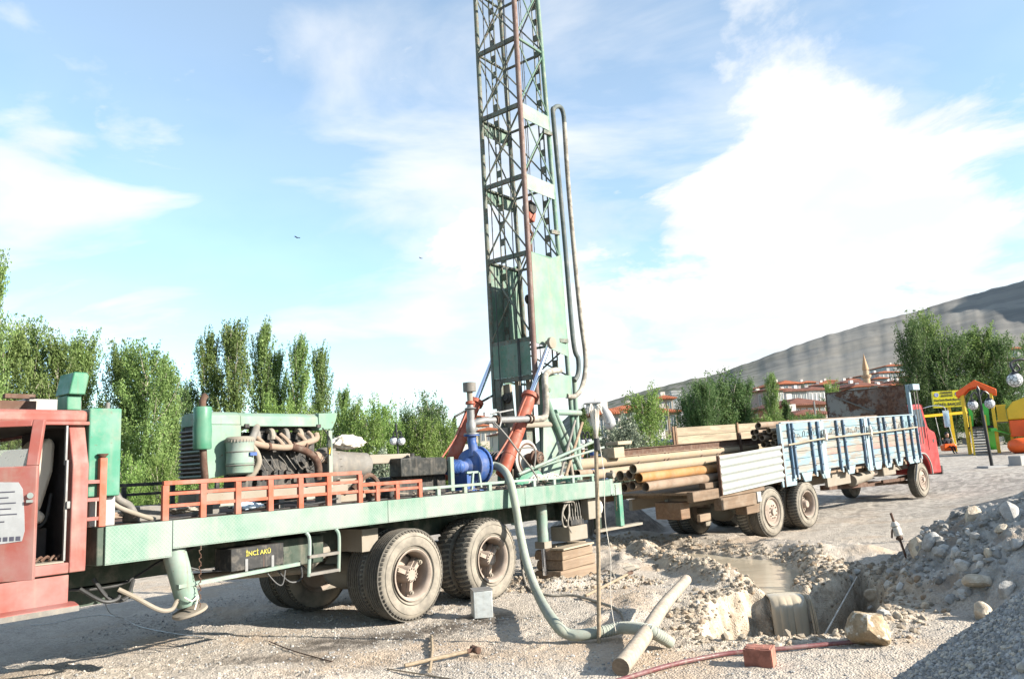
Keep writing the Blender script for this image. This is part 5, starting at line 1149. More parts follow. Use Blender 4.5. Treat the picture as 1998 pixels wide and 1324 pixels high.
def pebble_mat(name, a, b_, c):
    m = Mat(name); g = m.n('ShaderNodeNewGeometry'); r = m.n('ShaderNodeValToRGB'); m.l(g.outputs['Random Per Island'], r.inputs[0])
    e = r.color_ramp.elements; e[0].color = (*a, 1); e[1].color = (*b_, 1); x = e.new(.6); x.color = (*[(p+q)/2 for p, q in zip(a, b_)], 1); x = e.new(.93); x.color = (*c, 1)
    m.base(r.outputs[0]); m.rough(.95); m.spec(.15); return m.m
PG = pebble_mat('grey_pebbles', (.18, .177, .172), (.42, .41, .40), (.46, .41, .34)); PT = pebble_mat('rubble_stones', (.17, .162, .15), (.34, .325, .30), (.50, .48, .45)); PC = pebble_mat('mud_clods', (.18, .15, .115), (.40, .355, .29), (.28, .205, .14))
inview = lambda X, Y: (X/np.maximum(Y, .1) < .75) & (X/np.maximum(Y, .1) > -.8)
scatter('heap_pebbles', 84000, lambda X, Y, Z, A_: A_['grav'] * inview(X, Y), (.006, .017), PG, 1, 1.6, 6.2, 3.4, 6.9, sink=.25, lab='loose grey pebbles covering the gravel heap', cat='gravel')
scatter('outer_heap_pebbles', 17000, lambda X, Y, Z, A_: A_['grav'] * (1 - inview(X, Y) * (Y > 3.4)) * (np.hypot(X, Y) > 1.2), (.013, .026), PG, 11, 1.0, 7.5, .3, 6.6, sink=.25, lab='loose grey pebbles on the far flank of the gravel heap', cat='gravel')
scatter('rubble_chips', 15000, lambda X, Y, Z, A_: (A_['rub'] * .8) * (fbm(X*1.2, Y*1.2, 3, 19) > .44) * inview(X, Y), (.010, .068), PT, 2, 3.2, 11, 6.8, 14, lab='broken stones and chips scattered over the rubble heap', cat='rubble')
scatter('mud_clods', 15000, lambda X, Y, Z, A_: A_['mud'] * (Z > -.06) * (A_['rub'] < .8), (.008, .05), PC, 3, .6, 6, 7.2, 18.5, lab='dried mud clods along the stream and pit', cat='clods')
scatter('wall_clods', 3500, lambda X, Y, Z, A_: (A_['pit'] > .02) * (A_['pit'] < .98) * 1.0, (.008, .035), PC, 8, 1.5, 5, 7.6, 12, lab='clods stuck in the walls of the muddy pit', cat='clods')
scatter('gravel_grit', 42000, lambda X, Y, Z, A_: .35 * (1 - A_['mud']) * (1 - A_['grav']) * (Z > -.1) * inview(X, Y) * (np.random.RandomState(5).rand(len(X)) * 0 + (fbm(X*1.5, Y*1.5, 3, 9) > .42)), (.005, .016), PG, 4, -5.5, 6, 6, 12.5, lab='loose grit scattered over the yard', cat='gravel')
scatter('timber_clods', 1400, lambda X, Y, Z, A_: (seg_d(X, Y, [(-.3, 12.1), (.4, 11.6), (1.6, 11.9)]) < .5) * 1.0, (.01, .04), PC, 6, -1, 2.4, 11, 13, lab='brown clods around the timber stack', cat='clods')
# stake with rope knot, strings
k0 = G(1769, 1085, -.05); k1 = k0 + V(-.14, 0, .62)
st = tag(MB().tube([k0, k1], .016, 9, 2).build('rebar_stake', M['rust']), 'leaning iron stake with a rope knot behind the rubble heap', 'stake')
part(MB().lathe(k0 + (k1-k0)*.50, k1-k0, [(0, .02), (.02, .055), (.06, .05), (.09, .06), (.13, .045), (.15, .06), (.20, .03)], 10), 'rope_knot', 'rope', st)
part(MB().tube([k0+(k1-k0)*.6, k0+(k1-k0)*.6+V(-.06, 0, .03), k0+(k1-k0)*.6+V(-.08,0,-.08)], .012, 6).lathe(k0+(k1-k0)*.42, k1-k0, [(0, .03), (.01, .045), (.04, .045), (.05, .03)], 6), 'clamp', 'rust', st)
thing_tube('guide_string', [G(1672, 1128, .02), atz(1605, 1245, -.45)], .010, 'rope', 'taut pale string running down into the pit', 'string', 1, 6)
thing_tube('ground_wire', [atz(206, 1140, .75), atz(203, 1165, .55), atz(215, 1195, .25), G(242, 1207, .01), G(270, 1222, .01), G(330, 1235, .01), G(400, 1244, .01)], .005, 'wire', 'thin pale wire hanging from the truck frame and trailing on gravel', 'wire', 5, 5)
thing_tube('ground_wire', [G(60, 1220, .01), G(100, 1218, .02), G(150, 1206, .01), G(200, 1200, .01), G(236, 1205, .01)], .005, 'wire', 'pale wire curled on the shaded ground near the cab step', 'wire', 5, 5)
thing_tube('steel_rod', [G(525, 1252, .01), G(570, 1272, .02), G(648, 1292, .01)], .006, 'rust', 'thin bent rod lying on the gravel before the front wheels', 'rod', 4, 5)
thing_tube('wood_sliver', [G(755, 1306, .01), G(830, 1318, .01), G(900, 1330, .01)], .007, 'handle', 'thin wood sliver at the bottom of the gravel yard', 'sliver', 4, 5)
thing_tube('water_hose', [atz(1014, 1040, .62), atz(1018, 1100, .25), G(1030, 1148, .02), G(1065, 1163, .02), G(1120, 1164, .02), G(1175, 1180, .02), G(1205, 1192, .02), G(1218, 1208, .02), G(1222, 1232, .02)], .018, 'hose_grey', 'thin grey hose snaking from the wheel over the dirt to the green hose', 'hose', 6, 8)
thing_tube('coiled_cord', [G(1150, 1118, .04), G(1185, 1140, .03), G(1200, 1135, .05), G(1192, 1122, .06), G(1178, 1118, .04)], .010, 'hose_grey', 'short looped cord on the dirt by the timber stack', 'cord', 5, 6)
# timber stack under the jack
tb = G(1112, 1141); tg_ = 'timber blocks stacked under the rear jack'
tz = hz(.9, 12.2)
ang = math.atan2(AU[1], AU[0])
zc = 0.0
for k, (lab, du, mt, L_, w_, h_) in enumerate((('lowest dark timber block of the stack under the rear deck', 0, 'wood', .98, .5, .16), ('middle rounded timber block of the stack under the rear deck', .03, 'wood', .96, .48, .15), ('topmost thick timber block of the stack under the rear deck', -.02, 'wood', .94, .5, .15))):
    c = aw(3.55 + du, .30, zc)
    o = MB().prism([(-w_/2, 0), (w_/2, 0), (w_/2+.01, h_*.4), (w_/2-.01, h_-.02), (w_/2-.05, h_), (-w_/2, h_)], (-L_/2, 0, 0), (0, 1, 0), (0, 0, 1), (1, 0, 0), L_).build('timber_block', M[mt], bevel=.012, loc=c, rot=(0, 0, ang + .04*k)); tag(o, lab, 'timber', tg_); zc += h_ + .004
tag(MB().box((-.5, -.14, 0), (.42, .10, .028)).build('plank', M['wood_pale'], bevel=.004, loc=aw(3.52, .12, zc), rot=(0, 0, ang+.06)), 'thin pale board lying on top of the timber stack', 'board')
tag(MB().box((-.3, -.12, 0), (.42, .12, .03)).build('plank', M['wood_pale'], bevel=.004, loc=aw(3.62, .38, zc), rot=(0, 0, ang-.12)), 'short board behind the thin board on the timber stack', 'board')
# ------------------------------------------------------------------ stake truck with pipes
BP = R(1.6); BAZ = R(47.5)
B0 = V(5.29, 16.78, 0.0)
TB = tag(empty('stake_truck', B0, (0, -BP, math.pi/2 - BAZ)), 'old red cab stake truck with faded pale blue wooden sides loaded with steel pipes', 'truck')
BU = V(math.sin(BAZ)*math.cos(BP), math.cos(BAZ)*math.cos(BP), math.sin(BP)); BV = V(-math.cos(BAZ), math.sin(BAZ), 0); BW = np.cross(BU, BV)
def bw(u, v, z): return B0 + BU*u + BV*v + BW*z
def bplane(px, py, v=0.0):
    d = _ray(px, py); t = ((B0 + BV*v - EYE) @ BV) / (d @ BV); p = EYE + d*t - B0; return V(p @ BU, v, p @ BW)
def boards(name, c, faded, amt=.6):
    m = Mat(name); g = m.noise(1.6, 8, .65, .6, stretch=(.7, 12, 12))
    w_ = m.mix(m.mr(g, .3, .7), tuple(x*.6 for x in faded), faded)
    k = m.mr(m.noise(2.2, 8, .7, stretch=(.5, 1, 2.5)), .62 - amt*.3, .74 - amt*.3)
    m.base(m.mix(m.mr(m.noise(11, 6, .7), .5, .7, 0, .4), m.mix(k, w_, c), (.19, .16, .13))); m.rough(.8); m.spec(.2); m.bump(g, .4, .006); return m.m
M['blue_board'] = boards('faded_blue_boards', (.165, .25, .285), (.27, .25, .22), .62)
M['pink_board'] = boards('faded_pink_boards', (.27, .15, .13), (.27, .24, .20), .5)
M['cream_board'] = boards('cream_boards', (.31, .26, .18), (.31, .25, .175), .3)
M['stake_blue'] = paint('blue_stake_paint', (.09, .175, .28), .35, .2, fade=.35, scale=2)
M['pale_blue'] = paint('pale_blue_panel_paint', (.30, .42, .48), .35, .2, fade=.4, scale=2)
M['corr'] = paint('cream_corrugated_panel', (.40, .43, .41), .35, .12, fade=.4, scale=1.5)
M['truck_red'] = paint('bright_red_cab_paint', (.50, .04, .04), .15, .06, rough=.35, fade=.15)
M['rustplate'] = None
def rustplate():
    m = Mat('flaking_rust_sheet'); k = m.mr(m.noise(2.4, 9, .72), .44, .54); e = m.n('ShaderNodeSeparateXYZ'); m.l(m.tc.outputs['Object'], e.inputs[0])
    a = m.mix(m.mr(m.noise(14, 8, .7), .4, .6), (.065, .028, .018), (.13, .06, .035)); m.base(m.mix(m.math('MULTIPLY', k, m.mr(e.outputs[1], .7, 1.7, .25, 1.0)), a, (.24, .22, .20)))
    m.rough(.9); m.bump(m.noise(10, 8, .7), .4, .01); return m.m
M['rustplate'] = rustplate()
wheel(TB, (0, .02, .52), .52, .27, 'rib', 'disc'); wheel(TB, (0, .34, .52), .52, .27, 'block', 'dual')
wheel(TB, (1.55, .02, .52), .52, .27, 'block', 'dual'); wheel(TB, (1.55, .34, .52), .52, .27, 'block', 'dual')
for u in (0, 1.55):
    wheel(TB, (u, 2.40, .52), .52, .27, 'block', 'dual', flip=True); wheel(TB, (u, 2.08, .52), .52, .27, 'block', 'dual', flip=True)
wheel(TB, (8.38, .10, .52), .50, .25, 'rib', 'disc'); wheel(TB, (8.38, 2.32, .52), .50, .25, 'rib', 'disc', flip=True)
ch = part(MB().box((-2.6, .72, .80), (9.4, .80, 1.02)).box((-2.6, 1.62, .80), (9.4, 1.70, 1.02)), 'chassis_frame', 'dusty', TB)
for u in (-2.4, -1, .8, 2.6, 4.2, 5.8, 7.2): part(MB().box((u, .05, 1.022), (u+.1, 2.35, 1.10)), 'cross_beam', 'wood', ch)
for u in (0, 1.55): part(MB().lathe((u, .3, .52), (0, 1, 0), [(0, .06), (.65, .08), (.78, .2), (.95, .22), (1.1, .2), (1.2, .08), (1.85, .06)], 16), 'axle', 'dusty', ch)
part(MB().cyl((8.38, .2, .45), (8.38, 2.2, .45), .05), 'axle', 'rust', ch)
b = MB()
for v in (.6, 1.8):
    for k in range(5): b.box((8.38-.75+k*.1, v-.035, .52+k*.025), (8.38+.75-k*.1, v+.035, .54+k*.025))
part(b, 'leaf_spring', 'rust', ch)
part(MB().beam((8.0, .55, .50), (3.6, .7, .70), .09, .12).beam((6.4, .4, .62), (7.9, .4, .58), .06, .08), 'drag_link', 'rust', ch)
part(MB().box((-.2, .68, .55), (.1, .9, .82)).box((1.4, .68, .55), (1.7, .9, .82)).beam((-.5, .6, .68), (2.1, .6, .68), .09, .1), 'bogie_spring', 'dusty', ch)
part(MB().box((2.9, .18, .78), (4.1, .25, 1.18)), 'tool_box', 'dusty', ch); part(MB().cyl((4.5, .35, .80), (5.5, .35, .88), .14, n=18), 'air_tank', 'dusty', ch, bevel=.01)
part(MB().cyl((5.55, .35, .9), (5.9, .35, .92), .09, n=14), 'brake_cylinder', 'rim', ch); box('fuel_tank', 'dusty', ch, (6.1, .2, .78), (6.9, .7, 1.1), .03)
# bed floor and tail timbers
part(MB().box((-2.7, .06, 1.105), (8.0, 2.38, 1.15)), 'bed_floor', 'wood', TB)
for a_, b_, mt in (((-2.75, .02, .98), (-.2, .16, 1.17), 'wood_old'), ((-1.9, -.02, .74), (-.62, .16, .975), 'wood_old'), ((-.95, .03, .56), (-.2, .3, .735), 'wood_old'), ((-2.75, 2.2, .98), (-.2, 2.36, 1.17), 'wood_dark'), ((-2.79, .3, .66), (-2.5, .9, .98), 'wood_dark'), ((-2.2, .1, 1.18), (.3, .24, 1.29), 'wood_old')):
    part(MB().box(a_, b_), 'tail_timber', mt, TB, bevel=.012)
part(MB().box((-.60, -.03, .78), (-.45, .1, .98)), 'tail_lamp', 'white', TB); box('number_plate_holder', 'wood', TB, (-2.55, .05, .60), (-2.2, .12, .73))
# near side
sd1 = empty('near_side', parent=TB)
rnd = random.Random(4)
sect = [(.70, 2.52), (2.56, 4.90), (4.94, 8.02)]
for (u0, u1) in sect:
    for k in range(7):
        z = 1.225 + k*.158; mt = 'pink_board' if (k == 2 and u0 > 2) or (k == 3 and u0 > 4) else 'blue_board'
        part(MB().box((u0+rnd.random()*.02, -.012+rnd.random()*.010, z), (u1-rnd.random()*.02, .028, z+.150)), 'side_board', mt, sd1, bevel=.004)
    part(MB().box((u0, -.02, 2.335), (u1, .035, 2.362)), 'top_rail', 'pale_blue', sd1)
def topu(px): return float(bplane(px, 1.0*np.interp(px, [1530, 1780], [840, 815]), 0)[0])
st_px = [1536, 1543, 1578, 1592, 1629, 1642, 1678, 1692, 1712, 1722, 1742, 1757, 1771, 1783]
us = [topu(p) for p in st_px]
for u in us:
    s_ = part(MB().box((u-.027, -.065, 1.13), (u+.027, -.014, 2.33)), 'stake', 'stake_blue', sd1, bevel=.008)
    part(MB().box((u-.035, -.075, 1.10), (u+.035, -.066, 1.20)), 'stake_shoe', 'pale_blue', s_)
    for z in (1.35, 1.8, 2.2): part(MB().cyl((u, -.076, z), (u, -.085, z), .014, n=6), 'stake_bolt', 'dark_metal', s_)
for k, u in enumerate((.8, 1.62, 2.5, 3.8, 4.9, 5.35, 6.0, 6.7, 7.5, 7.9)):
    w0, w1 = ((.26, .14) if k != 0 else (.34, .30)); part(MB().prism([(u-w0, 1.218), (u+w0, 1.218), (u+w1, 1.02 if k else .98), (u-w1, 1.02 if k else .98)], (0, -.012, 0), (1, 0, 0), (0, 0, 1), (0, 1, 0), .03), 'skirt_tooth', 'pale_blue', sd1)
for u in (2.52, 4.91): part(MB().box((u-.11, -.028, 1.02), (u+.11, -.0135, 2.33)), 'joint_plate', 'pale_blue', sd1)
part(MB().tube([(.78, -.095, 1.86), (2.5, -.095, 1.93), (4.9, -.10, 1.945), (8.0, -.095, 1.99)], .020, 7, 3), 'side_pole', 'wood_pale', sd1)
for k in range(16):
    u = 1.0 + k*.44; z = 2.06 + .05*((k*7) % 3)/3; part(MB().tube([(u, -.09, z-.07), (u, -.11, z+.03), (u+.05, -.115, z+.06), (u+.09, -.11, z+.02), (u+.09, -.09, z-.05)], .008, 5, 3), 'rope_hook', 'dark_metal', sd1)
for u in (2.50, 4.93): part(MB().lathe((u, -.10, 1.86), (0, 0, 1), [(0, .03), (.04, .055), (.08, .04), (.14, .06), (.22, .04), (.28, .03)], 8), 'latch_rope', 'rope', sd1)
part(MB().box((.60, -.03, .98), (.66, .05, 2.33)).box((.665, -.03, 1.05), (.69, .0, 2.33)), 'corner_post', 'pale_blue', TB)
# corrugated tail panel
pf = []; n = 60
for i in range(n+1):
    z = 1.03 + .75*i/n; pf.append((.020*math.sin(i/n*2*math.pi*5.0), z))
poly = [(-.03 + a_, z) for a_, z in pf] + [(-.018 + a_, z) for a_, z in pf[::-1]]
part(MB().prism(poly, (-1.83, 0, 0), (0, 1, 0), (0, 0, 1), (1, 0, .035), 2.40), 'corrugated_panel', 'corr', TB)
part(MB().box((-1.86, -.04, 1.02), (-1.832, .02, 1.79)), 'panel_edge', 'rust', TB)
part(MB().box((.575, -.045, .98), (.598, .02, 1.9)), 'panel_hinge', 'rust', TB)
# far side and headboard
fs_ = empty('far_side', parent=TB)
for u0, u1 in ((.18, 2.78), (2.86, 5.4), (5.48, 8.0)):
    for k in range(6): part(MB().box((u0, 2.40+rnd.random()*.01, 1.20+k*.205), (u1, 2.44, 1.20+k*.205+.198)), 'side_board', 'cream_board', fs_, bevel=.004)
for u in (.02, .12, 2.79, 5.41): part(MB().box((u, 2.36, 1.15), (u+.06, 2.398, 2.46)), 'stake', 'wood_dark', fs_)
hb = empty('headboard', parent=TB)
for k in range(7): part(MB().box((8.03, .04, 1.2+k*.165), (8.07, 2.4, 1.2+k*.165+.158)), 'head_plank', 'cream_board', hb)
part(MB().box((8.03, .12, 2.37), (8.045, 2.42, 3.17)), 'rust_sheet', 'rustplate', hb); part(MB().box((8.02, .1, 3.171), (8.06, 2.44, 3.20)).box((8.02, 2.421, 2.37), (8.06, 2.46, 3.17)), 'sheet_frame', 'rust', hb)
part(MB().box((8.0, .0, 1.1), (8.10, .09, 3.20)), 'head_post', 'pale_blue', hb, bevel=.008); part(MB().box((8.02, -.12, 3.03), (8.50, .0, 3.20)), 'head_arm', 'pale_blue', hb, bevel=.01)
part(MB().beam((8.01, 2.25, 3.1), (7.99, 1.0, 2.5), .05, .03), 'diagonal_strap', 'steel_dirty', hb)
# ladder and mirror behind the cab
part(MB().tube([(8.35, .0, 3.1), (8.35, .0, 1.5)], .015, 6, 1).tube([(8.55, .0, 3.1), (8.55, .0, 1.5)], .015, 6, 1), 'cab_ladder', 'steel_dirty', TB)
# cab
cb = empty('cab', parent=TB)
arch = [(8.05 + .66*math.cos(t), .52 + .70*math.sin(t)) for t in np.linspace(0.05, 1.25, 9)]
side = [(8.30, 1.20), (8.24, 2.52), (8.34, 2.62), (8.95, 2.64), (9.08, 2.58), (9.30, 1.98), (9.42, 1.90), (9.78, 1.80), (9.84, 1.66), (9.88, .78), (9.70, .74)] + [(max(8.31, x), z) for x, z in arch[::1] if True]
side = [(8.30, 1.22), (8.24, 2.52), (8.34, 2.62), (8.95, 2.64), (9.08, 2.58), (9.30, 1.98), (9.42, 1.90), (9.78, 1.80), (9.84, 1.66), (9.88, .60), (9.06, .62), (9.03, .86), (8.90, 1.06), (8.70, 1.20), (8.5, 1.24)]
part(MB().prism(side, (0, .10, 0), (1, 0, 0), (0, 0, 1), (0, 1, 0), 2.2), 'cab_shell', 'truck_red', cb, bevel=.05)
part(MB().prism([(8.40, 1.98), (8.38, 2.48), (8.92, 2.50), (9.10, 1.98)], (0, .094, 0), (1, 0, 0), (0, 0, 1), (0, 1, 0), .012), 'side_window', 'pane', cb)
part(MB().prism([(9.06, 2.54), (9.285, 1.98), (9.295, 1.985), (9.07, 2.55)], (0, .2, 0), (1, 0, 0), (0, 0, 1), (0, 1, 0), 2.0), 'windscreen', 'pane', cb)
part(MB().tube([(8.40, .085, 1.25), (8.66, .06, 1.22), (8.90, .06, 1.07), (9.03, .06, .86), (9.07, .07, .62)], .022, 8, 4), 'arch_lip', 'white', cb)
part(MB().lathe((9.55, .10, 1.55), (0, -1, 0), [(0, .02), (.004, .06), (.008, .02)], 10), 'side_vent', 'dark_metal', cb); part(MB().box((8.36, .088, 1.25), (8.37, .098, 2.5)).box((9.14, .088, 1.3), (9.15, .098, 1.95)), 'door_gap', 'dark_metal', cb)
part(MB().box((9.88, .1, .55), (9.99, 2.3, .80)), 'bumper', 'dark_metal', cb, bevel=.01); part(MB().box((9.885, .15, .85), (9.93, .4, 1.1)), 'headlight_box', 'dark_metal', cb)
part(MB().lathe((9.0, .15, 2.56), (1, .2, 0), [(0, .04), (.02, .08), (.12, .06)], 10), 'roof_lamp', 'truck_red', cb)
part(MB().tube([(9.05, .1, 2.5), (9.12, -.2, 2.56), (9.25, -.42, 2.50), (9.27, -.45, 2.36)], .012, 6, 4).box((9.26, -.52, 1.92), (9.30, -.36, 2.40)), 'mirror', 'chrome', cb, bevel=.01)
part(MB().box((8.2, .02, 1.0), (8.32, .08, 1.3)).beam((8.02, .02, 1.15), (7.55, -.02, .55), .03), 'mud_flap', 'galv', TB)
# the pipes: each lies in the bed
def ppipe(u0, u1, v, z, r, mt, lab, v1=None, z1=None, group='steel pipes lying in the truck bed'):
    a_ = bw(u0, v, z); b_ = bw(u1, v if v1 is None else v1, z if z1 is None else z1); L = np.linalg.norm(b_-a_)
    b = MB(); b.pipe((0, 0, 0), (L, 0, 0), r, .014, 22)
    d = nrm(b_ - a_); o = b.build('steel_pipe', mt, loc=a_, rot=(0, -math.asin(d[2]), math.atan2(d[1], d[0]))); return tag(o, lab, 'pipe', group)
pcr = paint('cream_pipe_coat', (.42, .32, .215), .6, .35, rough=.7, fade=.2, scale=1.5, streak=False); por = paint('orange_pipe_coat', (.50, .24, .08), .35, .15, rough=.6, fade=.1, scale=1.2, streak=False); pbr = paint('brown_pipe_coat', (.34, .24, .17), .6, .4, rough=.8, fade=.1, scale=1.5, streak=False)
ppipe(-4.08, 2.2, .30, 1.70, .088, pcr, 'cream pipe on top of the near pipe stack behind the truck')
ppipe(-3.97, 2.2, .27, 1.535, .088, por, 'bright orange pipe in the middle of the near stack')
ppipe(-3.85, 2.2, .24, 1.365, .088, pbr, 'brownish pipe at the bottom of the near stack')
ppipe(-4.0, 2.2, .46, 1.60, .086, pbr, 'pipe just behind the orange pipe with its dark mouth showing')
ppipe(-3.95, 2.2, .46, 1.40, .086, pbr, 'pipe behind the bottom brownish pipe of the near stack')
ppipe(-3.95, 2.2, .72, 1.58, .096, pcr, 'cream pipe whose mouth sits by the truck deck corner')
ppipe(-3.85, 2.2, .74, 1.36, .088, pbr, 'dull pipe lying below the mouth by the deck corner')
ppipe(-4.55, 1.6, 1.20, 1.84, .102, pcr, 'long thick cream pipe reaching farthest out of the bed')
ppipe(-4.4, 1.6, 1.02, 1.64, .09, pcr, 'long cream pipe lying under the farthest reaching pipe')
ppipe(-4.9, 1.4, 1.28, 1.62, .088, pbr, 'pipe mouth seen through the rear deck railing beneath the long cream pipe')
ppipe(-2.9, 2.0, 1.55, 1.72, .10, pcr, 'cream pipe on the far side of the rusty beam')
rnd = random.Random(8)
for k, (v, z, u) in enumerate(((.30, 2.20, .72), (.48, 2.19, .50), (.22, 2.06, .80), (.42, 2.05, .60), (.62, 2.07, .62), (.38, 2.33, .45), (.58, 2.31, .75), (.80, 2.18, .9), (.28, 1.92, .8), (.5, 1.90, .78))):
    ppipe(u, 6.5, v, z, .068, pbr if k % 2 else pcr, ['thin pipe of the high bundle with open mouth nearest the blue corner', 'thin pipe sticking out farthest in the high bundle', 'lower near thin pipe of the high bundle', 'lower middle thin pipe of the high bundle', 'lower far thin pipe of the high bundle', 'topmost thin pipe of the high bundle over the wooden side', 'upper far thin pipe of the high bundle', 'thin pipe at the far edge of the high bundle', 'thin pipe at the shaded bottom of the high bundle', 'second thin pipe at the shaded bottom of the high bundle'][k], group='thin pipes bundled high in the truck bed')
rb = tag(empty('pipe_rack_beam', bw(-3.45, 1.15, 1.98), TB.rotation_euler), 'long rusty steel beam over the pipes behind the stake truck', 'beam')
part(MB().box((0, -.05, -.075), (5.6, .05, -.063)).box((0, -.05, .063), (5.6, .05, .075)).box((0, -.006, -.063), (5.6, .006, .063)), 'beam_section', 'rust', rb)
for u in (.55, 1.4, 1.52, 2.7, 3.3, 3.42, 4.3): part(MB().box((u, -.04, -.3), (u+.05, .03, -.076)), 'beam_post', 'rust', rb)
part(MB().beam((4.25, -.06, -.3), (4.25, -.06, .22), .05), 'beam_upright', 'rust', rb)
tag(MB().box((-.16, -.14, -.10), (.14, .14, .10)).build('wood_block', M['wood_pale'], bevel=.01, loc=bw(-3.62, 1.1, 2.0), rot=TB.rotation_euler), 'pale squared wood block at the free end of the rusty beam', 'block')
tag(MB().box((-.05, -.16, .10), (.36, .16, .17)).build('wood_block', M['wood_pale'], bevel=.01, loc=bw(-3.62, 1.1, 2.04), rot=TB.rotation_euler), 'flat pale wood piece lying on the squared block', 'block')
# green tripod tubes and loose bars leaning at the deck end
def leg(pa, va, pb, vb_, r, mt, lab, name='steel_tube', n=10):
    a_ = aplane(*pa, va); b_ = aplane(*pb, vb_); A_ = aw(*a_); B_ = aw(*b_); return tag(MB().tube([A_, B_], r, n, 1).build(name, M[mt]), lab, 'tube', 'tubes leaning at the rear of the deck')
leg((1012, 925), .35, (1172, 855), .1, .024, 'green_pale', 'upper of two green tubes slanting from the winch past the pole')
leg((1045, 912), .35, (1178, 872), .2, .020, 'green_pale', 'lower of two green tubes slanting over the long pipes')
leg((1090, 940), .3, (1122, 820), .6, .022, 'steel_dirty', 'grey steel bar leaning on the rear mast frame')
leg((1100, 940), .3, (1136, 824), .6, .026, 'wood', 'brown bar leaning beside the grey steel bar on the mast frame')
leg((1118, 930), .3, (1108, 870), .5, .028, 'dusty', 'short clay caked bar leaning behind the rear deck rail')
for k in range(3):
    a_ = aw(4.0+.1*k, .28+.13*k, 1.58); d = nrm(AU*1 + V(0, 0, -.02)); o = MB().pipe((0, 0, 0), (.5, 0, 0), .055, .01, 16).build('short_pipe', pbr, loc=a_, rot=(0, 0, ang+.15)); tag(o, ['short pipe offcut nearest the rear deck rail', 'middle short pipe offcut on the rear deck', 'short pipe offcut farthest in on the rear deck'][k], 'pipe', 'short pipe offcuts on the rear deck')
# bags and bits on the drilling truck deck
def cloth_mesh(name, seed, mat):
    import bmesh
    bm = bmesh.new(); bmesh.ops.create_icosphere(bm, subdivisions=4, radius=1.0); rn = np.random.RandomState(seed); K_ = rn.normal(0, 3.2, (7, 3)); ph = rn.rand(7)*6
    for v_ in bm.verts:
        p = np.array(v_.co); f = sum((1-abs(math.sin(K_[i] @ p + ph[i]))) for i in range(7)) / 7; q = p * (0.45 + 1.05*f); q[2] = q[2]*.55 if q[2] > 0 else q[2]*.3; v_.co = Vector(q)
    me = bpy.data.meshes.new(name); bm.to_mesh(me); bm.free(); me.materials.append(mat); me.polygons.foreach_set('use_smooth', [True]*len(me.polygons)); return me
def blob(name, loc, sc, mat, lab, cat, seed=1, amp=.35):
    me = cloth_mesh(name, seed, mat); o = inst(name, me, None, loc, (0, 0, ang), sc); return tag(o, lab, cat)
blob('white_sack', aw(-.42, .70, 2.14), (.28, .17, .24), M['rope'], 'crumpled white sack lying on top of the gearbox', 'sack', 31)
blob('plastic_bag', aw(-2.10, .22, 1.50), (.16, .1, .10), plain('pale_blue_bag', (.45, .55, .65), .4, 0, .1), 'pale blue plastic bag behind the orange railing', 'bag', 33)
blob('grey_sack', aw(-2.75, .35, 1.52), (.18, .14, .13), M['hose_grey'], 'dark grey sack on the deck behind the orange railing', 'sack', 34)
blob('rag_pile', aw(-3.35, .55, 1.50), (.16, .12, .09), M['manifold'], 'sandy coloured rags on the deck beside the green tank', 'rags', 35)
tag(MB().box((-.14, -.1, 0), (.14, .1, .14)).build('grey_crate', M['steel_dirty'], bevel=.01, loc=aw(-3.10, .45, 1.442), rot=(0, 0, ang+.3)), 'small grey crate on the deck beside the rags', 'crate')
# ------------------------------------------------------------------ trees
def leaf_mat(name, a, b_, c, trans=.35):
    m = Mat(name); g = m.n('ShaderNodeNewGeometry'); oi = m.n('ShaderNodeObjectInfo')
    r = m.n('ShaderNodeValToRGB'); m.l(g.outputs['Random Per Island'], r.inputs[0]); e = r.color_ramp.elements
    e[0].color = (*a, 1); e[1].color = (*c, 1); x = e.new(.55); x.color = (*b_, 1)
    cl = m.mix(m.mr(m.noise(3.2, 3, .5), .35, .65, 0, .45), r.outputs[0], tuple(v*.62 for v in a))
    hs = m.n('ShaderNodeHueSaturation'); m.l(cl, hs.inputs['Color']); m.l(m.mr(oi.outputs['Random'], 0, 1, .9, 1.25, False), hs.inputs['Value']); m.l(m.mr(oi.outputs['Random'], 0, 1, .494, .512, False), hs.inputs['Hue'])
    m.base(hs.outputs[0]); m.rough(.6); m.spec(.25)
    tr = m.n('ShaderNodeBsdfTranslucent'); m.l(hs.outputs[0], tr.inputs['Color']); mx_ = m.n('ShaderNodeMixShader'); mx_.inputs[0].default_value = trans
    o = [n for n in m.t.nodes if n.type == 'OUTPUT_MATERIAL'][0]; m.l(m.b.outputs[0], mx_.inputs[1]); m.l(tr.outputs[0], mx_.inputs[2]); m.l(mx_.outputs[0], o.inputs['Surface']); return m.m
LP = leaf_mat('poplar_leaves', (.10, .155, .045), (.165, .235, .07), (.26, .33, .12), .42)
LB = leaf_mat('bush_leaves', (.11, .18, .045), (.18, .27, .065), (.27, .35, .11), .42)
LD = leaf_mat('dark_leaves', (.055, .10, .035), (.095, .155, .05), (.15, .21, .08), .4)
LS = leaf_mat('silver_leaves', (.12, .15, .10), (.20, .235, .165), (.30, .33, .25), .2)
BARK = plain('grey_bark', (.28, .25, .20), .9, 0, .3, 3, .3)
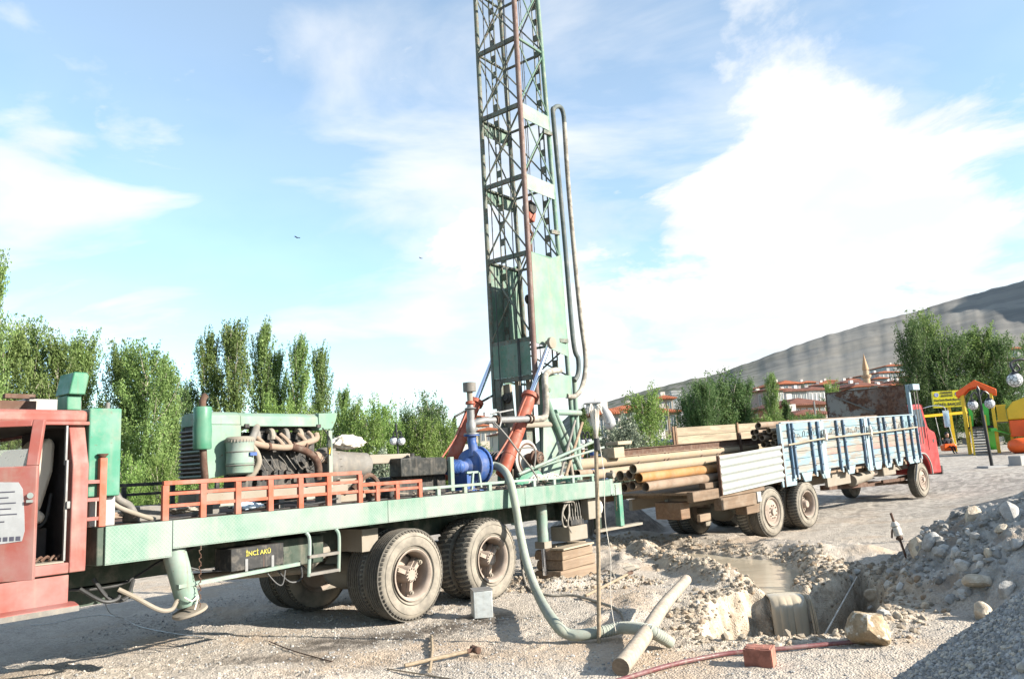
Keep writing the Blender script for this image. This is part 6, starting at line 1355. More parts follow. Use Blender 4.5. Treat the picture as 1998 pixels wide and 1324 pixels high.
def tree_proto(kind, seed, n, lm, leaf):
    """unit-height tree: trunk with limbs and a crown of leaf-sized faces spread along twigs"""
    rn = np.random.RandomState(seed); tw = []; W = dict(poplar=.15, wide=.27, round=.42, shrub=.55, cone=.20, willow=.40)[kind]
    trunk = MB(); h = 1.0
    lean = rn.uniform(-.02, .02, 2)
    if kind in ('poplar', 'cone', 'wide'):
        trunk.tube([(0, 0, -.02), (lean[0]*.3, lean[1]*.3, .3), (lean[0], lean[1], .94)], [.014, .010, .003], 6, 4)
        nl = 46 if kind != 'wide' else 52
        for k in range(nl):
            z0 = .05 + .80 * (k + rn.rand()) / nl; a_ = rn.rand() * 6.28
            wz = W * (np.sin(np.clip(.12 + z0 * .95, 0, 1) * math.pi) ** .6) * rn.uniform(.65, 1.15) if kind != 'cone' else W * (1.02 - z0) * rn.uniform(.8, 1.1)
            L = (.30 if kind != 'cone' else .08) * rn.uniform(.7, 1.25) * (1 - .35*z0); c, s_ = math.cos(a_), math.sin(a_)
            top = min(z0 + L, .90 + .10*rn.rand())
            p = [V(lean[0]*z0, lean[1]*z0, z0), V(c*wz*.55, s_*wz*.55, z0 + (top-z0)*.35), V(c*wz, s_*wz, top)]
            tw.append(p); 
            if k % 2 == 0: trunk.tube(p, [.005, .0035, .0015], 4, 2)
    else:
        stems = 5 if kind in ('shrub', 'willow') else 3
        nl = 60
        for k in range(stems):
            a_ = 6.28*k/stems + rn.rand(); r_ = W * .5; trunk.tube([(0, 0, -.02), (math.cos(a_)*r_*.3, math.sin(a_)*r_*.3, .35), (math.cos(a_)*r_, math.sin(a_)*r_, .8)], [.016, .011, .004], 5, 3)
        for k in range(nl):
            a_ = rn.rand()*6.28; u_ = rn.uniform(-.75, 1); rr = math.sqrt(max(0, 1-u_*u_)) * rn.uniform(.75, 1.08); cz = .52 if kind == 'round' else .45
            e = V(math.cos(a_)*rr*W, math.sin(a_)*rr*W, cz + u_*(.46 if kind == 'round' else .50) * rn.uniform(.8, 1.05))
            s0 = V(e[0]*.2, e[1]*.2, max(.05, e[2]-.30))
            if kind == 'willow': e[2] = max(.1, e[2]); p = [s0, (s0+e)/2 + V(0, 0, .10), e]
            else: p = [s0, (s0+e)/2 + V(0, 0, .03), e]
            tw.append(p)
            if k % 2 == 0: trunk.tube(p, [.006, .004, .0015], 4, 2)
    # leaves
    tw = np.array(tw); k = rn.randint(0, len(tw), n); t = rn.rand(n) ** .6
    P = (1-t)[:, None]**2 * tw[k, 0] + (2*t*(1-t))[:, None] * tw[k, 1] + (t**2)[:, None] * tw[k, 2]
    sg = .022 if kind in ('poplar', 'cone') else (.032 if kind == 'wide' else .050)
    # sprays: leaves cluster about twig ends
    cl = rn.normal(0, sg*1.1, (len(tw)*9, 3)); P = P + cl[k*9 + rn.randint(0, 9, n)] + rn.normal(0, sg*.34, (n, 3))
    P[:, 2] = np.clip(P[:, 2], .01, 1.03)
    s = leaf * rn.uniform(.55, 1.25, n); a = rn.normal(0, 1, (n, 3)); a[:, 2] *= .8; a /= np.linalg.norm(a, axis=1)[:, None]
    b_ = rn.normal(0, 1, (n, 3)); b_ -= a * (a*b_).sum(1)[:, None]; b_ /= np.linalg.norm(b_, axis=1)[:, None]
    q = np.stack([P - a*s[:, None], P + b_*s[:, None]*.55, P + a*s[:, None], P - b_*s[:, None]*.55], 1).reshape(-1, 3)
    me = np_mesh(kind + '_crown', q, np.arange(4*n).reshape(-1, 4), None, lm, False)
    return me, trunk.mesh(kind + '_trunk', BARK)
PR = {}
def proto(key, *a):
    if key not in PR: PR[key] = [tree_proto(a[0], a[1] + 10*i, *a[2:]) for i in range(3 if a[0] in ('poplar', 'wide') else 2)]
    return PR[key]
proto('poplar', 'poplar', 1, 19000, LP, .0090); proto('darkpoplar', 'wide', 2, 20000, LD, .0098); proto('wide', 'wide', 5, 24000, LP, .0098)
proto('round', 'round', 3, 20000, LD, .0145); proto('bush', 'shrub', 4, 17000, LB, .0175); proto('silver', 'shrub', 6, 15000, LS, .019); proto('willow', 'willow', 7, 14000, LB, .0145); proto('cone', 'cone', 8, 9000, LD, .013)
WD = dict(poplar=.305, darkpoplar=.50, wide=.44, round=.88, bush=1.12, silver=1.12, willow=.86, cone=.44)
names = dict(poplar='poplar_tree', darkpoplar='poplar_tree', wide='poplar_tree', round='broadleaf_tree', bush='green_bush', silver='silver_bush', willow='willow_tree', cone='conifer_tree')
tcount = [0]
def tree(kind, px, ptop, Y, wpx, lab, cat='tree', group=None, dz=0.0):
    p = at(px, ptop, Y); X = p[0]; z0 = gz(X, Y) - .05; p = at(px, ptop, Y); h = max(.5, (p[2] - z0)) / .99
    # crown axis stands upright: place it where its top sits
    sw_ = (wpx * Y / FPX * 1.02) / (WD[kind] * h); tcount[0] += 1; me, tr = PR[kind][tcount[0] % len(PR[kind])]
    o = tag(empty(names[kind], (X, Y, z0), (0, 0, tcount[0]*1.7)), lab, cat, group); o.scale = (h*sw_, h*sw_, h)
    inst('crown', me, o); inst('trunk', tr, o); return o
g1 = 'tall poplars along the yard behind the drilling truck'
T = [
 ('wide', -30, 505, 28, 90, 'tallest poplar cut by the frame edge behind the red cab'),
 ('wide', 18, 642, 36, 95, 'broad poplar just behind the cab roof at the frame edge'),
 ('wide', 68, 630, 38, 80, 'poplar with pointed top above the red cab roof'),
 ('poplar', 118, 655, 38, 64, 'slim poplar behind the white locker'),
 ('wide', 162, 655, 40, 80, 'poplar right behind the green intake cowl'),
 ('wide', 238, 674, 38, 78, 'dark poplar just beside the tall green tank'),
 ('wide', 290, 677, 37, 95, 'broad poplar between the green tank and the muffler'),
 ('poplar', 328, 705, 41, 50, 'lower poplar shoulder left of the muffler stack'),
 ('darkpoplar', 366, 745, 52, 62, 'dark low poplar directly behind the muffler stack'),
 ('poplar', 405, 643, 52, 52, 'narrow poplar behind the front of the engine bonnet'),
 ('poplar', 455, 624, 52, 64, 'tall leaning poplar with ragged top above the engine bonnet'),
 ('poplar', 510, 627, 54, 54, 'tall poplar with a single spire over the middle of the bonnet'),
 ('poplar', 540, 680, 55, 36, 'short thin poplar tucked beside the spire poplar'),
 ('poplar', 580, 655, 54, 50, 'airy poplar above the rear of the engine bonnet'),
 ('poplar', 624, 674, 55, 42, 'last slim poplar of the row behind the bonnet end'),
 ('poplar', 672, 756, 60, 34, 'small pointed poplar just past the bonnet end'),
 ('cone', 885, 800, 90, 26, 'little dark tree far behind the second ram'),
]
for t in T: tree(*t, group=g1)
g2 = 'bushes and low trees behind the truck deck'
for t in [('bush', 540, 770, 44, 110, 'light green bush under the spire poplar behind the bonnet'), ('bush', 615, 790, 46, 95, 'yellow green bush under the airy poplar'), ('willow', 665, 792, 44, 70, 'thin stemmed green bush just behind the bonnet rear'),
          ('willow', 700, 764, 42, 80, 'willow with pale upright stems behind the gearbox'), ('willow', 742, 768, 43, 80, 'willow with leaning bare stems beside the ball lamp'), ('round', 790, 782, 50, 70, 'dark tree left of the round crowned tree'),
          ('round', 838, 757, 48, 82, 'dark round crowned tree behind the pump stack'), ('willow', 822, 800, 40, 90, 'pale green feathery bush in front of the round crowned tree'), ('bush', 868, 815, 44, 80, 'green bush between the pump and the round crowned tree'),
          ('round', 905, 820, 58, 60, 'small round tree between pump and mast foot'), ('bush', 765, 815, 40, 80, 'low green bush between ball lamp and leaning willow'), ('willow', 718, 790, 39, 80, 'feathery low willow over the gearbox'), ('bush', 315, 880, 30, 80, 'low green bush at the foot of the broad poplar'), ('bush', 255, 880, 33, 80, 'low green bush behind the tall green tank'), ('bush', 400, 880, 36, 90, 'low green bush behind the radiator grille'), ('round', 350, 820, 44, 60, 'dark leafy tree in the gap before the muffler'),
          ('silver', 735, 868, 28, 110, 'greyish low bush behind the gearbox and ball lamp'), ('bush', 925, 860, 50, 80, 'green bush seen beneath the delivery pipe'), ('bush', 470, 860, 40, 100, 'low green bush hidden behind the engine block'), ('bush', 10, 870, 24, 90, 'bright bush seen through the cab window'), ('round', 90, 850, 30, 80, 'dark bush behind the cab seats')]: tree(*t, group=g2, cat='bush' if t[0] in ('bush', 'silver') else 'tree')
for t in [('cone', 1135, 783, 60, 36, 'small dark poplar beside the rear mast frame'), ('bush', 1150, 820, 34, 60, 'green bush behind the pole straps'), ('silver', 1212, 806, 33, 118, 'large silvery olive bush behind the pipe beam'),
          ('willow', 1256, 750, 40, 105, 'bright green tree with bushy trunk before the apartment block'), ('round', 1345, 752, 48, 76, 'dark tree at the near end of the clump over the cream boards'), ('round', 1400, 718, 50, 125, 'largest dark tree of the clump over the cream boards'), ('darkpoplar', 1447, 738, 50, 50, 'dark tree at the far end of the clump'),
          ('darkpoplar', 1372, 742, 47, 56, 'dark tree between the two crowns of the clump'),
          ('poplar', 1500, 728, 55, 30, 'slim lone poplar before the pink grey apartments'), ('cone', 1530, 772, 60, 50, 'dark conifer beside the slim lone poplar'), ('bush', 1500, 808, 45, 110, 'bright green hedge bush over the high pipe bundle'), ('bush', 1570, 806, 47, 100, 'green hedge bush before the long terrace roof'),
          ('round', 1590, 800, 44, 60, 'dark bush beside the rusty headboard sheet'), ('bush', 1620, 740, 100, 44, 'bright small tree above the rusty headboard sheet'),
          ('darkpoplar', 1772, 628, 46, 62, 'dark narrow poplar beside the minaret view'), ('wide', 1800, 612, 48, 70, 'tall light poplar in the middle of the pair over the red cab'), ('darkpoplar', 1835, 655, 46, 100, 'broad dark poplar above the yellow sign'),
          ('wide', 1905, 641, 47, 85, 'broad poplar above the playground roof'), ('darkpoplar', 1948, 655, 46, 72, 'poplar between the playground roof and the ball lamp'), ('bush', 1972, 778, 42, 60, 'bright yellow green bush behind the playground bridge'), ('round', 1935, 765, 48, 120, 'dark undergrowth behind the playground tower'), ('wide', 2018, 650, 60, 60, 'poplar cut by the frame edge above the big ball lamp'),
          ('round', 1840, 770, 50, 130, 'dark undergrowth behind the yellow sign')]: tree(*t, group='trees toward the town', cat='bush' if t[0] in ('bush', 'silver') else 'tree')

# ------------------------------------------------------------------ buildings
WALLS = {}
def wallm(c):
    k = tuple(c)
    if k not in WALLS: WALLS[k] = plain('rendered_wall_%d' % len(WALLS), c, .9, 0, .08, .7, .05, .1)
    return WALLS[k]
def tilem(name, c):
    m = Mat(name); w1 = m.n('ShaderNodeTexWave', wave_type='BANDS', bands_direction='X'); w1.inputs['Scale'].default_value = 1.6; m.l(m.tc.outputs['Object'], w1.inputs[0])
    m.base(m.mix(m.mr(m.noise(1.3, 6, .7), .35, .65), tuple(v*.7 for v in c), c)); m.rough(.85); m.spec(.15); m.bump(w1.outputs['Fac'], .4, .06); return m.m
TILE = tilem('orange_roof_tiles', (.30, .10, .05)); TILE2 = tilem('brown_red_roof_tiles', (.17, .075, .055)); TILE3 = tilem('grey_metal_roof', (.34, .34, .34))
FRM = plain('white_window_frame', (.36, .35, .34), .6, 0, .05, bump=0)
def house(px0, px1, peave, Y, floors, wc, roof, lab, yaw=0.0, hr=.28, depth=None, cols=None, sunk=0, name='house', balc=False, cat='house', group='houses of the town', fh=2.9):
    a = at(px0, peave, Y); b_ = at(px1, peave, Y); cx = (a[0]+b_[0])/2; wd = abs(b_[0]-a[0]); D = depth or wd*.8; ze = (a[2]+b_[2])/2
    zg = min(gz(cx, Y), ze - floors*fh*.6) - .5; o = tag(empty(name, (cx, Y + D/2, 0), (0, 0, yaw)), lab, cat, group)
    part(MB().box((-wd/2, -D/2, zg), (wd/2, D/2, ze)), 'wall', wallm(wc), o)
    rh = (wd*hr if D > wd else D*hr) * .6; ov = .5
    if roof is not None:
        b = MB(); x, y = wd/2+ov, D/2+ov; r = min(x, y)
        if x > y: rid = [(-(x-y*.8), 0, ze+rh), (x-y*.8, 0, ze+rh)]
        else: rid = [(0, -(y-x*.8), ze+rh), (0, y-x*.8, ze+rh)]
        vs = [(-x, -y, ze), (x, -y, ze), (x, y, ze), (-x, y, ze)] + rid + [(-x, -y, ze-.15), (x, -y, ze-.15), (x, y, ze-.15), (-x, y, ze-.15)]
        if x > y: fs = [(0, 1, 5, 4), (1, 2, 5), (2, 3, 4, 5), (3, 0, 4)]
        else: fs = [(0, 1, 4), (1, 2, 5, 4), (2, 3, 5), (3, 0, 4, 5)]
        b.add(vs, fs + [(6, 7, 1, 0), (7, 8, 2, 1), (8, 9, 3, 2), (9, 6, 0, 3), (9, 8, 7, 6)]); rf = part(b, 'roof', roof, o, smooth=0)
        part(MB().box((wd*.15, D*.05, ze+rh*.4), (wd*.15+.6, D*.05+.6, ze+rh+.7)), 'chimney', wallm((.5, .47, .44)), rf)
    else: part(MB().box((-wd/2-.1, -D/2-.1, ze), (wd/2+.1, D/2+.1, ze+.35)), 'parapet', wallm(wc), o)
    cols = cols or max(2, int(wd/2.6)); ww = min(1.3, wd/cols*.5); key = ('win', round(ww, 2))
    if key not in PR:
        PR[key] = (MB().box((-ww/2-.08, -.06, -.08), (ww/2+.08, .02, 0)).box((-ww/2-.08, -.06, 1.4), (ww/2+.08, .02, 1.48)).box((-ww/2-.08, -.06, 0), (-ww/2, .02, 1.4)).box((ww/2, -.06, 0), (ww/2+.08, .02, 1.4)).box((-.03, -.05, 0), (.03, .02, 1.4)).mesh('window', FRM, 0), MB().box((-ww/2, -.03, 0), (-.03, -.005, 1.4)).box((.03, -.03, 0), (ww/2, -.005, 1.4)).mesh('pane', M['pane'], 0))
    fw, pn = PR[key]
    for f in range(floors):
        z = ze - (f+1)*fh + 1.0
        for c in range(cols):
            x = -wd/2 + wd*(c+.5)/cols; wdw = inst('window', fw, o, (x, -D/2, z)); inst('pane', pn, wdw)
            if balc and c % 2 == 0: part(MB().box((x-1.1, -D/2-1.0, z-1.0), (x+1.1, -D/2-.001, z-.85)).box((x-1.1, -D/2-1.0, z-.849), (x+1.1, -D/2-.93, z-.05)), 'balcony', wallm((.6, .58, .57)), o)
        for c in range(max(1, int(D/3.5))):
            for sx in (-1, 1):
                y = -D/2 + D*(c+.5)/max(1, int(D/3.5)); wdw = inst('window', fw, o, (sx*wd/2, y, z), (0, 0, sx*math.pi/2)); inst('pane', pn, wdw)
    return o
cream, beige, grey_, white_, pink = (.30, .25, .18), (.28, .235, .185), (.26, .255, .25), (.34, .335, .33), (.27, .23, .22)
house(1152, 1200, 805, 62, 1, (.42, .38, .33), TILE, 'small hip roofed house behind the strapped pole', .15, .35, 6, 2)
house(1188, 1262, 797, 84, 3, beige, TILE, 'beige apartment wing with an orange roof behind the silvery bush', 0, .22, 10, 4)
house(1262, 1330, 802, 80, 3, cream, TILE, 'beige apartment block with orange roof beside the bright green tree', -.1, .22, 10, 4)
house(1284, 1312, 776, 98, 1, beige, TILE, 'orange roof peak rising behind the beige apartment block', 0, .4, 8, 2)
house(1310, 1328, 765, 170, 2, white_, None, 'far white block on the low ridge over the orange roof', 0, cols=3)
house(1145, 1170, 785, 180, 1, white_, TILE3, 'far pale shed on the ridge beside the small dark poplar')
house(1262, 1318, 862, 52, 1, (.30, .33, .36), TILE3, 'low grey shed with corrugated roof under the beige apartments', .1, .2, 5, 2, name='shed', cat='shed')
house(1468, 1500, 760, 96, 4, pink, TILE2, 'pink grey apartment block with balconies beside the slim poplar', .35, .2, 12, 3, balc=True)
house(1500, 1560, 762, 105, 4, white_, TILE2, 'white apartments with balconies right of the slim lone poplar', .2, .2, 12, 5, balc=True)
house(1508, 1552, 748, 150, 2, pink, TILE, 'orange roofed house higher behind the white apartments', .2, .3, 12)
house(1546, 1605, 760, 120, 4, (.46, .44, .44), TILE2, 'long apartment row stepping toward the rusty sheet', .35, .22, 12, 6, balc=True)
house(1520, 1600, 788, 78, 1, (.30, .17, .12), TILE2, 'long low building with stepped red brown roof', .15, .3, 9, 6)
house(1540, 1600, 806, 68, 1, (.42, .35, .22), TILE2, 'lowest red brown roofed building over the green hedge', .15, .25, 8, 4)
house(1640, 1690, 745, 165, 2, white_, TILE2, 'white house with dark red roof beside the minaret', .1, .25, 12)
house(1590, 1640, 748, 190, 3, grey_, TILE, 'grey apartments behind the bright small tree', .1, .2, 12)
house(1655, 1705, 752, 140, 1, beige, TILE2, 'low red roofed house at the foot of the minaret', .2, .3, 10)
house(1702, 1752, 726, 200, 4, white_, TILE, 'tall white apartments above and right of the minaret', .2, .15, 14, 5, balc=True)
house(1712, 1752, 752, 150, 3, (.5, .48, .43), TILE2, 'cream villa with brown roof above the blue head post', -.2, .3, 12, 3)
house(1752, 1790, 745, 160, 2, white_, TILE2, 'white house behind the dark narrow poplar', .1, .3, 10)
house(1725, 1768, 713, 260, 2, white_, TILE, 'highest white houses on the slope', .1, .2, 10)
house(1968, 2030, 700, 120, 4, white_, TILE2, 'white apartments behind the big ball lamp', -.2, .18, 12, 5, balc=True)
house(1968, 2010, 680, 190, 2, white_, TILE, 'house high on the slope at the frame edge', 0, .25, 10)
house(1872, 1890, 710, 120, 3, white_, TILE3, 'narrow white block seen between the two poplar groups', 0, .25, 8, 2)
house(1860, 1885, 735, 110, 2, pink, TILE, 'orange roofed house seen between the poplar groups', 0, .25, 8, 2)
house(306, 336, 842, 80, 3, (.46, .42, .34), TILE2, 'cream house with red roof behind the broad poplar', .1, .35, 8, 2)
for k, (a_, b_, e_, Y, lab) in enumerate(((925, 948, 812, 170, 'far pale house left of the mast foot'), (948, 972, 822, 160, 'far cream house beside the mast foot'), (932, 966, 838, 140, 'far low house under the delivery pipe'), (965, 990, 845, 130, 'far beige house behind the near ram'), (905, 930, 830, 150, 'far house behind the valve stack'))): house(a_, b_, e_, Y, 2, [(.42, .38, .33), beige, (.45, .40, .34)][k % 3], TILE2 if k % 2 else TILE, lab, .2*k-.3, .3, 8, 3)
rnd = random.Random(12)
LOOK = ['white', 'cream', 'grey', 'pinkish']; 
for k in range(18):
    px = 1478 + k*16.5; row = k % 3; w_ = 20 + 8*rnd.random(); c_ = [white_, cream, grey_, pink][k % 4]
    house(px, px + w_, 764 - row*7 - (px-1478)*.055, 135 + row*28 + rnd.random()*10, 2 + (k % 2), c_, [TILE, TILE2, TILE][k % 3], LOOK[k % 4] + ' small house ' + ['low', 'midway', 'high'][row] + ' on the slope, ' + ['just left of the slim poplar', 'behind the slim poplar', 'right of the slim poplar', 'over the dark conifer', 'over the hedge start', 'above the terrace roof start', 'above the terrace roof middle', 'above the terrace roof end', 'left of the bright small tree', 'behind the bright small tree', 'right of the bright small tree', 'left of the minaret', 'behind the minaret', 'right of the minaret', 'under the tall white apartments', 'beside the cream villa', 'above the blue head post', 'left of the dark narrow poplar'][k], rnd.uniform(-.3, .3), .25, 9, 3)
# minaret
mx0 = at(1693, 757, 150); zt = at(1683, 690, 150)[2]; zg = gz(mx0[0], 150) - 1
mn = tag(empty('minaret', (mx0[0], 150, 0)), 'slender stone minaret with pointed tip rising over the town', 'minaret'); ms_ = wallm((.38, .28, .19)); zc_ = (mx0[2]*.38 + zt*.62)
hgt = zt - mx0[2]
part(MB().lathe((0, 0, zg), (0, 0, 1), [(0, .75), (mx0[2]-zg+hgt*.28, .62)], 12), 'shaft', ms_, mn)
part(MB().lathe((0, 0, mx0[2]+hgt*.28), (0, 0, 1), [(0, .62), (hgt*.05, .9), (hgt*.10, .92), (hgt*.101, .8)], 16), 'balcony', ms_, mn)
part(MB().lathe((0, 0, mx0[2]+hgt*.385), (0, 0, 1), [(0, .52), (hgt*.15, .5)], 12), 'upper_shaft', ms_, mn)
part(MB().lathe((0, 0, mx0[2]+hgt*.536), (0, 0, 1), [(0, .62), (hgt*.22, .34), (hgt*.464, .02)], 12), 'spire', plain('minaret_cone', (.36, .22, .12), .7), mn)

# ------------------------------------------------------------------ playground
YL = plain('yellow_plastic', (.62, .40, .02), .35, 0, .04, bump=0); OR = plain('orange_plastic', (.70, .10, .015), .35, 0, .05, bump=0); GN = plain('green_plastic', (.06, .42, .05), .35, 0, .05, bump=0); BK = plain('black_iron', (.012, .012, .014), .4, 0, .2, bump=0); GLB = plain('milky_globe', (.55, .56, .57), .2, 0, .03, bump=0)
def Gy(px, py):
    return G(px, py)
g = G(1893, 886); gy = g[1]; g2_ = at(1950, 884, gy); base = g[2]; Wp = g2_[0] - g[0]; zt = at(1905, 742, gy)[2]; ze = at(1888, 768, gy)[2]
Wp = Wp * .857
pg = tag(empty('play_tower', (g[0], gy, base), (0, 0, -R(31))), 'yellow playground tower with orange gable roof, dark stairs and green slides', 'play tower')
He = ze - base; Ht = zt - base; DP = 1.3
for x, y in ((0, 0), (Wp, 0), (0, DP), (Wp, DP)): part(MB().beam((x, y, -.1), (x, y, He+.15), .13), 'tower_post', YL, pg, bevel=.02)
for y in (-.15, DP+.02):
    part(MB().prism([(-.22, He-.12), (-.22, He+.10), (Wp/2, Ht), (Wp+.22, He+.10), (Wp+.22, He-.12), (Wp-.06, He-.04), (Wp/2+.25, He+.20), (Wp/2, He+.26), (Wp/2-.25, He+.20), (.06, He-.04)], (0, y, 0), (1, 0, 0), (0, 0, 1), (0, 1, 0), .13), 'roof_gable', OR, pg, bevel=.02)
part(MB().prism([(-.2, He+.02), (-.2, He+.09), (Wp/2, Ht-.02), (Wp+.2, He+.09), (Wp+.2, He+.02), (Wp/2, Ht-.10)], (0, -.019, 0), (1, 0, 0), (0, 0, 1), (0, 1, 0), DP+.038), 'roof', OR, pg)
pf_z = He*.42
part(MB().box((0, 0, pf_z), (Wp, DP, pf_z+.08)), 'platform', BK, pg)
for k in range(9): part(MB().box((Wp*.20, -.95+.105*k, pf_z*(k+.5)/9.5), (Wp*.66, -.83+.105*k, pf_z*(k+.5)/9.5+.05)), 'stair_step', BK, pg); part(MB().box((Wp*.20, -.956+.105*k, pf_z*(k+.5)/9.5+.051), (Wp*.66, -.952+.105*k+.03, pf_z*(k+.5)/9.5+.065)), 'step_nosing', GLB, pg)
for x in (.17, .69): part(MB().beam((Wp*x, -1.0, -.05), (Wp*x, -.02, pf_z+.5), .07, .16, up=(0, 0, 1)), 'stair_rail', YL, pg)
part(MB().prism([(.0, 0), (.10, 0), (.14, .55), (.05, .95), (.0, .9)], (Wp*.16, .05, pf_z+.1), (1, 0, 0), (0, 0, 1), (0, 1, 0), .06), 'side_panel', GN, pg); part(MB().prism([(.0, 0), (.22, 0), (.25, .75), (.12, .95), (.0, .9)], (Wp*.62, .05, pf_z+.1), (1, 0, 0), (0, 0, 1), (0, 1, 0), .06), 'side_panel', GN, pg)
part(MB().beam((Wp*.80, DP, pf_z), (Wp*.86, DP+1.5, .15), .42, .10, up=(0, 0, 1)), 'slide_chute', GN, pg, bevel=.03)
# bridge and spiral slide
bz = at(1960, 818, gy)[2] - base; bt = at(1960, 790, gy)[2] - base; xb = Wp * 83 / 57
br_ = part(MB().box((Wp+.08, .0, bt-.06), (xb, .06, bt)).box((Wp+.08, .0, bz-.1), (xb, .06, bz-.02)), 'bridge_rail', YL, pg)
for k in range(13): x = Wp+.14+(xb-Wp-.2)*k/12; part(MB().box((x-.017, .01, bz-.02), (x+.017, .05, bt-.061)), 'bridge_bar', YL, pg)
part(MB().box((Wp+.08, .07, bz-.13), (xb, 1.1, bz-.06)), 'bridge_deck', BK, pg)
sx = xb; 
part(MB().prism([(0, 0), (0, .45), (.25, .75), (.75, .92), (1.4, .9), (1.4, 0)], (sx, -.1, bz-.05), (1, 0, 0), (0, 0, 1), (0, 1, 0), 1.2), 'tube_entry', YL, pg, bevel=.05)
part(MB().box((sx+.02, -.14, bz-.75), (sx+1.38, 1.0, bz-.07)), 'entry_base', OR, pg, bevel=.03)
pts = [(sx+.9, -.3, bz-.3), (sx+.9, -.6, bz-.7), (sx+.6, -1.1, bz-1.05), (sx+.15, -1.2, bz-1.35), (sx+.2, -.9, bz-1.65), (sx+.8, -.9, bz-1.85), (sx+1.3, -1.2, bz-1.9)]
part(MB().tube([(a, b, max(.28, c)) for a, b, c in pts], .30, 14, 5), 'spiral_slide', OR, pg)
for x in (sx+.05, sx+1.3): part(MB().beam((x, .4, -.1), (x, .4, bz), .11), 'tower_post', YL, pg)
tag(MB().beam((0, 0, 0), (-.75, -.1, .22), .05).box((-.95, -.2, .17), (-.7, .0, .30)).build('seesaw_arm', GN, loc=(g[0]+sx-.05, gy-.6, base+.75)), 'green play fitting on a yellow arm beside the orange slide', 'play fitting')
# swing frame with a child
y_s = gy + 2.0; sa = at(1800, 812, y_s); sb = at(1886, 804, y_s); sw0 = tag(empty('swing', (sa[0], y_s, 0)), 'yellow swing beam with an orange seat between red cab and play tower', 'swing')
part(MB().beam((0, 0, sa[2]), (sb[0]-sa[0], 0, sb[2]), .12), 'top_beam', YL, sw0)
for x in (-.1,):
    for s in (-1, 1): part(MB().beam((x, 0, sb[2]), (x, s*1.0, hz(sa[0]+x, y_s+s)-.05), .08), 'frame_leg', YL, sw0)
cs = at(1851, 874, y_s-.3); cx = cs[0]
sws = empty('swing_seat', (cx-sa[0], -.3, cs[2]), parent=sw0)
part(MB().prism([(-.27, -.12), (-.30, .12), (-.22, .2), (.22, .2), (.30, .12), (.27, -.12)], (0, -.18, 0), (1, 0, 0), (0, 0, 1), (0, 1, 0), .36), 'seat_shell', OR, sws, bevel=.04)
for x in (-.28, .28): part(MB().tube([(x, 0, .15), (x*.9, .3, sb[2]-cs[2]-.05)], .012, 5, 1), 'chain', 'wire', sws)
# people: one continuous skinned body each
def person(name, loc, yaw, joints, edges, radii, mat, lab, s=1.0):
    me = bpy.data.meshes.new(name); me.from_pydata([tuple(c*s for c in p) for p in joints], edges, []); o = bpy.data.objects.new(name, me); COL.objects.link(o)
    sk = o.modifiers.new('skin', 'SKIN'); sk.use_smooth_shade = True
    for i, r in enumerate(radii): me.skin_vertices[0].data[i].radius = (r*s, r*s*.85)
    me.skin_vertices[0].data[0].use_root = True
    sb_ = o.modifiers.new('sub', 'SUBSURF'); sb_.levels = 2; sb_.render_levels = 2
    dg = bpy.context.evaluated_depsgraph_get(); m2 = bpy.data.meshes.new_from_object(o.evaluated_get(dg)); bpy.data.objects.remove(o); m2.materials.clear(); m2.materials.append(mat)
    r_ = bpy.data.objects.new(name, m2); COL.objects.link(r_); r_.location = tuple(map(float, loc)); r_.rotation_euler = (0, 0, yaw); return tag(r_, lab, 'person')
SKIN = plain('skin', (.38, .22, .15), .6, 0, .05, bump=0); NAVY = plain('dark_clothes', (.02, .022, .03), .9, 0, .2); BLUE = plain('blue_cloth', (.04, .07, .17), .9, 0, .2)
def _worker():
    m = Mat('worker_clothes'); e = m.n('ShaderNodeSeparateXYZ'); m.l(m.tc.outputs['Object'], e.inputs[0]); m.base(m.mix(m.mr(e.outputs[2], .94, .96), (.12, .10, .08), (.04, .07, .17))); m.rough(.9); return m.m
WORK = _worker()
def head_parts(o, hz_, s, capm, hair=NAVY, cap=True):
    part(MB().lathe((0, 0, hz_-.13*s), (0, 0, 1), [(0, .03*s), (.02*s, .055*s), (.07*s, .078*s), (.13*s, .083*s), (.18*s, .075*s), (.23*s, .045*s), (.245*s, .005)], 18), 'head', SKIN, o)
    part(MB().prism([(0, 0), (.028*s, .0), (0, .05*s)], (-.008*s, -.075*s, hz_-.04*s), (0, -1, 0), (0, 0, 1), (1, 0, 0), .016*s), 'nose', SKIN, o)
    for sx_ in (-1, 1): part(MB().lathe((sx_*.03*s, -.07*s, hz_+.0*s), (0, -1, 0), [(0, .010*s), (.006*s, .009*s), (.009*s, .001)], 8), 'eye', BK, o); part(MB().lathe((sx_*.080*s, 0, hz_-.01*s), (sx_, 0, 0), [(0, .012*s), (.008*s, .026*s), (.014*s, .012*s)], 8), 'ear', SKIN, o)
    if cap:
        c = part(MB().lathe((0, 0, hz_+.02*s), (0, 0, 1), [(0, .088*s), (.05*s, .088*s), (.09*s, .070*s), (.115*s, .03*s), (.12*s, .002)], 18), 'cap', capm, o); part(MB().box((-.06*s, -.17*s, hz_+.02*s), (.06*s, -.07*s, hz_+.03*s)), 'cap_peak', capm, c)
    else: part(MB().lathe((0, .012*s, hz_+.01*s), (0, .1, 1), [(0, .085*s), (.06*s, .088*s), (.10*s, .07*s), (.125*s, .03*s), (.13*s, .002)], 18), 'hair', hair, o)
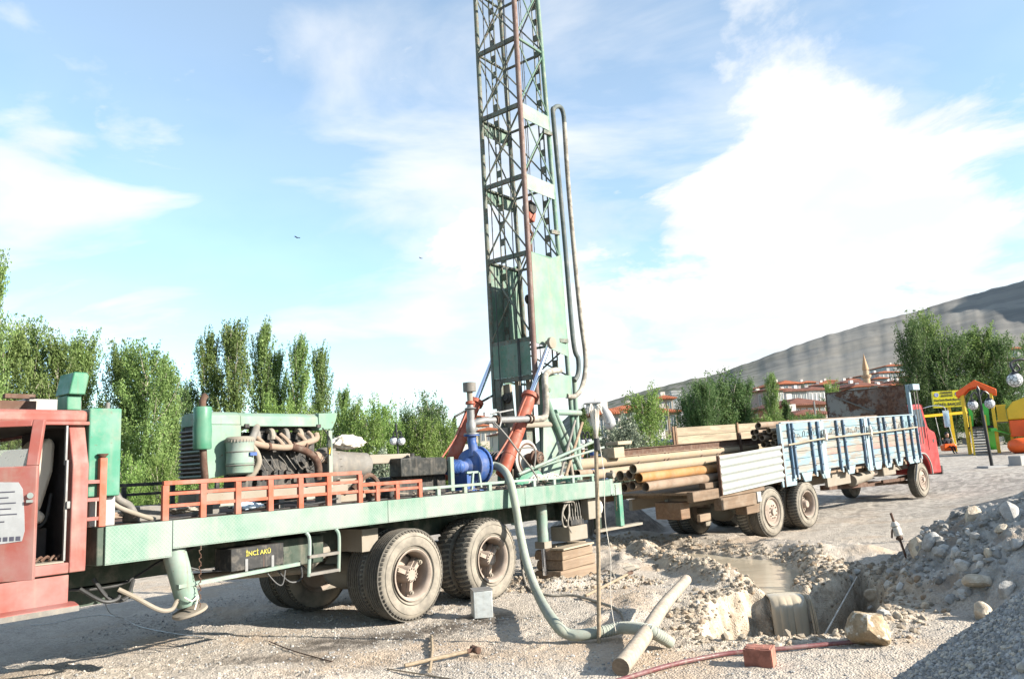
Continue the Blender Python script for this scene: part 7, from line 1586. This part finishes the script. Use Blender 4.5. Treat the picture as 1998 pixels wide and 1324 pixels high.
def standing(loc, yaw, mat, lab, capm, h=1.75, bend=0.0):
    s = h/1.75; b_ = bend
    J = [(0, 0, .95), (0, -.02-b_*.2, 1.15), (0, -.02-b_*.5, 1.38), (0, -.02-b_*.6, 1.46), (0, -.01-b_*.7, 1.52), (-.17, -.02-b_*.5, 1.40), (-.26, -.04-b_*.4, 1.12), (-.24, -.20-b_*.4, .92), (.17, -.02-b_*.5, 1.40), (.26, -.04-b_*.4, 1.12), (.24, -.20-b_*.4, .92), (-.10, 0, .88), (-.12, -.02, .48), (-.12, .02, .08), (-.12, -.14, .03), (.10, 0, .88), (.12, -.02, .48), (.12, .02, .08), (.12, -.14, .03)]
    E_ = [(0,1),(1,2),(2,3),(3,4),(2,5),(5,6),(6,7),(2,8),(8,9),(9,10),(0,11),(11,12),(12,13),(13,14),(0,15),(15,16),(16,17),(17,18)]
    Rr_ = [.15, .14, .15, .07, .055, .075, .05, .038, .075, .05, .038, .095, .065, .045, .04, .095, .065, .045, .04]
    o = person('person', loc, yaw, J, E_, Rr_, mat, lab, s)
    for sx_ in (-1, 1):
        hb_ = MB()
        for k in range(5): dx = (k-2)*.017; hb_.tube([(sx_*.24+dx*.7, -.22-b_*.4, .90), (sx_*.24+dx, -.27-b_*.4, .87-.004*k), (sx_*.24+dx*1.1, -.30-b_*.4+.01*abs(k-2), .845)], [.013, .010, .007], 6, 2)
        x = part(MB().tube([(sx_*.24*s, (-.19-b_*.4)*s, .93*s), (sx_*.24*s, (-.235-b_*.4)*s, .885*s)], [.032*s, .036*s], 8, 1), 'palm', SKIN, o); y_ = part(hb_, 'fingers', SKIN, x); y_.scale = (s, s, s)
    nh = 1.66*s; hd = MB(); o2 = o
    k0 = len(COL.objects); head_parts(o, 1.645*s, s, capm)
    for ob in list(COL.objects)[k0:]:
        if ob.parent == o: ob.location.y -= b_*.75*s
    return o
p1_ = at(1131, 868, 17.6); standing((p1_[0], 17.6, hz(p1_[0], 17.6)),   .5, WORK, 'man in a white cap and blue shirt standing behind the long pipes', M['white'], h=(p1_[2]-hz(p1_[0], 17.6))*1.0)
p2_ = at(1158, 880, 18.3); standing((p2_[0], 18.3, hz(p2_[0], 18.3)), 2.4, WORK, 'man in a blue cap bending behind the long pipes beside the pole', BLUE, h=(p2_[2]-hz(p2_[0], 18.3))*1.0)
# the child sits: thighs forward, shins hanging
cz = cs[2] + .10
J = [(0, 0, 0), (0, .02, .16), (0, .02, .30), (0, .0, .37), (-.12, .02, .28), (-.20, .0, .14), (-.22, .05, .30), (.12, .02, .28), (.20, .0, .14), (.22, .05, .30), (-.07, -.04, -.02), (-.08, -.26, -.03), (-.02, -.30, -.30), (-.01, -.36, -.34), (.07, -.04, -.02), (.08, -.26, -.03), (.12, -.28, -.30), (.14, -.34, -.33)]
E_ = [(0,1),(1,2),(2,3),(2,4),(4,5),(5,6),(2,7),(7,8),(8,9),(0,10),(10,11),(11,12),(12,13),(0,14),(14,15),(15,16),(16,17)]
ch_ = person('person', (cx, y_s-.3, cz), 0.2, J, E_, [.10, .095, .10, .045, .05, .035, .028, .05, .035, .028, .06, .045, .032, .028, .06, .045, .032, .028], NAVY, 'child in dark clothes sitting in the orange swing seat')
head_parts(ch_, .50, .95, NAVY, cap=False)
for sx_ in (-1, 1):
    hb_ = MB().lathe((sx_*.22, .05, .29), (0, 0, 1), [(0, .018), (.02, .026), (.05, .024), (.06, .01)], 8)
    x = part(hb_, 'palm', SKIN, ch_); fb = MB()
    for k in range(5): fb.tube([(sx_*.22+(k-2)*.010, .03, .33), (sx_*.22+(k-2)*.011, .015, .345-.003*k), (sx_*.22+(k-2)*.011, .035, .365)], [.007, .006, .005], 5, 2)
    part(fb, 'fingers', SKIN, x)
# sign board
ys = gy + 3.5; a = at(1822, 797, ys); b_ = at(1824+52, 790, ys); wS = 2.45*1.0; za = at(1850, 794, ys)[2]; zb = at(1846, 762, ys)[2]; wS = (at(1875, 794, ys)[0] - at(1822, 794, ys)[0]) * .96; hS = zb - za
sgx = at(1850, 790, ys)[0]; sg = tag(empty('sign_board', (sgx, ys, 0), (0, 0, R(-12))), 'yellow municipal sign board on a yellow post behind the red cab', 'sign')
YS = plain('yellow_sign_face', (.60, .52, .02), .4, 0, .03, bump=0)
part(MB().box((-wS/2, 0, za), (wS/2, .22, zb)), 'board', YS, sg); part(MB().box((wS/2+.001, .0, za+.01), (wS/2+.10, .2, zb-.01)), 'board_edge', 'white', sg)
part(MB().beam((.10, .15, hz(sgx, ys)-.1), (.06, .15, za), .13), 'sign_post', YL, sg)
tm = plain('black_lettering', (.02, .02, .03), .6, bump=0)
for s_, z, sz in (('DARENDE', .885, .19), ('BELEDİYESİ', .70, .17), ('Hacı Emin Efendi (Bayraz)', .45, .19), ('GÖNÜL BAHÇESİ', .17, .25)):
    o = text_obj(s_, hS*sz, tm, sg, (0, -.006, za + hS*z), (math.pi/2, 0, 0), ext=.003); wd = max(v.co.x for v in o.data.vertices) - min(v.co.x for v in o.data.vertices); mxw = wS*(.93 if s_[0] in 'HG' else .42)
    o.scale = (min(1.35, mxw/wd), 1, 1)
EB = plain('emblem_blue', (.10, .14, .45), .5, bump=0); EW = plain('emblem_white', (.6, .6, .62), .5, bump=0)
for x in (-.37, .37):
    e = part(MB().cyl((x*wS, -.001, za+hS*.78), (x*wS, -.006, za+hS*.78), hS*.13, n=24), 'emblem', EW, sg)
    part(MB().lathe((x*wS, -.0062, za+hS*.78), (0, -1, 0), [(0, hS*.12), (.003, hS*.115), (.003, hS*.085), (0, hS*.08)], 24, caps=False), 'emblem_ring', EB, e); part(MB().prism([(-.06*hS, -.03*hS), (0, .05*hS), (.06*hS, -.03*hS)], (x*wS, -.0061, za+hS*.78), (1, 0, 0), (0, 0, 1), (0, -1, 0), .003), 'emblem_peak', EB, e)
# ball lamps
def ball(o, p, r, seams=True):
    c = part(MB().lathe(V(*p)-V(0, 0, r), (0, 0, 1), [(r-r*math.cos(t), max(.002, r*math.sin(t))) for t in np.linspace(0.02, math.pi-.02, 14)], 20), 'globe', GLB, o)
    phi = (1+5**.5)/2; vs = [V(a, b, 0) for a in (-1, 1) for b in (-phi, phi)]; ico = [V(0, a, b*phi) for a in (-1, 1) for b in (-1, 1)] + [V(a, b*phi, 0) for a in (-1, 1) for b in (-1, 1)] + [V(b*phi, 0, a) for a in (-1, 1) for b in (-1, 1)]
    ico = [nrm(v) for v in ico]; sm = MB()
    for q in ico:
        ex, ey = frame_for(q); ring = [V(*p) + nrm(q*.93 + (ex*math.cos(2*math.pi*i/5)+ey*math.sin(2*math.pi*i/5))*.34)*r*1.006 for i in range(6)]; sm.tube(ring, r*.035, 4, 1, True)
        for i in range(5):
            dd = nrm(ring[i]-V(*p)); o2 = nrm(q*.70 + (ex*math.cos(2*math.pi*i/5)+ey*math.sin(2*math.pi*i/5))*.66); sm.tube([ring[i], V(*p)+o2*r*1.006], r*.035, 4, 1, True)
    part(sm, 'globe_bars', BK, c)
def lamp(px, py, ptx, pty, Y0, lab, arms, rb):
    b0 = G(px, py) if Y0 is None else None
    Y = b0[1] if Y0 is None else Y0
    if b0 is None: q = at(px, py, Y); b0 = V(q[0], Y, hz(q[0], Y))
    tp = at(ptx, pty, Y); o = tag(empty('ball_lamp', b0), lab, 'street lamp', 'black street lamps with ball globes'); d = tp - b0
    part(MB().tube([(0, 0, 0), d*.5, d], [.055, .05, .04], 10, 1), 'lamp_post', BK, o); part(MB().box((-.32, -.32, -.1), (.32, .32, .05)), 'lamp_base', wallm((.35, .34, .33)), o); part(MB().lathe(d, d, [(0, .05), (.08, .06), (.2, .01)], 8), 'finial', BK, o)
    for (bx_, by_) in arms:
        c = at(bx_, by_, Y) - b0; z = c[2] + rb*1.25
        part(MB().tube([d*((z-.0)/d[2]), d*(z/d[2])*.5 + V(c[0], c[1], z)*.5 + V(0, 0, .22), (c[0], c[1], z+.12), (c[0], c[1], z)], .028, 7, 4), 'lamp_arm', BK, o); part(MB().lathe((c[0], c[1], c[2]+rb*.72), (0, 0, 1), [(0, rb*.75), (rb*.25, rb*.6), (rb*.5, rb*.2)], 12), 'lamp_cap', BK, o); ball(o, tuple(c), rb)
lamp(1936, 911, 1909, 764, None, 'leaning black lamp with two ball globes before the play tower', ((1898, 790), (1931, 787)), .16)
lamp(781, 895, 773, 832, 36, 'black lamp with ball globes behind the black belt guard', ((768, 860), (783, 860)), .19)
lamp(1148, 905, 1143, 862, 30, 'black lamp with small pale globes behind the pipe mouths', ((1136, 862), (1150, 861)), .12)
yb = 13.5; q = at(1980, 741, yb); r_ = .125
lo = tag(empty('ball_lamp', (q[0]+.42, yb+.1, hz(q[0]+.42, yb))), 'nearest black lamp whose single big ball globe hangs at the frame edge', 'street lamp', 'black street lamps with ball globes'); zq = q[2] - hz(q[0]+.42, yb)
part(MB().tube([(0, 0, 0), (0, 0, zq+.55)], .05, 10, 1), 'lamp_post', BK, lo); part(MB().tube([(0, 0, zq+.30), (-.2, 0, zq+.36), (-.38, 0, zq+.30), (-.42, -.1, zq+.16)], .022, 8, 4), 'lamp_arm', BK, lo); part(MB().tube([(-.28, 0, zq+.28), (-.36, 0, zq+.20), (-.30, 0, zq+.15), (-.24, 0, zq+.2), (-.28, 0, zq+.28)], .016, 6, 4), 'scroll', BK, lo)
part(MB().lathe((-.42, -.1, zq+.08), (0, 0, 1), [(0, .09), (.03, .07), (.07, .02)], 12), 'lamp_cap', BK, lo); ball(lo, (-.42, -.1, zq), r_)
# tall steel street light and its wires
y_t = 70; sl0 = at(1990, 860, y_t); sl1 = at(1983, 706, y_t); t0 = tag(empty('steel_street_light', (sl1[0], y_t, gz(sl1[0], y_t))), 'tall thin steel street light with two arms beyond the ball lamp', 'street light'); zz_ = sl1[2]-gz(sl1[0], y_t)
part(MB().tube([(0, 0, 0), (0, 0, zz_)], [.10, .06], 8, 1), 'pole', 'galv', t0)
for s in (-1, 1): part(MB().tube([(0, 0, zz_-.2), (s*.7, 0, zz_), (s*1.5, 0, zz_+.1)], .03, 6, 3).box((s*1.5-.35, -.12, zz_+.05), (s*1.5+.35, .12, zz_+.15)), 'light_arm', 'galv', t0)
y_t = 60; q = at(1836, 800, y_t); q2 = at(1844, 870, y_t)
for k, (px, pt, Y, lab) in enumerate(((1841, 795, 52, 'thin grey pole behind the sign board'), (1302, 790, 58, 'thin wooden utility pole in front of the beige apartments'), (1285, 815, 56, 'second thin pole beside the bright green tree'), (1588, 782, 62, 'pale street light pole before the long terrace roof'), (1880, 700, 75, 'grey utility pole between the poplar groups'))):
    q = at(px, pt, Y); z = gz(q[0], Y); o = tag(MB().tube([(q[0], Y, z-.3), (q[0], Y, q[2])], [.09, .06], 7, 1).build('utility_pole', M['galv' if k != 1 else 'wood']), lab, 'pole', 'utility poles before the town')
for k, (pts, lab) in enumerate((([(1706, 752, 60), (1830, 757, 56), (2030, 752, 52)], 'upper overhead cable crossing the playground trees'), ([(1720, 758, 60), (1850, 765, 55), (2030, 757, 50)], 'lower sagging overhead cable crossing behind the sign'))):
    tag(MB().tube([tuple(at(*p)) for p in pts], .022, 4, 8).build('overhead_cable', M['wire']), lab, 'cable', 'overhead cables')
# low walls and kerb blocks
for k, (px0, px1, pt, Y, c, lab) in enumerate(((1868, 1905, 842, 46, (.30, .29, .28), 'grey block wall behind the swing'), (1950, 2060, 846, 52, (.33, .30, .26), 'low stone bank wall behind the orange slide'), (1700, 1870, 856, 50, (.36, .33, .29), 'low pale rubble wall behind the red cab'))):
    a = at(px0, pt, Y); b_ = at(px1, pt, Y); z0 = gz((a[0]+b_[0])/2, Y)-.3; n = max(2, int((b_[0]-a[0])/1.1)); o = tag(empty('low_wall', (a[0], Y, 0)), lab, 'wall')
    for i in range(n):
        for j in range(3):
            hh = max(.15, (a[2]-z0)/3); x = i*1.1 + (.5 if j % 2 else 0); part(MB().box((x+.01, random.random()*.06, z0+j*hh), (x+1.085, .5, z0+(j+1)*hh-.02)), 'stone_block', wallm(c), o)
kb = G(1990, 908); tag(MB().box((0, 0, -.1), (1.6, .5, .32)).build('concrete_block', wallm((.38, .37, .35)), bevel=.02, loc=(kb[0]+.05, kb[1], kb[2]), rot=(0, 0, R(12))), 'pale concrete block at the frame edge before the orange slide', 'concrete block')
# far stone wall behind the deck on the near left
a = at(232, 925, 17.5); b = MB()
wl = tag(empty('stone_wall', (-13.5, 15.5, 0), (0, 0, R(14))), 'long low pale stone wall seen through the dark far deck railing', 'wall')
WM3 = [wallm((.36, .33, .28)), wallm((.30, .28, .24)), wallm((.42, .39, .33))]; bl = [MB().box((0, 0, 0), (.78, .4, .27)).mesh('stone_block', m_, 0) for m_ in WM3]
for i in range(13):
    for j in range(5): inst('stone_block', bl[(i*3+j*5) % 3], wl, (i*.8 + (.4 if j % 2 else 0), .03*((i*7+j*3) % 4), -.1 + j*.285), scale=(.98+.02*((i+j) % 2), 1, 1))
# birds
for k, (px, py, lab) in enumerate(((580, 464, 'small dark bird gliding in the blue sky over the poplars'), (821, 504, 'tiny dark bird flying beside the mast'))):
    p = at(px, py, 55+20*k); b = MB(); b.lathe((-.12, 0, 0), (1, 0, .1), [(0, .005), (.06, .035), (.15, .03), (.24, .004)], 8)
    o = tag(b.build('bird', NAVY, loc=p, rot=(0, .1, 2.6)), lab, 'bird'); 
    for s in (-1, 1): x = part(MB().add([(.05, 0, 0), (-.05, 0, 0), (-.07, s*.22, .07), (.01, s*.30, .05)], [(0, 1, 2, 3)]), 'wing', NAVY, o); x.modifiers.new('t', 'SOLIDIFY').thickness = .006
